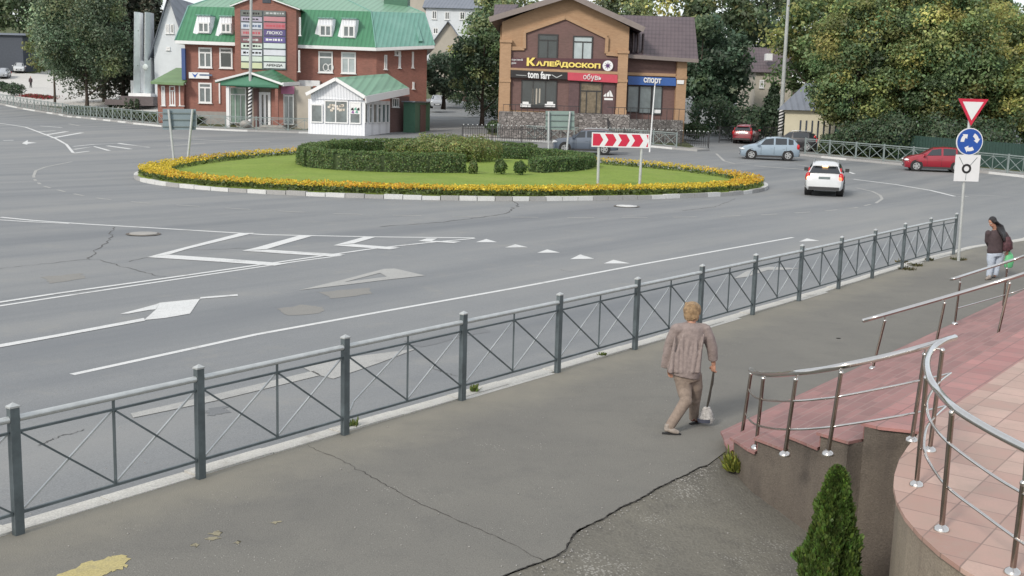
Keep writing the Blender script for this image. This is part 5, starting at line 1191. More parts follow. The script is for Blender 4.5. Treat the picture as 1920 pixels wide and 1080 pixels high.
def wpt(nd):
    for i in range(len(_S) - 1):
        if nd <= _S[i + 1][0]:
            t = (nd - _S[i][0]) / (_S[i + 1][0] - _S[i][0]); s_ = _S[i][1] + t * (_S[i + 1][1] - _S[i][1]); break
    else: s_ = _S[-1][1]
    return SB + SN * nd + ST * s_
def wall_off(nd, o):      # a little outside the wall line
    a = wpt(max(-.02, nd - .05)); c = wpt(nd + .05); d = (c - a).normalized(); return wpt(nd) + Vector((d.y, -d.x, 0)) * -o if Vector((d.y, -d.x, 0)).x > 0 else wpt(nd) + Vector((d.y, -d.x, 0)) * o
st = thing('entrance_steps', SB, 'wide red tiled steps with a stained concrete side wall climbing to the terrace', 'steps')
NST = 6; RISE = .15
for k in range(NST):
    a, c = .4 * k, .4 * (k + 1) if k < NST - 1 else 2.5; z = RISE * (k + 1); far = ST * 19
    near = [wpt(a + (c - a) * j / 4) for j in range(5)]
    b = MB(); P = near + [SB + SN * c + far, SB + SN * a + far]; b.prism([(p.x, p.y) for p in P], -.7, z - .03); b.build('step', 'stair_wall', st)
    near = [wall_off(a + (c - a) * j / 4, .035) for j in range(5)]
    near = [near[0] - SN * .02] + near[1:-1] + [near[-1]]
    b = MB(); P = near + [SB + SN * c + far, SB + SN * (a - .02) + far]; b.prism([(p.x, p.y) for p in P], z - .03 + .0015, z); b.build('tread', 'step_tiles' if k != 5 else 'step_tiles_worn', st)
    b = MB(); q = wpt(a) - SN * .012 + ST * .01; b.slab([q + Vector((0, 0, z - .032)), q + far + Vector((0, 0, z - .032)), q + far + Vector((0, 0, z - RISE + .002)), q + Vector((0, 0, z - RISE + .002))], .01, -SN); b.build('riser', 'riser_tile', st)
for k, (px, py, z, w2, h2) in enumerate([(1660, 742, .45, .34, .3), (1828, 735, .9, .42, .3), (1500, 838, .3, .3, .26), (1560, 775, .3, .3, .12), (1716, 700, .45, .4, .12), (1600, 748, .3, .36, .12)]):
    q = on(px, py, z + .003); nd_ = (q - SB).dot(SN); z = .15 * (min(5, int(nd_ / .4)) + 1); q = on(px, py, z + .003); b = MB(); b.add([q - SN * h2 / 2 - ST * w2 / 2, q + SN * h2 / 2 - ST * w2 / 2, q + SN * h2 / 2 + ST * w2 / 2, q - SN * h2 / 2 + ST * w2 / 2], [(0, 1, 2, 3)])
    if int((nd_ - h2 / 2) / .4) == int((nd_ + h2 / 2) / .4): b.build('pale_slab', mat('pale_slab', srgb(184, 142, 134), .6, .15, 5), st)
EDGE = [(1702, 838), (1686, 862), (1677, 890), (1675, 912), (1681, 940), (1697, 970), (1722, 1000), (1760, 1035), (1806, 1068), (1860, 1100), (1930, 1140), (2040, 1190)]
EP = [on(px, py, .9) for px, py in EDGE]
tc_ = thing('terrace', Vector((EP[3].x + 1, EP[3].y, -.4)), 'rounded pink tiled terrace with curved concrete wall behind the thuja', 'terrace')
P = EP + [Vector((9, 2, 0)), Vector((18, 6, 0)), SB + SN * 2.44 + ST * 19, SB + SN * 2.44 - ST * .9]
def inset(P, o):
    out = []
    for i, p in enumerate(P):
        d = (P[(i + 1) % len(P)] - P[i - 1]); d.z = 0; d.normalize(); out.append(p + Vector((-d.y, d.x, 0)) * o)
    return out
cw = sum((P[i].x * P[(i + 1) % len(P)].y - P[(i + 1) % len(P)].x * P[i].y) for i in range(len(P)))
b = MB(); W_ = [p + Vector((.03, .01, 0)) for p in P]; b.prism([(p.x, p.y) for p in W_], -.8, .868); b.build('wall', 'terrace_wall', tc_)
b = MB(); b.prism([(p.x, p.y) for p in P], .87, .903); b.build('floor', 'terrace_tiles', tc_)

def land(px, py, z):
    for k in range(NST):
        q = on(px, py, .15 * (k + 1)); nd = (q - SB).dot(SN)
        if .4 * k - .02 <= nd < (.4 * (k + 1) if k < 5 else 9): return .15 * (k + 1)
    return z
def rail(name, label, posts, top, mids, rt=.028, rm=.011, group='steel railings of the steps', depth=None, ends=True):
    """posts: (base px, base py, z, top px, top py); top and mids: px polylines whose depth follows depth(px)"""
    posts = [(a, c, land(a, c, z), e, f) for a, c, z, e, f in posts]; B_ = [on(a, c, z) for a, c, z, _, _ in posts]
    root = thing(name, B_[0], label, 'railing', group)
    T_ = [at(p[3], p[4], q.y) for p, q in zip(posts, B_)]
    for q, t in zip(B_, T_):
        b = MB(); b.tube([q, t], .019, 12); pm = b.build('post', 'steel_post', root)
        b = MB(); b.tube([q, q + Vector((0, 0, .012)), q + Vector((0, 0, .03)), q + Vector((0, 0, .045))], [.055, .055, .045, .02], 16); b.build('base_flange', 'steel', pm)
        b = MB(); b.ball(t + Vector((0, 0, -.005)), .024, 10, 6); b.build('ball_joint', 'steel', pm)
    def smooth(L, n=6):
        P = [Vector(p) for p in L]; out = []
        for i in range(len(P) - 1):
            p0, p1, p2, p3 = P[max(i - 1, 0)], P[i], P[i + 1], P[min(i + 2, len(P) - 1)]
            for k in range(n):
                t = k / n; out.append(.5 * ((2 * p1) + (p2 - p0) * t + (2 * p0 - 5 * p1 + 4 * p2 - p3) * t * t + (3 * p1 - p0 - 3 * p2 + p3) * t ** 3))
        return out + [P[-1]]
    L = smooth([at(a, c, d) for a, c, d in top]); b = MB(); b.tube(L, rt, 16); h = b.build('handrail', 'steel', root)
    if ends:
        for e in (0, -1): b = MB(); b.ball(L[e], rt * 1.05, 12, 8); b.build('end_cap', 'steel', h)
    for q, t in zip(B_, T_):
        near = min(L, key=lambda v: (v - t).length); b = MB(); b.tube([t, near], .009, 8)
        if (near - t).length > .01: b.build('bracket', 'steel', h)
    for m_ in mids:
        b = MB(); b.tube(smooth([at(a, c, d) for a, c, d in m_]), rm, 10); b.build('mid_rail', 'steel', root)
    return root
pA = [(1390, 822, .15, 1408, 700), (1417, 841, .15, 1431, 709), (1471, 854, .45, 1492, 711), (1552, 853, .6, 1577, 698), (1709, 827, .9, 1734, 664)]
dA = [on(a, c, z).y for a, c, z, _, _ in [(a, c, land(a, c, z), e, f) for a, c, z, e, f in pA]]; pD = [(1743, 846, .9, 1767, 656), (1718, 911, .9, 1737, 708), (1765, 995, .9, 1785, 773), (1898, 1076, .9, 1919, 905)]
dD = [on(a, c, z).y for a, c, z, _, _ in [(a, c, land(a, c, z), e, f) for a, c, z, e, f in pD]]
dj = (dA[-1] + dD[0]) / 2 + .3
rail('stair_railing', 'polished steel railing along the near side of the steps, joining the terrace rail', pA,
     [(1408, 694, dA[0]), (1418, 699, (dA[0] + dA[1]) / 2), (1434, 702, dA[1]), (1462, 702, (dA[1] + dA[2]) / 2), (1494, 699, dA[2]), (1535, 694, (dA[2] + dA[3]) / 2), (1580, 686, dA[3]), (1660, 669, (dA[3] + dA[4]) / 2), (1736, 649, dA[4]), (1790, 633, dj)],
     [[(1404, 730, dA[0]), (1412, 742, (dA[0] + dA[1]) / 2), (1428, 749, dA[1]), (1460, 752, (dA[1] + dA[2]) / 2), (1486, 752, dA[2]), (1530, 749, (dA[2] + dA[3]) / 2), (1570, 744, dA[3]), (1650, 729, (dA[3] + dA[4]) / 2), (1727, 713, dA[4]), (1783, 700, dj)],
      [(1398, 776, dA[0]), (1408, 790, (dA[0] + dA[1]) / 2), (1422, 798, dA[1]), (1450, 804, (dA[1] + dA[2]) / 2), (1480, 805, dA[2]), (1520, 804, (dA[2] + dA[3]) / 2), (1561, 800, dA[3]), (1640, 788, (dA[3] + dA[4]) / 2), (1717, 774, dA[4]), (1775, 761, dj)]])
rail('terrace_railing', 'polished steel railing curving round the edge of the pink tiled terrace', pD,
     [(1790, 633, dj), (1768, 640, dD[0] + .2), (1748, 655, dD[0]), (1738, 678, (dD[0] + dD[1]) / 2), (1742, 706, dD[1]), (1758, 732, (dD[1] * 2 + dD[2]) / 3), (1790, 765, dD[2]), (1850, 803, (dD[2] + dD[3]) / 2), (1924, 842, dD[3]), (2000, 880, dD[3] - .5)],
     [[(1783, 700, dj), (1762, 716, dD[0]), (1745, 738, (dD[0] + dD[1]) / 2), (1738, 760, dD[1]), (1745, 790, (dD[1] * 2 + dD[2]) / 3), (1777, 829, dD[2]), (1855, 887, (dD[2] + dD[3]) / 2), (1917, 925, dD[3]), (1990, 965, dD[3] - .5)],
      [(1775, 761, dj), (1752, 783, dD[0]), (1737, 804, (dD[0] + dD[1]) / 2), (1733, 842, dD[1]), (1746, 873, (dD[1] * 2 + dD[2]) / 3), (1777, 914, dD[2]), (1840, 962, (dD[2] + dD[3]) / 2), (1904, 1009, dD[3]), (1980, 1060, dD[3] - .5)]], ends=False)
pB = [(1636, 692, .15, 1659, 601), (1750, 668, .45, 1771, 568), (1869, 636, .75, 1893, 531)]; dB = [on(a, c, z).y for a, c, z, _, _ in [(a, c, land(a, c, z), e, f) for a, c, z, e, f in pB]]
rail('stair_railing', 'straight polished steel handrail on three posts in the middle of the steps', pB,
     [(1620, 601, dB[0] + .1), (1659, 590, dB[0]), (1771, 558, dB[1]), (1893, 522, dB[2]), (1990, 492, dB[2] - .6)], [], rt=.03)
pC = [(1790, 608, .15, 1800, 529), (1880, 580, .45, 1888, 503)]; dC = [on(a, c, z).y for a, c, z, _, _ in [(a, c, land(a, c, z), e, f) for a, c, z, e, f in pC]]
rail('stair_railing', 'farthest steel handrail of the steps in front of the woman in jeans', pC,
     [(1783, 524, dC[0] + .1), (1800, 519, dC[0]), (1888, 491, dC[1]), (1960, 467, dC[1] - .6)], [[(1795, 578, dC[0]), (1884, 553, dC[1]), (1950, 533, dC[1] - .6)]], rt=.028)

# ================================================================== SIGNS AND POLES
mat('sign_white', (.66, .67, .69), .4, .04); mat('sign_back', srgb(112, 132, 142), .5, .1, 2); mat('sign_back_green', srgb(122, 146, 140), .5, .1, 2); mat('sign_red_paint', (.5, .015, .05), .4, .08)
def basis(p, yaw=0.0):
    """axes of a sign that faces the camera side"""
    return Vector((math.cos(yaw), math.sin(yaw), 0)), Vector((math.sin(yaw), -math.cos(yaw), 0))
def plate(b, c, tx, n, pts, off0, off1):
    P = [c + tx * u + Vector((0, 0, v)) + n * off1 for u, v in pts]; Q = [c + tx * u + Vector((0, 0, v)) + n * off0 for u, v in pts]; k = len(P)
    return b.add(P + Q, [tuple(range(k)), tuple(range(2 * k - 1, k - 1, -1))] + [(i, k + i, k + (i + 1) % k, (i + 1) % k) for i in range(k)])
def circ(r, n=32, cx=0, cy=0): return [(cx + r * math.cos(2 * PI * k / n), cy + r * math.sin(2 * PI * k / n)) for k in range(n)]
base = on(1797, 489, 0); dS = base.y; sgn = thing('road_sign', base, 'tall pole at the fence end with give way triangle, blue roundabout disc and white plate', 'road sign')
tx, nn = basis(base, .05)
top = at(1821, 185, dS); b = MB(); b.tube([base - Vector((0, 0, .1)), at(1807, 345, dS), top], [.04, .038, .036], 14); b.build('pole', 'fence_rail', sgn)
c = at(1821, 203, dS) + nn * .06; s_ = .40
tri = lambda k: [(-s_ * k, .24 * k + .0), (0, -.45 * k), (s_ * k, .24 * k)]
for nm, k, o0, o1, m in (('triangle', 1.0, 0, .02, 'sign_red_paint'),): b = MB(); plate(b, c, tx, nn, tri(k), o0, o1); tp = b.build(nm, m, sgn)
b = MB(); plate(b, c + Vector((0, 0, -.0)), tx, nn, [(-.275, .165), (0, -.31), (.275, .165)], .02, .026); b.build('triangle_face', 'sign_white', tp)
c = at(1815.5, 265.5, dS) + nn * .06; b = MB(); plate(b, c, tx, nn, circ(.355), 0, .02); dp = b.build('disc', 'sign_white', sgn)
b = MB(); plate(b, c, tx, nn, circ(.33), .02, .026); b.build('disc_face', mat('disc_blue', (.012, .07, .33), .35, .05), dp)
for k in range(3):
    a0 = R(90 + 28 + 120 * k); b = MB(); n = 8; P = []
    a1 = a0 + R(44)
    for j in range(n + 1): a = a0 + (a1 - a0) * j / n; P.append((.245 * math.cos(a), .245 * math.sin(a)))
    P.append((.285 * math.cos(a1), .285 * math.sin(a1))); P.append((.2 * math.cos(a1 + R(28)), .2 * math.sin(a1 + R(28)))); P.append((.105 * math.cos(a1), .105 * math.sin(a1)))
    for j in range(n, -1, -1): a = a0 + (a1 - a0) * j / n; P.append((.15 * math.cos(a), .15 * math.sin(a)))
    P = [(-x, y) for x, y in P]; plate(b, c, tx, nn, P[::-1], .026, .031); b.build('arrow', 'sign_white', dp)
c = at(1811, 316, dS) + nn * .06; b = MB(); plate(b, c, tx, nn, [(-.33, -.33), (.33, -.33), (.33, .36), (-.33, .36)], 0, .02); pp = b.build('plate', 'sign_white', sgn)
b = MB(); n = 28
for k in range(n):
    a, e = 2 * PI * k / n, 2 * PI * (k + 1) / n; plate(b, c, tx, nn, [(.125 * math.cos(a) - .02, .125 * math.sin(a)), (.125 * math.cos(e) - .02, .125 * math.sin(e)), (.07 * math.cos(e) - .02, .07 * math.sin(e)), (.07 * math.cos(a) - .02, .07 * math.sin(a))], .02, .026)
b.build('ring_mark', 'black', pp)
for sx, ex in ((-.24, .30), (.24, .30)): b = MB(); b.bar(c + tx * (-.02 + math.copysign(.09, sx)) + Vector((0, 0, .09)) + nn * .023, c + tx * sx + Vector((0, 0, ex)) + nn * .023, .007, .012); b.build('arm_mark', 'fence_grey', pp)
b = MB(); b.tube([c + tx * -.02 + nn * .024 + Vector((0, 0, -.12)), c + tx * -.02 + nn * .024 + Vector((0, 0, -.3))], .006, 6); b.build('arm_mark', 'fence_grey', pp)
# chevron board on the island
f1 = gt(1120, 351, RD + .3); f2 = gt(1200, 355, RD + .3); dC_ = (f1.y + f2.y) / 2
chv = thing('chevron_board', Vector(((f1.x + f2.x) / 2, dC_, f1.z)), 'red and white chevron board on two white posts at the front of the flower island', 'road sign')
for f, tpx, tpy in ((f1, 1123, 262), (f2, 1204, 264)):
    b = MB(); t_ = at(tpx, tpy, dC_); b.tube([Vector((f.x, dC_, f.z - .2)), t_], .065, 12); b.build('post', 'fence_rail', chv)
c0 = at(1110, 248, dC_ - .12); c1_ = at(1218, 251, dC_ - .12); c2_ = at(1109, 275, dC_ - .12); tx = (c1_ - c0).normalized(); L_ = (c1_ - c0).length; H_ = (c0 - c2_).length; upv = Vector((0, 0, 1)); nn = Vector((0, -1, 0))
b = MB(); b.slab([c2_, c2_ + tx * L_, c0 + tx * L_, c0], .05, nn); bd = b.build('board', 'sign_white', chv)
def cp(u, v, o): return c2_ + tx * (u * L_) + upv * (v * H_) - Vector((0, o, 0))
u0, u1, v0, v1 = .02, .98, .08, .92; pw = (u1 - u0) / 4.15
for k in range(5):
    s = u0 + k * pw; ar = pw * .38; wdt = pw * .62
    pts = [(s, v0), (s + wdt - ar * .3, v0), (s + wdt + ar * .42, .5), (s + wdt - ar * .3, v1), (s, v1)] + ([(s + ar * .72, .5)] if k else [])
    if k: pts = [(s - ar * .3, v0), (s + wdt - ar * .3, v0), (s + wdt + ar * .42, .5), (s + wdt - ar * .3, v1), (s - ar * .3, v1), (s + ar * .42, .5)]
    if k == 4: pts = [(s - ar * .3, v0), (u1, v0), (u1, .28), (s + ar * .42, .5), (u1, .72), (u1, v1), (s - ar * .3, v1), (s + ar * .42, .5)]; pts = [(s + .0, v0), (u1, v0), (u1, v0 + .35)]
    b = MB(); P = [cp(u, v, .003) for u, v in pts]; b.add(P, [tuple(range(len(P)))])
    if k == 4: P = [cp(u, v, .003) for u, v in ((s, v1), (u1, v1), (u1, v1 - .35))]; b.add(P, [(0, 1, 2)])
    b.build('chevron', 'sign_red_paint', bd)
# two information boards seen from the back
def back_board(px0, py0, px1, py1, posts, dz, label, m, yaw=0, post_top=None):
    f = [gt(a, c, dz) for a, c in posts]; d = sum(q.y for q in f) / len(f); root = thing('information_board', Vector((sum(q.x for q in f) / len(f), d, min(q.z for q in f))), label, 'road sign')
    for q, (a, c) in zip(f, posts):
        t = at(a + (3 if a > 900 else 0), py0 + 1, d); b = MB(); b.tube([Vector((q.x, d, q.z - .2)), Vector((t.x, d, t.z))], .07, 10); b.build('post', 'fence_rail', root)
    b = MB(); P = [at(px0, py1, d + .15), at(px1, py1 + .5, d + .15), at(px1, py0 + .5, d + .15), at(px0, py0, d + .15)]; b.slab(P, .06, Vector((0, -1, 0))); bd = b.build('board', m, root)
    for t in (.2, .52, .85):
        b = MB(); a = P[3].lerp(P[0], t); c = P[2].lerp(P[1], t); b.bar(a - Vector((0, .03, 0)), c - Vector((0, .03, 0)), .05, .06); b.build('brace', 'fence_grey', bd)
back_board(305, 204, 367, 243, [(316, 302), (361, 298)], RD + .3, 'back of a blue grey board on two posts at the left end of the island', 'sign_back')
back_board(1023, 208, 1077, 243, [(1026, 277), (1066, 292)], RD + .2, 'back of a green grey information board on two posts before the blue car', 'sign_back_green')
mat('stripe_black', (.03, .03, .03), .7, .1)
def pole(px, py, dz, h_top, r, label, stripes=False, d=None, head=None, name='street_lamp', m='pole_grey', lean=0.0, cat='street lamp'):
    q = gt(px, py, dz) if d is None else at(px, py, d); t = thing(name, q, label, cat)
    T_ = at(h_top[0], h_top[1], q.y); b = MB(); b.tube([q - Vector((0, 0, .3)), q.lerp(T_, .5), T_], [r, r * .85, r * .65], 12); b.build('pole', m, t)
    if stripes:
        b = MB(); b.tube([q + Vector((0, 0, .6)), q + (T_ - q).normalized() * stripes], [r * 1.06, r * 1.04], 12); sb = b.build('painted_band', 'white_paint', t)
        n = int(stripes / .34)
        for k in range(n):
            z = .66 + k * (stripes - .7) / n; b = MB(); u = (T_ - q).normalized(); c = q + u * z
            for j in range(12):
                a = PI + PI * j / 12; e = PI + PI * (j + 1) / 12; sk = .28
                def PP(an, zz): return c + Vector((math.cos(an), math.sin(an), 0)) * r * 1.1 + u * (zz + sk * (an - PI) / PI)
                b.add([PP(a, 0), PP(e, 0), PP(e, .15), PP(a, .15)], [(0, 1, 2, 3)])
            b.build('stripe', 'stripe_black', sb)
    if head == 'arm':
        b = MB(); b.tube([T_, T_ + Vector((.3, -.6, .5)), T_ + Vector((.5, -2.0, .7))], .05, 8); b.build('arm', m, t)
        b = MB(); b.ball(T_ + Vector((.5, -2.3, .68)), (.16, .45, .09), 10, 6); b.build('lamp_head', 'frame_white', t)
    return t, q, T_
t_, q_, T_ = pole(468.5, 241, 0, (471.5, -60), .16, 'tall street lamp with striped foot in front of the red building entrance', 3.4, head='arm')
b = MB(); b.ball(q_ + Vector((-.3, -.3, .35)), (.5, .45, .35), 10, 6); b.build('concrete_foot', 'concrete', t_)
pole(954.5, 251, 0, (957, 82), .17, 'grey concrete post with whitewashed foot at the left corner of the ochre shop', 2.3, name='concrete_post', m='ochre_pole' if 'ochre_pole' in MATS else 'pole_grey', cat='post')
pole(1462, 262, 0, (1481, -40), .21, 'tall grey street lamp with striped foot behind the silver hatchback', 3.0, head='arm', d=None)
pole(1218, 282, .0, (1228, 160), .06, 'thin white pole in front of the blue shop sign', None, name='thin_pole', m='frame_white', cat='post')

# ------------------------------------------------------------------ monument and things round the plaza
mat('monument_white', (.86, .88, .9), .6, .12, .6); mat('monument_shade', (.72, .79, .79), .6, .2, .5)  # second tone is the white with bluish shade mixed in
dM = 128
def u1_(u, v): return (u / 3.856, v / 3.856)
def monument():
    g = at(*u1_(1020, 690), dM); t = thing('monument', Vector((g.x, dM, g.z)), 'tall white twin pylon monument on a dark stepped base beside the spruces', 'monument')
    for x0, x1, tp in ((963, 1012, 88), (1040, 1090, 90)):
        a = at(*u1_(x0, 680), dM); c = at(*u1_(x1, 680), dM); z1 = at(*u1_(x0, tp), dM).z; xt0 = at(*u1_(x0 + 6, tp), dM).x; xt1 = at(*u1_(x1 - 2, tp), dM).x; zm = g.z
        b = MB(); w0 = (x1 - x0) * .0; 
        vs = [Vector((a.x, dM, zm)), Vector((a.x + (c.x - a.x) * .45, dM - 1.0, zm)), Vector((c.x, dM, zm)), Vector((c.x, dM + 1.4, zm)), Vector((a.x, dM + 1.4, zm))]
        vt = [Vector((xt0, dM, z1)), Vector((xt0 + (xt1 - xt0) * .45, dM - .8, z1)), Vector((xt1, dM, z1)), Vector((xt1, dM + 1.2, z1)), Vector((xt0, dM + 1.2, z1))]
        b.add(vs + vt, [(i, (i + 1) % 5, 5 + (i + 1) % 5, 5 + i) for i in range(5)] + [(4, 3, 2, 1, 0), (5, 6, 7, 8, 9)]); pl = b.build('pylon', 'monument_white', t)
        b = MB(); k = .02; P = [vs[1].lerp(vs[2], .05), vs[1].lerp(vs[2], .97), vt[1].lerp(vt[2], .97), vt[1].lerp(vt[2], .05)]; n = (P[1] - P[0]).cross(P[3] - P[0]).normalized(); n = n if n.y < 0 else -n
        b.slab([p + n * .03 for p in P], .028, n); b.build('shaded_side', 'monument_shade', pl)  # thin sheet painting the bluish shade on the right face
    b = MB(); q = at(*u1_(1022, 500), dM); e = at(*u1_(1040, 440), dM); b.box(at(*u1_(1015, 690), dM).x, at(*u1_(1045, 690), dM).x, dM + .2, dM + 1.2, g.z, e.z); b.build('web', 'monument_white', t)
    b = MB(); q = at(*u1_(1052, 485), dM - 1.1); b.ball(q, (.35, .12, .35), 10, 6); b.build('star', 'monument_shade', t)
    b = MB(); a = at(*u1_(948, 680), dM - .6); c = at(*u1_(1108, 680), dM - .6); b.box(a.x, c.x, dM - 1.5, dM + 1.6, g.z - .1, at(*u1_(960, 582), dM).z * .0 + g.z + .25)
    a2 = at(*u1_(950, 600), dM).x; c2 = at(*u1_(985, 600), dM).x; b.box(a2, c2, dM - .3, dM + .6, g.z + .25, at(*u1_(960, 582), dM).z); b.build('foot', 'monument_white', t)
    b = MB(); a = at(*u1_(892, 700), dM - 2); c = at(*u1_(1130, 700), dM - 2); b.box(a.x, c.x, dM - 3.0, dM + 2.5, g.z - .75, g.z - .1); b.box(a.x - 1.2, c.x + .4, dM - 4.4, dM - 3.0, g.z - 1.1, g.z - .5); b.build('base', 'plum_stone', t)
mat('plum_stone', (.12, .1, .105), .7, .2)
monument()
p = gt(282, 187, .05); t = thing('street_sign', p, 'small blue sign with white figures on a pole right of the monument', 'road sign')
b = MB(); b.tube([p, at(282, 160, p.y)], .05, 8); b.build('pole', 'pole_grey', t)
q0 = at(273, 161, p.y - .1); q1 = at(292, 175, p.y - .1); b = MB(); b.box(q0.x, q1.x, p.y - .14, p.y - .1, q1.z, q0.z); bd = b.build('board', 'blue_paint', t)
b = MB(); xw = q1.x - q0.x; zh = q0.z - q1.z
b.box(q0.x + xw * .12, q0.x + xw * .4, p.y - .15, p.y - .141, q1.z + zh * .15, q1.z + zh * .6); b.box(q0.x + xw * .6, q0.x + xw * .85, p.y - .15, p.y - .141, q1.z + zh * .2, q1.z + zh * .85); b.build('symbol', 'sign_white', bd)
# red flower bed and clipped shrubs on the plaza
def flowers(pts, n, h, cols, name, label, seed, size, kind='stuff'):
    rng = np.random.default_rng(seed); P = dens([Vector(p) for p in pts], .5); C = []
    idx = rng.integers(0, len(P) - 1, n); base_ = np.array([P[i] for i in idx]) + rng.normal(0, .55, (n, 3)) * np.array([1, 1, 0]); base_[:, 2] = [T(x, y) + rng.uniform(.02, h) for x, y, _ in base_]
    nn_ = rng.normal(size=(n, 3)) * .5 + np.array([0, -.4, 1]); nn_ /= np.linalg.norm(nn_, axis=1, keepdims=True)
    K = np.array(cols)[rng.integers(0, len(cols), n)] * np.exp(rng.normal(0, .2, (n, 1)))
    o = raw_mesh(name, quads(base_, nn_, size * rng.uniform(.6, 1.4, n), rng), 4, K, 'foliage', None, P[0]); tag(o, label, 'flowers', None, kind); return o
flowers([gt(50, 181, .05), gt(75, 183, .05), gt(97, 186, .05)], 1500, .4, [(.3, .02, .03), (.22, .02, .03), (.06, .08, .03)], 'flower_bed', 'strip of red flowers on the pale plaza at the far left', 3, .22)
for i, (px, py, r_, h_, lb) in enumerate([(4, 170, .9, 1.3, 'dark clipped round shrub at the left edge of the picture on the plaza'), (27, 178, 1.1, 1.6, 'dark clipped round shrub beside the red flower strip')]):
    p = gt(px, py + 1, .05); bush(p, r_ * 1.15, h_, lb, DKGREEN, 20 + i, 1600, .2)

# ================================================================== ISLAND PLANTING
def fl_ring():
    rng = np.random.default_rng(5); n = 38000; a = rng.uniform(0, 2 * PI, n); 
    w = .22 + 1.45 * rng.random(n); ra = np.array([ir(x) for x in a]); x = ic.x + (ra - w) * np.cos(a); y = ic.y + (ra - w) * np.sin(a)
    keep = rng.random(n) < np.where(y > ic.y, .55, 1); a, w, x, y = a[keep], w[keep], x[keep], y[keep]; n = len(a)
    clump = .5 + .5 * np.sin(a * 61) * np.sin(w * 7 + a * 23)
    zb = np.array([T(p, q) for p, q in zip(x, y)]) + RD + .17; isf = rng.random(n) < .52
    h = np.where(isf, .2 + .16 * rng.random(n) + .06 * clump, .03 + .2 * rng.random(n)); C = np.stack([x, y, zb + h], 1)
    nn = rng.normal(size=(n, 3)) * .55 + np.array([0, -.35, .8]); nn /= np.linalg.norm(nn, axis=1, keepdims=True)
    band = (np.sin(a * 3.1 + 1) + np.sin(a * 7.3)) * .25 + rng.random(n)
    kf = np.where((band > .85)[:, None], np.array([(.6, .33, .025)]), np.array([(.62, .47, .04)])); kf = kf * np.exp(rng.normal(0, .22, (n, 1)))
    kg = np.array([(.09, .13, .03)]) * np.exp(rng.normal(0, .35, (n, 1))); K = np.where(isf[:, None], kf, kg)
    s = np.where(isf, .11, .15) * rng.uniform(.6, 1.35, n); V = quads(C, nn, s, rng, 1.0)
    o = raw_mesh('flower_border', V, 4, K, 'foliage', None, (ic.x, ic.y, 0)); tag(o, 'dense ring of yellow and orange marigolds round the roundabout island', 'flowers', None, 'stuff')
fl_ring()
def wp(px, py): return gt(px, py, RD + .4)
lz = lambda x, y: lawn_z(x, y) - .02
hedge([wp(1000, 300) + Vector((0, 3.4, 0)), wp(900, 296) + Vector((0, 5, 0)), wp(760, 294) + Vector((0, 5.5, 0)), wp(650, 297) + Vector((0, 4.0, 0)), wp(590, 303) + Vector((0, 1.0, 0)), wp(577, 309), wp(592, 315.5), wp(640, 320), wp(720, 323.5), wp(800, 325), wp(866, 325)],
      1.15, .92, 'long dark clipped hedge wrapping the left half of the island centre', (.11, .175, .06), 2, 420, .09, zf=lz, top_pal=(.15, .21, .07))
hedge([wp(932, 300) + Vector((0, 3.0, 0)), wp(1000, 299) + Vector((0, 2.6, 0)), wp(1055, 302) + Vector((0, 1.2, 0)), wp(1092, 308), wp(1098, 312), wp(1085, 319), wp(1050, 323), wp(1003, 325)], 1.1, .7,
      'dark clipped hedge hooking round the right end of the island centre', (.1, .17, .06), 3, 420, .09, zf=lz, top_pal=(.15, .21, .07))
for k, (px, py, oy, r_, h_, c_) in enumerate([(752, 303, 2.2, 1.2, 1.1, (.09, .13, .045)), (790, 304, 1.6, 1.4, 1.25, (.12, .16, .055)), (826, 306, 1.2, 1.35, 1.35, (.14, .175, .06)), (862, 307, 1.0, 1.3, 1.35, (.15, .18, .06)), (898, 306, 1.2, 1.35, 1.25, (.13, .165, .055)), (812, 300, 3.2, 1.6, 1.4, (.12, .16, .055)), (880, 299, 3.0, 1.6, 1.35, (.12, .155, .05))]):
    p = wp(px, py) + Vector((0, oy, 0)); p.z = lawn_z(p.x, p.y) - .05; bush(p, r_, h_, ['darkest low shrub at the left end of the loose shrubs in the island centre', 'second shrub from the left in the loose row in the island centre', 'yellowish shrub in the middle of the loose front row on the island', 'brightest yellow green shrub right of the middle of the loose front row', 'yellow green shrub at the right end of the loose front row on the island', 'tall shrub behind the left half of the loose row on the island', 'tall shrub behind the right half of the loose row on the island'][k], c_, 50 + k, 3800, .11, 'shrub', 'loose shrubs in the island centre', top=((.24, .25, .09), .25))
for i, (px, py, r_, h_, lb, bc, cn) in enumerate([(887, 328, .32, .72, 'small pointed conifer left of the three small island shrubs', (.1, .14, .04), .5), (938, 329, .38, .75, 'small upright conifer in the middle of the three small island shrubs', (.075, .12, .035), .35), (975, 330, .36, .66, 'small round conifer right of the three small island shrubs', (.06, .105, .03), .3)]):
    p = gt(px, py, RD + .4); p.z = lawn_z(p.x, p.y); bush(p, r_, h_, lb, bc, 30 + i, 1500, .09, 'small_conifer', 'small conifers on the island lawn', 'shrub', conic=cn)

# ================================================================== CARS
mat('rim_metal', (.45, .46, .47), .3, .1, metal=.8); mat('lamp_clear', (.7, .72, .74), .1, .1, spec=.9); mat('lamp_red', (.45, .01, .015), .2, .1); mat('plate_white', (.5, .52, .54), .5, .3, 20)
mat('lamp_red_on', (.9, .1, .05), .3, .02, emit=(1.0, .12, .05, 3.0)); mat('lamp_amber_on', (1, .6, .3), .3, .02, emit=(1.0, .62, .3, 3.5))
def paint(name, c): return mat(name, c, .28, .05, 3, coat=.7)
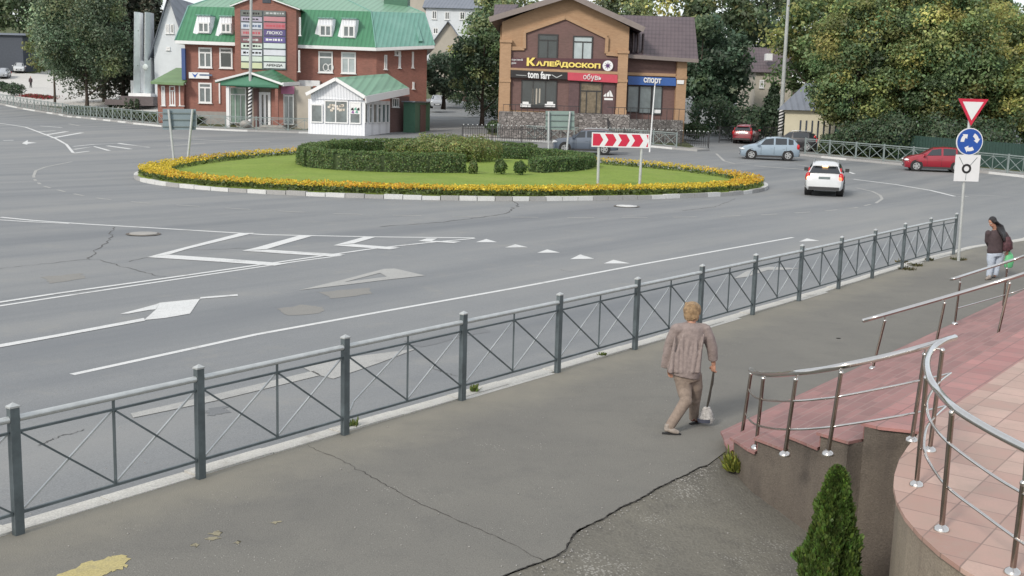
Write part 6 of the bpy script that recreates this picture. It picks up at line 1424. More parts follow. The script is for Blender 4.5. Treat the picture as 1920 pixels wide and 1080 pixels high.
# profile stations: x (forward, m), half width, underside z, belt z, top z, half width at top ; cabin stations have top far above belt
PROFILES = {
 'hatch': dict(L=4.1, W=1.74, wb=(1.27, -1.25), wr=.34, st=[(2.03, .6, .34, .62, .68, .54), (1.97, .76, .24, .76, .81, .66), (1.75, .84, .22, .86, .93, .7), (1.3, .87, .22, .95, 1.04, .73), (1.0, .87, .22, .98, 1.09, .71),
    (.22, .87, .22, 1.0, 1.55, .57), (-.45, .87, .22, 1.02, 1.61, .58), (-1.25, .87, .22, 1.05, 1.57, .56), (-1.66, .86, .24, 1.07, 1.44, .56), (-1.96, .82, .27, 1.0, 1.06, .7), (-2.04, .74, .34, .66, .72, .64)], cab=(4, 9), pillars=(.0, -.85)),
 'suv': dict(L=4.45, W=1.82, wb=(1.38, -1.3), wr=.36, st=[(2.2, .6, .38, .66, .72, .55), (2.14, .8, .28, .82, .88, .7), (1.85, .88, .25, .93, 1.0, .74), (1.15, .91, .25, 1.02, 1.1, .78), (.85, .91, .25, 1.05, 1.13, .76),
    (.25, .91, .25, 1.07, 1.6, .6), (-.6, .91, .25, 1.08, 1.67, .62), (-1.45, .91, .25, 1.1, 1.63, .6), (-1.85, .9, .28, 1.1, 1.5, .6), (-2.12, .87, .3, 1.04, 1.1, .76), (-2.22, .8, .38, .7, .76, .72)], cab=(4, 9), pillars=(.1, -.8)),
}
def add_car(p, heading, kind, m, label, scale=1.0, brake=False, rack=False, name=None, group=None, z_rear=True):
    D = PROFILES[kind]; st = D['st']; t = thing(name or {'hatch': 'hatchback_car', 'suv': 'off_roader_car'}[kind], p, label, 'car', group, heading); t.scale = (scale,) * 3
    B = lambda b, nm, mm, par=None: b.build(nm, mm, par or t, local=True)
    def ring(s):
        x, w_, zb, zt, zr, wt = s; crown_ = .035 if zr - zt > .2 else .03
        return [(x, 0, zb), (x, w_ * .86, zb), (x, w_ * .97, zb + .12), (x, w_, zb + (zt - zb) * .6), (x, w_ * .975, zt), (x, wt + (.0 if zr - zt > .2 else .06), zr - .03), (x, wt * .6, zr + crown_ * .6), (x, 0, zr + crown_)]
    b = MB(); rings = [ring(s) for s in st]; n = 8; vs = [v for r_ in rings for v in r_] + [(x, -y, z) for r_ in rings for (x, y, z) in r_]; o = n * len(rings); fs = []
    for i in range(len(rings) - 1):
        for k in range(n - 1):
            q = (i * n + k, i * n + k + 1, (i + 1) * n + k + 1, (i + 1) * n + k); fs.append(q); fs.append(tuple(v + o for v in q[::-1]))
    for e in (0, len(rings) - 1): fs.append(tuple(e * n + k for k in range(n))); fs.append(tuple(e * n + k + o for k in range(n))[::-1])
    b.add(vs, fs, True); body = B(b, 'body', m)
    bm = bmesh.new(); bm.from_mesh(body.data); bmesh.ops.remove_doubles(bm, verts=bm.verts, dist=.0015); bmesh.ops.recalc_face_normals(bm, faces=bm.faces); bm.to_mesh(body.data); bm.free()
    for pl in body.data.polygons: pl.use_smooth = True
    body.data.set_sharp_from_angle(angle=R(38))
    def lerp(a, c, u): return tuple(a[i] + (c[i] - a[i]) * u for i in range(3))
    def pane(q, nm, inset=(.08, .1), off=.028, mm='car_glass'):
        q = [Vector(v) for v in q]; c = sum(q, Vector()) / 4; du, dv = inset
        P = []
        for uu, vv in ((du, dv), (1 - du, dv), (1 - du, 1 - dv), (du, 1 - dv)):
            a = q[0].lerp(q[1], uu); e = q[3].lerp(q[2], uu); P.append(a.lerp(e, vv))
        nrm = (P[1] - P[0]).cross(P[3] - P[0]).normalized()
        if nrm.dot(c - Vector((c.x * .3 if abs(c.y) < .3 else c.x, 0, .9))) < 0: nrm = -nrm
        b = MB(); F_ = [v + nrm * off for v in P]; b.add(F_ + [v - nrm * .03 for v in P], [(0, 1, 2, 3), (7, 6, 5, 4), (0, 4, 5, 1), (1, 5, 6, 2), (2, 6, 7, 3), (3, 7, 4, 0)]); return B(b, nm, mm)
    c0, c1 = D['cab']
    # windscreen and rear window span both halves
    def span(i, j, nm, ins):
        a = rings[i][5]; c = rings[j][5]; pane([(a[0], -a[1], a[2]), (a[0], a[1], a[2]), (c[0], c[1], c[2]), (c[0], -c[1], c[2])], nm, ins, .035)
    span(c0, c0 + 1, 'windscreen', (.06, .06)); 
    rr = [rings[c1], rings[c1 - 1]]; a = rings[c1][5]; c = rings[c1 - 2][5] if kind == 'suv' else rings[c1 - 1][5]
    c = rings[c1 - 1][5]; b = MB()
    q = [Vector((a[0] + .0, -a[1] + .1, a[2] + .05)), Vector((a[0], a[1] - .1, a[2] + .05)), Vector((c[0], c[1] - .03, c[2] - .03)), Vector((c[0], -c[1] + .03, c[2] - .03))]; nr = (q[1] - q[0]).cross(q[3] - q[0]).normalized(); nr = nr if nr.x < 0 else -nr
    b.add([v + nr * .045 for v in q] + [v - nr * .03 for v in q], [(0, 1, 2, 3), (7, 6, 5, 4), (0, 4, 5, 1), (1, 5, 6, 2), (2, 6, 7, 3), (3, 7, 4, 0)]); B(b, 'rear_window', 'car_glass')
    for sgn_ in (1, -1):
        def side(x0, x1, nm, z_in=(.06, .14), cut=0):
            def at_x(x, k):
                for i in range(len(st) - 1):
                    if st[i][0] >= x >= st[i + 1][0]: u = (st[i][0] - x) / (st[i][0] - st[i + 1][0]); v = lerp(rings[i][k], rings[i + 1][k], u); return Vector((v[0], v[1] * sgn_, v[2]))
            lo0, lo1, hi0, hi1 = at_x(x0, 4), at_x(x1, 4), at_x(x0 - (cut if cut > 0 else 0), 5), at_x(x1 - (cut if cut < 0 else 0), 5)
            pane([lo0, lo1, hi1, hi0], nm, (.03, .1))
        xa, xb = D['pillars']; f0 = st[c0 + 1][0] + .42; r0 = st[c1 - 2][0]
        side(f0 + .1, xb + .82 if kind == 'suv' else xb + .6, 'side_window', cut=.42); side((xb + .74) if kind == 'suv' else xb + .52, r0 + .1, 'side_window'); side(r0 + .02, r0 - .34, 'side_window', cut=-.0)
        b = MB(); y = st[3][1] * sgn_; b.box(.74, .9, min(y, y + sgn_ * .2), max(y, y + sgn_ * .2), 1.0 if kind == 'hatch' else 1.08, 1.14 if kind == 'hatch' else 1.25); B(b, 'mirror', m if not brake else 'black_plastic')
        # lamps
        hx, hw, hz = st[1][0], st[1][1], st[1][3]
        b = MB(); b.ball((hx - .1, sgn_ * (hw - .08), hz - .03), (.2, .17, .09), 12, 8); B(b, 'headlight', 'lamp_clear')
        tx_, tw, tz = st[-2][0], st[-2][1], st[-2][3]
        if kind == 'suv': b = MB(); b.ball((tx_ + .03, sgn_ * (tw - .1), tz - .12), (.1, .14, .24), 12, 8); b.ball((tx_ + .2, sgn_ * (tw - .13), tz + .16), (.1, .06, .2), 10, 8); tl = B(b, 'tail_light', 'lamp_red')
        else: b = MB(); b.ball((tx_ + .04, sgn_ * (tw - .06), tz - .06), (.12, .13, .2), 12, 8); tl = B(b, 'tail_light', 'lamp_red')
        if brake:
            b = MB(); b.ball((tx_ - .05, sgn_ * (tw - .12), tz - .17), (.045, .085, .11), 10, 6); B(b, 'lit_lamp', 'lamp_red_on' if sgn_ < 0 else 'lamp_amber_on', tl)
        for k, xw in enumerate(D['wb']):
            r_ = D['wr']; yo = D['W'] / 2 - .02
            b = MB(); b.tube([(xw, sgn_ * (yo - .30), r_ + .02), (xw, sgn_ * (yo + .016), r_ + .02)], r_ * 1.16, 28); ar = B(b, 'wheel_arch', 'black')
            b = MB(); b.tube([(xw, sgn_ * (yo - .22), r_), (xw, sgn_ * (yo - .19), r_), (xw, sgn_ * (yo + .01), r_), (xw, sgn_ * (yo + .035), r_)], [r_ * .9, r_, r_, r_ * .92], 28); wh = B(b, 'wheel', 'black_rubber')
            b = MB(); b.tube([(xw, sgn_ * (yo + .03), r_), (xw, sgn_ * (yo + .045), r_)], r_ * .66, 24, True)
            rm = B(b, 'rim', 'rim_metal', wh); b = MB()
            for j in range(5): a = 2 * PI * (j + .5) / 5; b.ball((xw + math.cos(a) * r_ * .42, sgn_ * (yo + .046), r_ + math.sin(a) * r_ * .42), (r_ * .13, .008, r_ * .13), 8, 4)
            B(b, 'rim_openings', 'black', rm)
        b = MB(); zz = .62 if kind == 'hatch' else .7; y = st[6][1] * sgn_
        for xd in (.62, -.28, -1.12): b.box(xd - .006, xd + .006, min(y * .99, y + .004 * sgn_), max(y * .99, y + .004 * sgn_), .38, .93)
        B(b, 'door_gap', 'black')
        b = MB()
        for xd in (-.1, -.95): b.box(xd - .09, xd + .09, min(y * .99, y + .02 * sgn_), max(y * .99, y + .02 * sgn_), zz + .16, zz + .19)
        B(b, 'door_handle', m if not brake else 'black_plastic')
        b = MB(); y = st[4][1] * sgn_; b.box(-1.0 * D['L'] * .22, D['L'] * .22, min(y * .95, y + .01 * sgn_), max(y * .95, y + .01 * sgn_), st[4][2] - .03, st[4][2] + .1); B(b, 'sill_trim', 'black_plastic')
        if kind == 'suv': b = MB(); z = st[6][4] + .05; b.tube([(.1, sgn_ * .56, z - .05), (-.1, sgn_ * .57, z + .02), (-1.3, sgn_ * .57, z), (-1.55, sgn_ * .56, z - .06)], .02, 8); B(b, 'roof_rail', 'rim_metal')
    fx = st[0][0]; b = MB(); b.box(fx - .12, fx + .03, -.42, .42, st[0][2] + .02, st[0][2] + .2); B(b, 'grille', 'black_plastic')
    b = MB(); b.box(fx + .025, fx + .045, -.26, .26, st[0][2] + .06, st[0][2] + .17); B(b, 'number_plate', 'plate_white')
    rx = st[-1][0]; zp = st[-1][3] + (.14 if kind == 'suv' else .05); b = MB(); xx = st[-2][0] - .07; b.box(xx - .02, xx + .1, -.27, .27, zp, zp + .12); pl_ = B(b, 'number_plate', 'plate_white' if not brake else 'fence_grey')
    b = MB(); b.box(rx - .02, rx + .2, -st[-1][1] * .9, st[-1][1] * .9, st[-1][2] - .06, st[-1][2] + .09); B(b, 'rear_bumper', 'black_plastic')
    b = MB(); b.box(xx - .012, xx + .1, -.62, .62, st[-1][3] - .02, st[-1][3] + .005); B(b, 'tailgate_gap', 'black')
    b = MB(); c = rings[c1 - 1][5]; b.box(c[0] - .16, c[0] + .1, -.5, .5, c[2] + .0, c[2] + .035); sp_ = B(b, 'roof_spoiler', m)
    if brake: b = MB(); b.box(c[0] - .185, c[0] - .12, -.13, .13, c[2] - .05, c[2] + .0); B(b, 'brake_light', 'lamp_amber_on', sp_)
    if rack:
        for xr in (.0, -.9): b = MB(); b.bar((xr, -.62, st[6][4] + .1), (xr, .62, st[6][4] + .1), .05, .03); B(b, 'roof_bar', 'black_plastic')
    return t
WHITE = paint('car_white', (.55, .57, .59)); SILV = paint('car_silver_blue', (.25, .32, .39)); RED = paint('car_red', (.27, .01, .025)); BLUE = paint('car_blue_grey', (.1, .125, .165)); DKRED = paint('car_dark_red', (.2, .012, .025)); GREY = paint('car_grey', (.32, .34, .37)); DARK = paint('car_black', (.02, .02, .025))
def gp(px, py, dz=RD): return gt(px, py, dz)
add_car(gp(1546, 363), R(90 - 17), 'suv', WHITE, 'white estate car seen from behind with brake lights lit right of the island', .97, brake=True)
add_car(gp(1441, 299), R(172), 'hatch', SILV, 'silver blue hatchback with a roof rack seen side on before the striped lamp post', 1.0, rack=True)
add_car(gp(1097, 288), R(176), 'suv', BLUE, 'blue grey off-roader passing behind the chevron board', 1.02)
add_car(gp(1752, 321), R(168), 'hatch', RED, 'bright red hatchback before the far right fence, partly behind the white sign plate', .98)
add_car(gp(1399, 268), R(68), 'suv', DKRED, 'dark red off-roader driving away up the side road right of the shop', .98)
add_car(gp(1484, 282), R(165), 'suv', DARK, 'black car half hidden behind the silver blue hatchback', .92)
p_ = at(820, 203, 140); add_car(p_, R(-86), 'hatch', GREY, 'small grey car coming down the side street between the two brick buildings', 1.0)
for px, py, d, mm, lb, hd in ((6, 125, 180, GREY, 'pale parked car at the far left edge before the dark canopy', -75), (36, 114, 188, WHITE, 'white parked car far left beyond the tree, partly hidden by leaves', -70), (8, 104, 195, DARK, 'dark parked car farthest back at the left edge', -80)):
    q = at(px, py, d); q.z = T(q.x, q.y); add_car(q, R(hd), 'hatch', mm, lb, 1.0, group='cars parked far left')

# ================================================================== PEOPLE
mat('jacket_mauve', srgb(136, 121, 117), .9, .25, 26, bump=.6, bscale=9); mat('trousers_brown', srgb(134, 117, 104), .9, .22, 24, bump=.7, bscale=9); mat('hair_blond', srgb(158, 126, 84), .6, .6, 30, bump=.8, bscale=160)
mat('hair_black', (.012, .01, .012), .45, .3, 40, bump=.5); mat('jumper_dark', srgb(74, 60, 64), .95, .25, 20, bump=.5); mat('jeans_pale', srgb(172, 184, 202), .85, .2, 12, bump=.4)
mat('bag_flower', srgb(165, 162, 160), .8, .7, 34); mat('bag_dark', (.05, .035, .04), .6, .5, 20); mat('bag_green', srgb(78, 190, 122), .4, .15, 9); mat('shoe_white', srgb(150, 138, 128), .6, .5, 30); mat('shoe_red', (.12, .03, .025), .6, .2)
mat('strap', (.045, .04, .035), .6, .2); mat('eye_white', (.6, .6, .6), .3, .02); mat('lips', (.3, .09, .08), .5, .05)
def fuse(b, name, m, parent, voxel=.009, smooth=2):
    o = b.build(name, m, parent, fix=True); md = o.modifiers.new('r', 'REMESH'); md.mode = 'VOXEL'; md.voxel_size = voxel; md.use_smooth_shade = True
    if smooth: s = o.modifiers.new('s', 'SMOOTH'); s.iterations = smooth; s.factor = .5
    dg = bpy.context.evaluated_depsgraph_get(); me = bpy.data.meshes.new_from_object(o.evaluated_get(dg)); o.modifiers.clear(); old = o.data; o.data = me; bpy.data.meshes.remove(old)
    me.name = name
    if not me.materials: me.materials.append(MATS[m])
    for pl in me.polygons: pl.use_smooth = True
    return o
def limb(b, pts, rad, n=14):
    b.tube(pts, rad, n)
    for p, r_ in zip(pts, rad):
        rr = r_ if not hasattr(r_, '__len__') else min(r_); b.ball(p, rr * .98, 12, 8)
def hand(b, w_, d, side, grip=.5, s=1.0):
    """w_: wrist, d: direction of the hand, side: the direction the thumb leaves"""
    d = Vector(d).normalized(); side = Vector(side); side = (side - d * side.dot(d)).normalized(); nrm = d.cross(side)
    M = Matrix((d, side, nrm)).transposed()
    b.ball(Vector(w_) + d * .045 * s, (.05 * s, .036 * s, .017 * s), 12, 8, M)
    for k, (ln, o) in enumerate(((.066, .026), (.075, .009), (.07, -.009), (.055, -.026))):
        p0 = Vector(w_) + d * .082 * s + side * o * s; p1 = p0 + (d * math.cos(grip * .8) + nrm * math.sin(grip * .8)) * ln * .5 * s; p2 = p1 + (d * math.cos(grip * 2) + nrm * math.sin(grip * 2)) * ln * .45 * s
        b.tube([p0 - d * .02 * s, p0, p1, p2], [.009 * s, .0088 * s, .008 * s, .0065 * s], 8)
    p0 = Vector(w_) + d * .03 * s + side * .028 * s; p1 = p0 + (d * .7 + side * .7).normalized() * .035 * s; b.tube([p0, p1, p1 + (d * .9 + nrm * .5 + side * .1).normalized() * .03 * s], [.012 * s, .0095 * s, .0075 * s], 8)
def head(b, c, face, s=1.0, tilt=0.0):
    f = Vector(face).normalized(); l = Vector((0, 0, 1)).cross(f).normalized(); u = f.cross(l).normalized()
    M = Matrix((f, l, u)).transposed()
    b.ball(c + u * .02 * s, (.093 * s, .073 * s, .098 * s), 20, 14, M)
    b.ball(c + f * .022 * s - u * .055 * s, (.068 * s, .056 * s, .062 * s), 16, 10, M)     # jaw
    b.ball(c + f * .05 * s - u * .098 * s, (.022 * s, .024 * s, .018 * s), 10, 6, M)       # chin
    b.tube([c + f * .084 * s + u * .012 * s, c + f * .108 * s - u * .026 * s, c + f * .088 * s - u * .034 * s], [.008 * s, .014 * s, .012 * s], 8)   # nose
    for k in (1, -1): b.ball(c + l * k * .074 * s - f * .008 * s - u * .015 * s, (.018 * s, .008 * s, .03 * s), 10, 6, M)
    return f, l, u, M
def face_parts(body, c, fr, s=1.0):
    f, l, u, M = fr
    for k in (1, -1):
        b = MB(); b.ball(c + f * .083 * s + l * k * .03 * s + u * .008 * s, (.008 * s, .014 * s, .009 * s), 10, 6, M); e = b.build('eye', 'eye_white', body)
    b = MB(); b.ball(c + f * .086 * s - u * .06 * s, (.008 * s, .024 * s, .008 * s), 10, 6, M); b.build('mouth', 'lips', body)
# --- woman walking away with a long strapped bag
dW = on(1280, 803, 0).y
J = lambda px, py, dd=0.0: at(px, py, dW + dd)
fA = on(1254, 814, 0); fB = on(1303, 794, 0)
t = thing('person', Vector(((fA.x + fB.x) / 2, (fA.y + fB.y) / 2, 0)), 'woman in mauve jacket and brown trousers walking along the near pavement', 'person')
hd = J(1299, 585, .02); neck = J(1296, 606); chest = J(1293, 632, -.01); waist = J(1290, 668, -.02); hip = J(1288, 700, -.02)
sL, sR = J(1269, 617, -.02), J(1320, 617, .02); eL, hL = J(1253, 656, .06), J(1255, 688, .16); eR, hR = J(1335, 652, .03), J(1338, 683, .06)
kA, aA = Vector((fA.x + .16, fA.y + .10, .47)), Vector((fA.x + .02, fA.y + .0, .10)); kB, aB = Vector((fB.x + .0, fB.y - .16, .45)), Vector((fB.x - .02, fB.y - .02, .09))
kA = J(1286, 752, -.12); kB = J(1302, 748, .12); aA = at(1256, 799, fA.y + .03); aB = at(1301, 782, fB.y)
pA_, pB_ = J(1278, 706, -.03), J(1300, 706, .03); walk = Vector((.75, .66, 0))
b = MB(); fr = head(b, hd, Vector((.85, .5, -.05)), 1.0)
limb(b, [hd - Vector((0, 0, .06)), neck], [.05, .052]); b.tube([neck, chest, waist, hip], [(.06, .05), (.14, .085), (.12, .085), (.13, .09)], 18)
limb(b, [sL, eL, hL], [.045, .036, .026]); limb(b, [sR, eR, hR], [.045, .036, .026]); limb(b, [chest + Vector((0, 0, .1)), sL], [.05, .045]); limb(b, [chest + Vector((0, 0, .1)), sR], [.05, .045])
limb(b, [pA_, kA, aA], [.06, .042, .03]); limb(b, [pB_, kB, aB], [.06, .042, .03])
hand(b, hL, (.15, .3, -1), (.8, .5, 0), .5); hand(b, hR, (0, .05, -1), (-.6, .7, 0), 1.1)
body = fuse(b, 'body', 'skin', t, .0075, 1); face_parts(body, hd, fr)
b = MB(); f, l, u, M = fr
b.ball(hd - f * .012 + u * .025, (.11, .1, .102), 20, 14, M); b.ball(hd - f * .03 - u * .03, (.082, .082, .085), 16, 10, M); b.ball(hd + f * .02 + u * .06, (.07, .08, .05), 14, 8, M)
rr = random.Random(4)
for k in range(46):
    a = rr.uniform(-1, 1) * 2.2; q = hd - f * .09 * math.cos(a) + l * .085 * math.sin(a); z1 = rr.uniform(.02, .1); q2 = hd - f * .085 * math.cos(a) + l * .082 * math.sin(a) - u * rr.uniform(.06, .1)
    if math.cos(a) > -.3: b.tube([hd + u * .11 - f * .03 * math.cos(a) + l * .03 * math.sin(a), q + u * z1, q, q2], [.012, .018, .016, .007], 6)
fuse(b, 'hair', 'hair_blond', t, .0055, 0)
b = MB(); b.tube([J(1296, 606) + Vector((0, 0, .01)), J(1295, 613), J(1294, 628), J(1291, 650), J(1287, 676, -.02), J(1283, 696, -.02), J(1281, 704, -.02)], [(.07, .06), (.15, .1), (.172, .115), (.168, .12), (.178, .13), (.195, .14), (.19, .14)], 26)
limb(b, [chest + Vector((0, 0, .115)), sL], [.07, .066]); limb(b, [chest + Vector((0, 0, .115)), sR], [.07, .068])
b.tube([sL + Vector((0, 0, .02)), sL.lerp(eL, .5) + Vector((-.01, 0, 0)), eL, eL.lerp(hL, .8)], [.068, .07, .064, .056], 16); b.ball(sL, .068, 14, 10); b.ball(sR, .068, 14, 10)
b.tube([sR + Vector((0, 0, .02)), sR.lerp(eR, .5) + Vector((.01, 0, 0)), eR, eR.lerp(hR, .75)], [.07, .072, .066, .056], 16)
b.tube([J(1262, 640, .0), J(1252, 668, .02), J(1246, 690, .04)], [(.05, .03), (.07, .03), (.05, .02)], 12)      # open front flying out
for k in range(7):      # hanging folds
    x = 1264 + k * 8.5; b.tube([J(x + 2 + 3 * math.sin(k * 2.3), 630 + 6 * math.sin(k * 1.7), -.098), J(x - 2, 662, -.118), J(x - 6 + 3 * math.sin(k), 699, -.135)], [.012, .022 + .006 * math.sin(k * 3), .03], 8)
fuse(b, 'jacket', 'jacket_mauve', t, .010, 2)
b = MB(); b.tube([J(1285, 690, -.02), hip + Vector((0, 0, -.02)), J(1288, 712, -.01)], [(.15, .115), (.165, .12), (.15, .11)], 20)
b.tube([pA_ + Vector((0, 0, .03)), J(1283, 728, -.04), J(1285, 742, -.09), kA, kA.lerp(aA, .5), aA, aA - Vector((.0, 0, .045))], [.1, .093, .08, .072, .064, .059, .062], 18); b.tube([pB_ + Vector((0, 0, .03)), J(1303, 726, .06), J(1303, 740, .1), kB, kB.lerp(aB, .5), aB, aB - Vector((0, 0, .03))], [.1, .093, .08, .073, .064, .058, .058], 18)
for p, r_ in ((pA_, .1), (pB_, .1), (kA, .078), (kB, .08)): b.ball(p, r_, 14, 10)
fuse(b, 'trousers', 'trousers_brown', t, .010, 2)
def shoe(p, d, m, lift=0.0, s=1.0):
    d = Vector(d); d.z = 0; d.normalize(); sd = Vector((-d.y, d.x, 0)); b = MB(); q = Vector((p.x, p.y, 0))
    b.tube([q - d * .07 * s + Vector((0, 0, .035 + lift)), q - d * .02 * s + Vector((0, 0, .045 + lift * .8)), q + d * .07 * s + Vector((0, 0, .035 + lift * .3)), q + d * .15 * s + Vector((0, 0, .026))], [.036 * s, .042 * s, .042 * s, .026 * s], 14)
    b.tube([q - d * .03 * s + Vector((0, 0, .04 + lift)), q - d * .035 * s + Vector((0, 0, .1 + lift))], [.04 * s, .036 * s], 12); o = fuse(b, 'shoe', m, t, .007, 1)
    b = MB(); P = [q - d * .1 * s, q - d * .02 * s, q + d * .1 * s, q + d * .18 * s]; b.prism([(v + sd * k * w_).to_2d()[:] for k, L in ((1, P), (-1, P[::-1])) for v, w_ in zip(L, (.022, .028, .032, .016) if k > 0 else (.016, .032, .028, .022))], .0, .014); b.build('sole', 'black_rubber', o)
shoe(fA, (.95, -.1, 0), 'shoe_white', .02, .78); shoe(fB, walk, 'shoe_red', .03, .88)
bg_t = thing('handbag', on(1325, 793, 0), 'grey floral handbag hanging on a long dark strap just above the pavement', 'handbag')
hb = J(1338, 697, .07); bp = at(1325, 772, dW + .12)
b = MB(); q = bp; b.tube([q + Vector((0, 0, .06)), q + Vector((0, 0, .0)), q - Vector((0, 0, .08)), q - Vector((.01, 0, .12))], [(.04, .025), (.07, .04), (.1, .055), (.09, .05)], 16); bgm = b.build('bag_body', 'bag_flower', bg_t)
b = MB(); b.tube([q - Vector((.01, 0, .085)), q - Vector((.01, 0, .13))], [(.103, .058), (.09, .05)], 16); b.build('bag_bottom', mat('bag_blue', srgb(70, 74, 92), .7), bg_t)
b = MB(); b.tube([hb, J(1335, 720, .08), J(1333, 728, .09), J(1329, 750, .1), q + Vector((0, 0, .05))], [.012, .017, .013, .016, .01], 8); b.build('strap', 'strap', bg_t)
# --- woman in pale jeans, far right
dV = on(1857, 523, 0).y; K_ = lambda px, py, dd=0.0: at(px, py, dV + dd)
f1 = on(1854, 524, 0); f2 = on(1864, 520, 0)
t = thing('person', Vector((f1.x, dV, 0)), 'woman with long black hair, dark jumper and pale jeans at the right edge', 'person')
hd = K_(1861, 416, -.05); neck = K_(1866, 430); chest = K_(1868, 442); waist = K_(1867, 460); hip = K_(1866, 472); fdir = Vector((-.75, -.35, -.5))
s1, s2 = K_(1853, 437), K_(1882, 439); e1, h1 = K_(1851, 452, .06), K_(1856, 463, .2); e2, h2 = K_(1893, 456, .02), K_(1889, 471, -.05)
b = MB(); fr = head(b, hd, fdir, .98); limb(b, [hd + Vector((.02, 0, -.06)), neck], [.048, .05]); b.tube([neck, chest, waist, hip], [(.07, .06), (.15, .1), (.12, .09), (.15, .11)], 18)
limb(b, [chest + Vector((0, 0, .06)), s1], [.05, .045]); limb(b, [chest + Vector((0, 0, .06)), s2], [.05, .045]); limb(b, [s1, e1, h1], [.045, .034, .026]); limb(b, [s2, e2, h2], [.045, .034, .026])
k1, a1 = K_(1858, 497), K_(1854, 518); k2, a2 = K_(1870, 496, .05), K_(1866, 516, .05)
limb(b, [K_(1860, 474), k1, a1], [.08, .052, .036]); limb(b, [K_(1873, 474, .03), k2, a2], [.08, .052, .036]); hand(b, h1, (.6, -.4, -.5), (0, 0, 1), .8); hand(b, h2, (-.1, 0, -1), (-1, 0, 0), 1.1)
body = fuse(b, 'body', 'skin', t, .009, 1); face_parts(body, hd, fr, .98)
f, l, u, M = fr; b = MB(); b.ball(hd - f * .018 + u * .03, (.1, .088, .1), 18, 12, M)
for k in range(30):
    a = random.Random(k).uniform(-1.9, 1.9); st_ = hd - f * .07 * math.cos(a) + l * .08 * math.sin(a) + u * .02
    b.tube([hd + u * .1, st_, K_(1873 + 6 * math.sin(a), 424 + 3 * math.cos(a), .02 - .05 * math.cos(a)), K_(1882 + 4 * math.sin(a), 440, -.12 + .1 * math.sin(a)), K_(1887 + 4 * math.sin(a), 452, -.14 + .1 * math.sin(a))], [.02, .028, .034, .028, .014], 8)
fuse(b, 'hair', 'hair_black', t, .01, 1)
b = MB(); b.tube([neck, K_(1867, 436), chest, waist, K_(1866, 470), K_(1866, 474)], [(.075, .07), (.15, .11), (.185, .13), (.175, .13), (.19, .14), (.18, .13)], 22)
b.tube([s1 + Vector((0, 0, .01)), e1, h1, h1 + Vector((.01, .02, -.02))], [.07, .06, .05, .05], 14); b.tube([s2 + Vector((0, 0, .01)), e2, h2], [.08, .075, .058], 14); b.ball(s1, .07, 12, 8); b.ball(s2, .075, 12, 8)
fuse(b, 'jumper', 'jumper_dark', t, .011, 2)
b = MB(); b.tube([K_(1866, 468), hip, K_(1866, 480)], [(.15, .12), (.175, .13), (.16, .12)], 18); b.tube([K_(1859, 476), K_(1858, 488), k1, K_(1856, 508), a1], [.105, .095, .075, .07, .065], 16); b.tube([K_(1874, 476, .03), K_(1873, 487, .04), k2, K_(1868, 507, .05), a2], [.105, .095, .075, .068, .06], 16)
fuse(b, 'jeans', 'jeans_pale', t, .011, 2); shoe(f1, (-.6, -.6, 0), 'shoe_white'); shoe(f2, (-.3, -.5, 0), 'shoe_white')
hbp = K_(1888, 456, -.14); h_t = thing('handbag', hbp - Vector((0, 0, .2)), 'dark red patterned shoulder bag on the hip of the woman in pale jeans', 'handbag')
b = MB(); b.tube([hbp + Vector((0, 0, .15)), hbp + Vector((.02, 0, 0)), hbp - Vector((-.03, 0, .14)), hbp - Vector((-.04, 0, .17))], [(.06, .04), (.11, .06), (.12, .065), (.1, .05)], 16); b.build('bag_body', mat('bag_wine', (.07, .028, .035), .6, .9, 16), h_t)
b = MB(); b.tube([hbp + Vector((-.05, .02, .14)), K_(1882, 438, -.07), K_(1890, 445, .06), hbp + Vector((.08, .05, .14))], .012, 8); b.build('strap', 'strap', h_t)
g_t = thing('carrier_bag', K_(1893, 503, .0), 'bright green plastic carrier bag beside the legs of the woman in pale jeans', 'carrier bag')
q = K_(1892, 484, -.02); b = MB(); b.tube([q + Vector((-.02, 0, .16)), q + Vector((0, 0, .08)), q + Vector((.01, 0, -.05)), q + Vector((0, 0, -.2)), q + Vector((0, 0, -.23))], [(.03, .02), (.08, .045), (.115, .06), (.1, .055), (.07, .03)], 16); b.build('bag_body', 'bag_green', g_t)
b = MB(); b.tube([h2 - Vector((0, 0, .06)), q + Vector((-.02, 0, .15))], .014, 8); b.build('handles', 'bag_green', g_t)
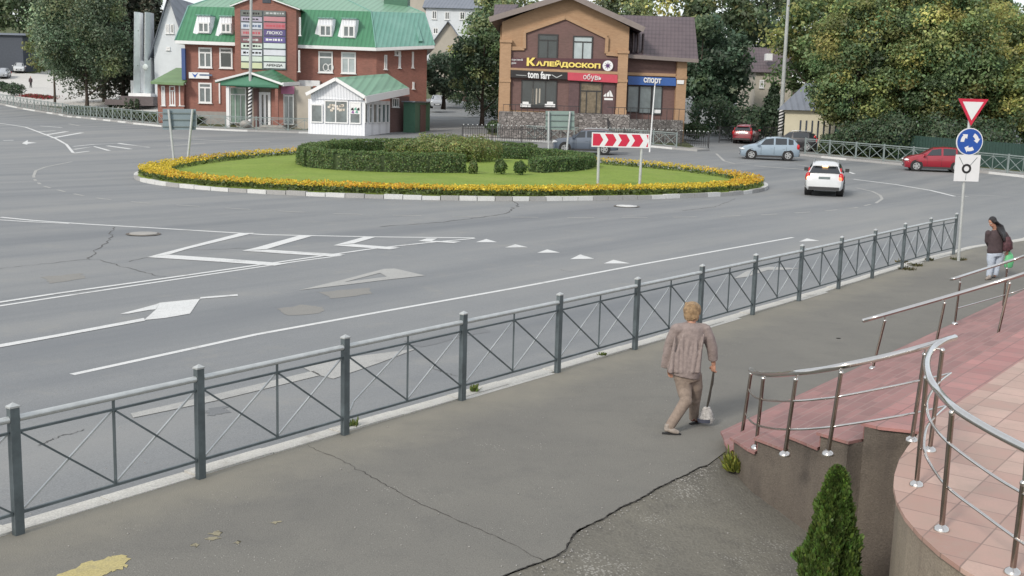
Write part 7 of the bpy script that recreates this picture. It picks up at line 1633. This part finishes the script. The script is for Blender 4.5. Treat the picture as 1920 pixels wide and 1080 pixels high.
# --- far figures by the left
def far_person(px, py, d, h, label, top, legs):
    q = at(px, py, d) if d else gt(px, py, .05); t = thing('person', q, label, 'person'); s = h / 1.7; z = q; V3 = lambda x, y, zz: q + Vector((x, y, zz)) * s
    b = MB(); b.ball(V3(0, 0, 1.58), (.09 * s, .1 * s, .12 * s), 10, 8); b.tube([V3(0, 0, 1.5), V3(0, 0, 1.4)], .05 * s, 8); b.tube([V3(0, 0, 1.4), V3(0, 0, 1.1), V3(0, 0, .85)], [(.17 * s, .1 * s), (.14 * s, .1 * s), (.15 * s, .1 * s)], 10)
    for k in (1, -1): b.tube([V3(k * .09, 0, .85), V3(k * .1, -.05 * k, .45), V3(k * .1, .08 * k, .03)], [.08 * s, .06 * s, .045 * s], 8); b.tube([V3(k * .19, 0, 1.38), V3(k * .24, 0, 1.1), V3(k * .23, -.06, .82)], [.05 * s, .04 * s, .03 * s], 8)
    fuse(b, 'body', 'skin', t, .03 * s, 1)
    b = MB(); b.tube([V3(0, 0, 1.45), V3(0, 0, 1.36), V3(0, 0, 1.1), V3(0, 0, .82)], [(.09 * s, .08 * s), (.21 * s, .13 * s), (.18 * s, .13 * s), (.2 * s, .14 * s)], 12)
    for k in (1, -1): b.tube([V3(k * .19, 0, 1.38), V3(k * .24, 0, 1.1), V3(k * .23, -.06, .86)], [.07 * s, .06 * s, .045 * s], 8)
    b.build('coat', top, t); b = MB()
    for k in (1, -1): b.tube([V3(k * .09, 0, .88), V3(k * .1, -.05 * k, .45), V3(k * .1, .08 * k, .05)], [.1 * s, .08 * s, .06 * s], 8)
    b.build('trousers', legs, t)
p = gt(302, 208, .05); far_person(302, 208, p.y, 1.65, 'distant figure in dark clothes standing at the left corner of the red building', 'black_plastic', 'stripe_black')
p = gt(58, 165, .05); far_person(58, 165, p.y, 1.7, 'tiny distant figure in dark clothes on the pale plaza left of the big tree', 'jumper_dark', 'black_plastic')

# ================================================================== TREES AND SHRUBS
p = gt(163, 204, .03)
tree(p, 15.5, (6.3, 5.6, 6.9), 'big drooping grey green birch in front of the monument plaza', [GREYG, (.075, .11, .06), (.14, .165, .075), (.11, .145, .08)], [.4, .3, .14, .16], 11, 120, 330, .26, th=.1, clump=.27, name='birch_tree', low=-.9, bark='bark', flat=1.35)
p = gt(103, 195, .03); tree(p, 10, (3.6, 3, 4.2), 'slim olive green tree left of the big birch by the street fence', [OLIVE, GREYG, (.12, .13, .05)], [.4, .4, .2], 12, 40, 150, .32, th=.3, clump=.3, low=-.9, trunk=.16)
for i, (px, d, h, r_, lb) in enumerate([(196, 140, 17, 4.0, 'dark spruce left of the white monument just behind the birch'), (232, 136, 16.5, 3.6, 'dark brownish spruce directly left of the monument pylons'), (268, 139, 18, 3.8, 'dark spruce behind the gap between the monument pylons'), (288, 136, 16, 2.9, 'dark brown tinged spruce right of the monument before the grey house')]):
    q = at(px, 190, d); q.z = T(q.x, d); conifer(q, h, r_, lb, [(.05, .068, .045), (.075, .075, .055), (.1, .09, .065)], [.5, .3, .2], 40 + i, 9000, .36, droop=.35)
BGP = [(.07, .1, .05), (.09, .12, .055), (.13, .145, .06)]
def bg_tree(px, d, h, r_, lb, palette, w, seed, nc=55, nl=120, leaf=.42, base=None, low=-.9, grp=None, th=.12, rz=None):
    q = at(px, 150, d); q.z = T(q.x, d) if base is None else base
    return tree(q, h, (r_, r_ * .85, rz or h * .46), lb, palette, w, seed, nc, nl, leaf, th=th, clump=.3, low=low, group=grp)
for i, (px, d, h, r_) in enumerate([(-20, 225, 20, 9), (40, 230, 19, 8), (90, 215, 21, 9), (150, 220, 22, 9), (215, 200, 20, 8)]):
    bg_tree(px, d, h, r_, ['dark green tree at the top left corner above the dark canopy', 'dark green tree above the parked cars at top left', 'dark tree behind the left side of the big birch', 'dark tree behind the middle of the big birch', 'dark tree behind the spruces at top left'][i], BGP, [.5, .35, .15], 60 + i, 50, 90, .7)
bg_tree(832, 120, 5.6, 2.7, 'grey green leafy tree beside the right end of the red building', [GREYG, (.07, .1, .06), (.1, .13, .08)], [.4, .35, .25], 70, 45, 130, .28, base=at(838, 200, 120).z)
bg_tree(872, 128, 6.2, 2.6, 'yellow green tree behind the side street right of the cream house', [(.15, .18, .07), (.1, .14, .055), YELG], [.45, .35, .2], 71, 50, 130, .32, base=at(868, 185, 128).z)
bg_tree(905, 112, 11.0, 3.4, 'tall dark green tree against the left wall of the ochre shop', [DKGREEN, (.075, .11, .045), (.12, .145, .06)], [.45, .35, .2], 72, 60, 150, .32)
bg_tree(925, 150, 16, 4.2, 'broad mid green tree far behind the left end of the ochre shop', [(.11, .14, .06), (.08, .115, .05), (.17, .18, .07)], [.4, .35, .25], 73, 60, 130, .42)
for i, (px, py, r_, h_, lb, bc) in enumerate([(890, 218, 1.5, 2.6, 'dark leafy shrub with pale blossoms left of the grey post', (.045, .07, .035)), (925, 225, 1.3, 2.2, 'dark shrub at the foot of the ochre shop left pilaster', (.035, .06, .028)), (855, 196, 1.3, 1.8, 'low green shrub at the mouth of the side street', (.05, .08, .035)),
        (1305, 262, 1.3, 1.5, 'low green shrub behind the fence at the right end of the ochre shop', (.045, .075, .03)), (1272, 258, 1.2, 1.3, 'low shrub behind the crossed bar fence below the blue shop sign', (.05, .08, .03)), (985, 250, 1.4, .8, 'low green bush before the rubble stone terrace', (.05, .09, .035)), (935, 249, 1.3, .9, 'low green bush between the grey post and the fence', (.05, .09, .035)),
        (500, 236, 1.1, .9, 'low grey green bush behind the fence at the red building entrance', GREYG), (540, 238, 1.2, .8, 'low green bush between the entrance canopy and the kiosk', (.05, .08, .035)), (445, 235, 1.0, .8, 'low bush left of the street lamp with striped foot', GREYG)]):
    q = gt(px, py, .05); bush(q + Vector((0, 1.3, 0)), r_, h_, lb, bc, 80 + i, 1500, .2, top=((.5, .5, .46), .04) if i == 0 else None)
run_h = [gt(px, py, .05) for px, py in [(120, 214), (180, 220), (240, 226), (300, 232), (340, 236)]]
hedge([q + Vector((0, 3.5, 0)) for q in run_h], 2.6, .55, 'low loose green hedge behind the left street fence under the birch', (.07, .1, .045), 90, 90, .24, .4, zf=lambda x, y: T(x, y) + .05)
for k in range(6):
    q = gt(207 + k * 10, 206, .05); bush(q, .28, 1.2, ['leftmost of the six small column shrubs left of the monument base', 'second from the left of the six small column shrubs', 'third from the left of the six small column shrubs', 'fourth from the left of the six small column shrubs', 'fifth from the left of the six small column shrubs', 'rightmost of the six small column shrubs beside the monument steps'][k], (.05, .08, .04), 100 + k, 350, .16, 'column_shrub', 'row of small column shrubs before the monument')
# behind and right of the shop
for i, (px, d, h, r_, lb, pl_, w_) in enumerate([(1312, 118, 12.5, 4.0, 'dark green tree behind the right wing of the ochre shop', [DKGREEN, (.055, .09, .05), (.08, .115, .055)], [.5, .35, .15]),
        (1350, 120, 11.0, 3.5, 'dark green round tree midway between the shop and the brown roofed house', [DKGREEN, (.06, .095, .055), (.085, .12, .065)], [.5, .35, .15]),
        (1345, 150, 19, 6, 'tall mid green tree above the trees right of the shop roof', [(.09, .13, .06), (.075, .11, .05), (.15, .165, .065)], [.4, .35, .25]),
        (1245, 155, 20, 6.5, 'yellowing green tree rising behind the brown tiled roof', [(.13, .155, .065), (.09, .125, .055), YELG], [.4, .4, .2]),
        (1430, 160, 21, 5.5, 'tall dark tree behind the brown roofed house', [(.08, .11, .065), DKGREEN, (.12, .14, .075)], [.4, .4, .2]),
        (1490, 150, 20, 5.5, 'tall dark green tree behind the street lamp at upper right', [(.07, .1, .05), DKGREEN, (.1, .125, .06)], [.4, .4, .2]),
        (1160, 190, 20, 7, 'pale green tree behind the ridge of the shop roof', [(.12, .145, .075), (.09, .12, .06), YELG], [.4, .4, .2]),
        (1060, 200, 19, 8, 'green tree hidden mostly by the shop gable', BGP, [.4, .4, .2]), (950, 190, 19, 7, 'green tree above the left eave of the shop roof', [(.11, .14, .06), (.08, .115, .05), (.17, .18, .07)], [.4, .35, .25])]):
    bg_tree(px, d, h, r_, lb, pl_, w_, 110 + i, 60, 130, .4 if d < 130 else .55)
q = at(1447, 240, 108); q.z = T(q.x, 108); conifer(q, 5.2, 1.9, 'small dark spruce beside the street lamp right of the brown roofed house', [DKGREEN, (.035, .06, .035)], [.6, .4], 130, 3500, .3)
q = at(1395, 232, 104); q.z = T(q.x, 104); bush(q, 2.4, 3.0, 'wide dark shrub on the slope behind the dark red car', DKGREEN, 131, 3000, .26)
q = at(1340, 215, 112); q.z = T(q.x, 112); bush(q, 2.6, 3.6, 'dark shrub mass beside the right corner pilaster of the shop', DKGREEN, 132, 3000, .26)
# big right hand trees
RP1 = [(.155, .175, .055), (.095, .135, .05), (.21, .205, .06), (.06, .1, .04)]
for i, (px, d, h, r_, rz, w_, lb) in enumerate([(1598, 90, 14.5, 4.1, 6.1, [.3, .35, .1, .25], 'large maple with yellowing top overhanging the cream cottage'),
        (1672, 92, 16, 4.8, 7.2, [.25, .4, .1, .25], 'large broad green and yellow maple second from the lamp post'), (1770, 88, 15.5, 4.6, 7.0, [.25, .35, .15, .25], 'large olive green tree behind the give way triangle'),
        (1862, 90, 12.2, 4.3, 5.6, [.35, .3, .2, .15], 'large yellow green tree right of the roundabout disc'), (1965, 86, 9.0, 4.2, 4.3, [.45, .25, .2, .1], 'bright yellow green tree at the right edge of the picture')]):
    q = at(px, 280, d); q.z = T(q.x, d); tree(q, h, (r_, r_ * .85, rz), lb, RP1, w_, 140 + i, 150, 330, .22, th=.08, clump=.26, low=-.97, flat=1.0, name='maple_tree', group=None, trunk=.3)
for i, (px, d, h) in enumerate([(1540, 108, 16), (1620, 110, 18.5), (1715, 112, 18), (1820, 110, 17), (1905, 112, 10.0), (1985, 108, 9.0)]):
    bg_tree(px, d, h, 5.2, ['tree behind the yellowing maple near the lamp post', 'tall tree behind the second large maple', 'tall dark tree behind the olive green tree', 'tree behind the give way sign pole at the back', 'lower tree under the patch of sky at top right', 'tree at the far right edge behind the yellow green one'][i], RP1, [.3, .4, .1, .2], 160 + i, 70, 200, .36)
for i, (px, d, r_, h_, lb) in enumerate([(1588, 84, 1.2, 1.6, 'dark leafy shrub at the foot of the maple beside the cream cottage'), (1640, 82, 1.7, 2.8, 'dark shrub behind the green fence at its left end'), (1700, 81, 2.2, 3.4, 'dark shrub behind the green fence above the red hatchback'), (1790, 80, 2.2, 3.2, 'dark shrub behind the green fence at the sign pole'), (1880, 79, 2.2, 3.2, 'dark shrub behind the green fence at the right edge')]):
    q = at(px, 290, d); q.z = T(q.x, d); bush(q + Vector((0, 3, 0)), r_, h_, lb, (.05, .08, .04), 170 + i, 5000, .2)
# thuja in front of the stair wall
q = Vector((2.62, 8.35, -.42)); rng = np.random.default_rng(77); n = 52000
q = Vector((at(1556, 1080, 8.3).x, 8.3, -.42)); tp_ = at(1563, 884, 8.3).z + .42
tz = rng.uniform(0, 1, n); z = tp_ * (.02 + .98 * tz); Rr = .245 * np.clip((1 - tz), 0, 1) ** .52 * (1 - .15 * (tz < .1)); a = rng.uniform(0, 2 * PI, n)
lob = 1 + .2 * np.sin(a * 4 + z * 5) + .16 * np.sin(a * 7 - z * 8 + 1) + .13 * np.sin(z * 19 + a * 5) + .08 * np.sin(z * 37 - a * 9)
k = rng.uniform(.3, 1.06, n) ** .5; rad_ = Rr * lob * k; C = np.stack([rad_ * np.cos(a), rad_ * np.sin(a), z], 1)
up_ = np.stack([np.cos(a) * .25, np.sin(a) * .25, np.ones(n)], 1) + rng.normal(size=(n, 3)) * .28; up_ /= np.linalg.norm(up_, axis=1, keepdims=True)
sd = np.cross(up_, rng.normal(size=(n, 3))); sd /= np.linalg.norm(sd, axis=1, keepdims=True); L = .045 * rng.uniform(.6, 1.5, (n, 1)); W2 = .011 * rng.uniform(.6, 1.5, (n, 1))
V = np.stack([C - sd * W2, C + sd * W2 * .9, C + up_ * L + sd * W2 * .25, C + up_ * L * .8 - sd * W2 * 1.1], 1).reshape(-1, 3)
lobc = np.clip((lob - .7) / .6, 0, 1)[:, None] * .5 + .6; brn = (k < .62)[:, None]; K = np.where(brn, np.array([(.05, .05, .02)]), np.array([(.075, .13, .022)])) * lobc * np.exp(rng.normal(0, .38, (n, 1))) * (1 + rng.normal(0, .12, (n, 3)) * np.array([1, .4, .5]))  # shade in the furrows between lobes goes into the leaf colour
th_ = thing('thuja', q, 'bright green cone shaped thuja in front of the stair wall at the bottom', 'shrub'); raw_mesh('foliage', V, 4, np.clip(K, .004, .8), 'foliage', th_)
b = MB(); b.tube([(0, 0, -.1), (0, 0, tp_ * .8)], [.04, .012], 8); b.build('trunk', 'bark', th_, local=True)
# weeds and grass in the joints
def tuft(px, py, z, r_, h_, n_, label, seed, c=(.12, .16, .035), kind='stuff'):
    rng = np.random.default_rng(seed); q = on(px, py, z); a = rng.uniform(0, 2 * PI, n_); rr = r_ * rng.random(n_) ** .7; C = np.stack([rr * np.cos(a), rr * np.sin(a), np.zeros(n_)], 1)
    up_ = np.stack([np.cos(a) * .7 * rng.random(n_), np.sin(a) * .7 * rng.random(n_), np.ones(n_)], 1) + rng.normal(size=(n_, 3)) * .3; sd = np.cross(up_, rng.normal(size=(n_, 3))); sd /= np.linalg.norm(sd, axis=1, keepdims=True); L = h_ * rng.uniform(.4, 1.2, (n_, 1))
    w2 = .011; V = np.stack([C - sd * w2, C + sd * w2, C + up_ * L + sd * .004, C + up_ * L * .9 - sd * w2 * .8], 1).reshape(-1, 3)
    o = raw_mesh('weeds', V, 4, pal(rng, n_, c, .35), 'foliage', None, (0, 0, 0)); o.location = q; return tag(o, label, 'weeds', None, kind)
tuft(1380, 880, -.03, .11, .13, 420, 'yellow green weeds at the foot of the stair wall', 1, (.2, .22, .04))
tuft(660, 800, 0, .06, .06, 110, 'small green tuft at the foot of a fence post left of centre', 2); tuft(889, 735, 0, .05, .08, 70, 'thin weed beside a fence post in the middle', 3)
tuft(1128, 668, 0, .05, .05, 60, 'tiny weed in the kerb joint near the woman in mauve', 4)
for i, (px, py, r_) in enumerate([(1700, 505, .22), (1715, 498, .2), (1690, 492, .15), (1797, 487, .2), (1742, 488, .12)]): tuft(px, py, 0, r_, .05, 160, 'dry weeds and moss round the far fence posts', 10 + i, (.09, .085, .035))
# loose grit on the near pavement and rough patch
rng = random.Random(8); b = MB()
for k in range(560):
    if k < 250: x, y = rng.uniform(950, 1480), rng.uniform(885, 1090); q = on(x, y, -.16)
    elif k < 420: x, y = rng.uniform(20, 1400), rng.uniform(700, 1080); q = on(x, y, 0)
    else: i = rng.randrange(2, len(CR0) - 1); q = CR0[i].lerp(CR0[i - 1], rng.random()) + Vector((rng.gauss(.05, .06), rng.gauss(-.04, .06), -.012))
    if q.x > 2.4: continue
    if k < 250: continue
    s_ = rng.uniform(.003, .009); b.ball(q + Vector((0, 0, s_ * .5)), (s_ * 1.2, s_, s_ * .7), 5, 4)
o = b.build('gravel', 'far_pavement', None); tag(o, 'loose pale grit scattered along the crack and the near pavement', 'grit', None, 'stuff')
p = on(1572, 635, 0); b = MB(); b.ball(p + Vector((0, 0, .008)), (.045, .015, .008), 8, 5); tag(b.build('litter', 'black', None), 'small dark scrap lying on the pavement beyond the woman in mauve', 'litter')
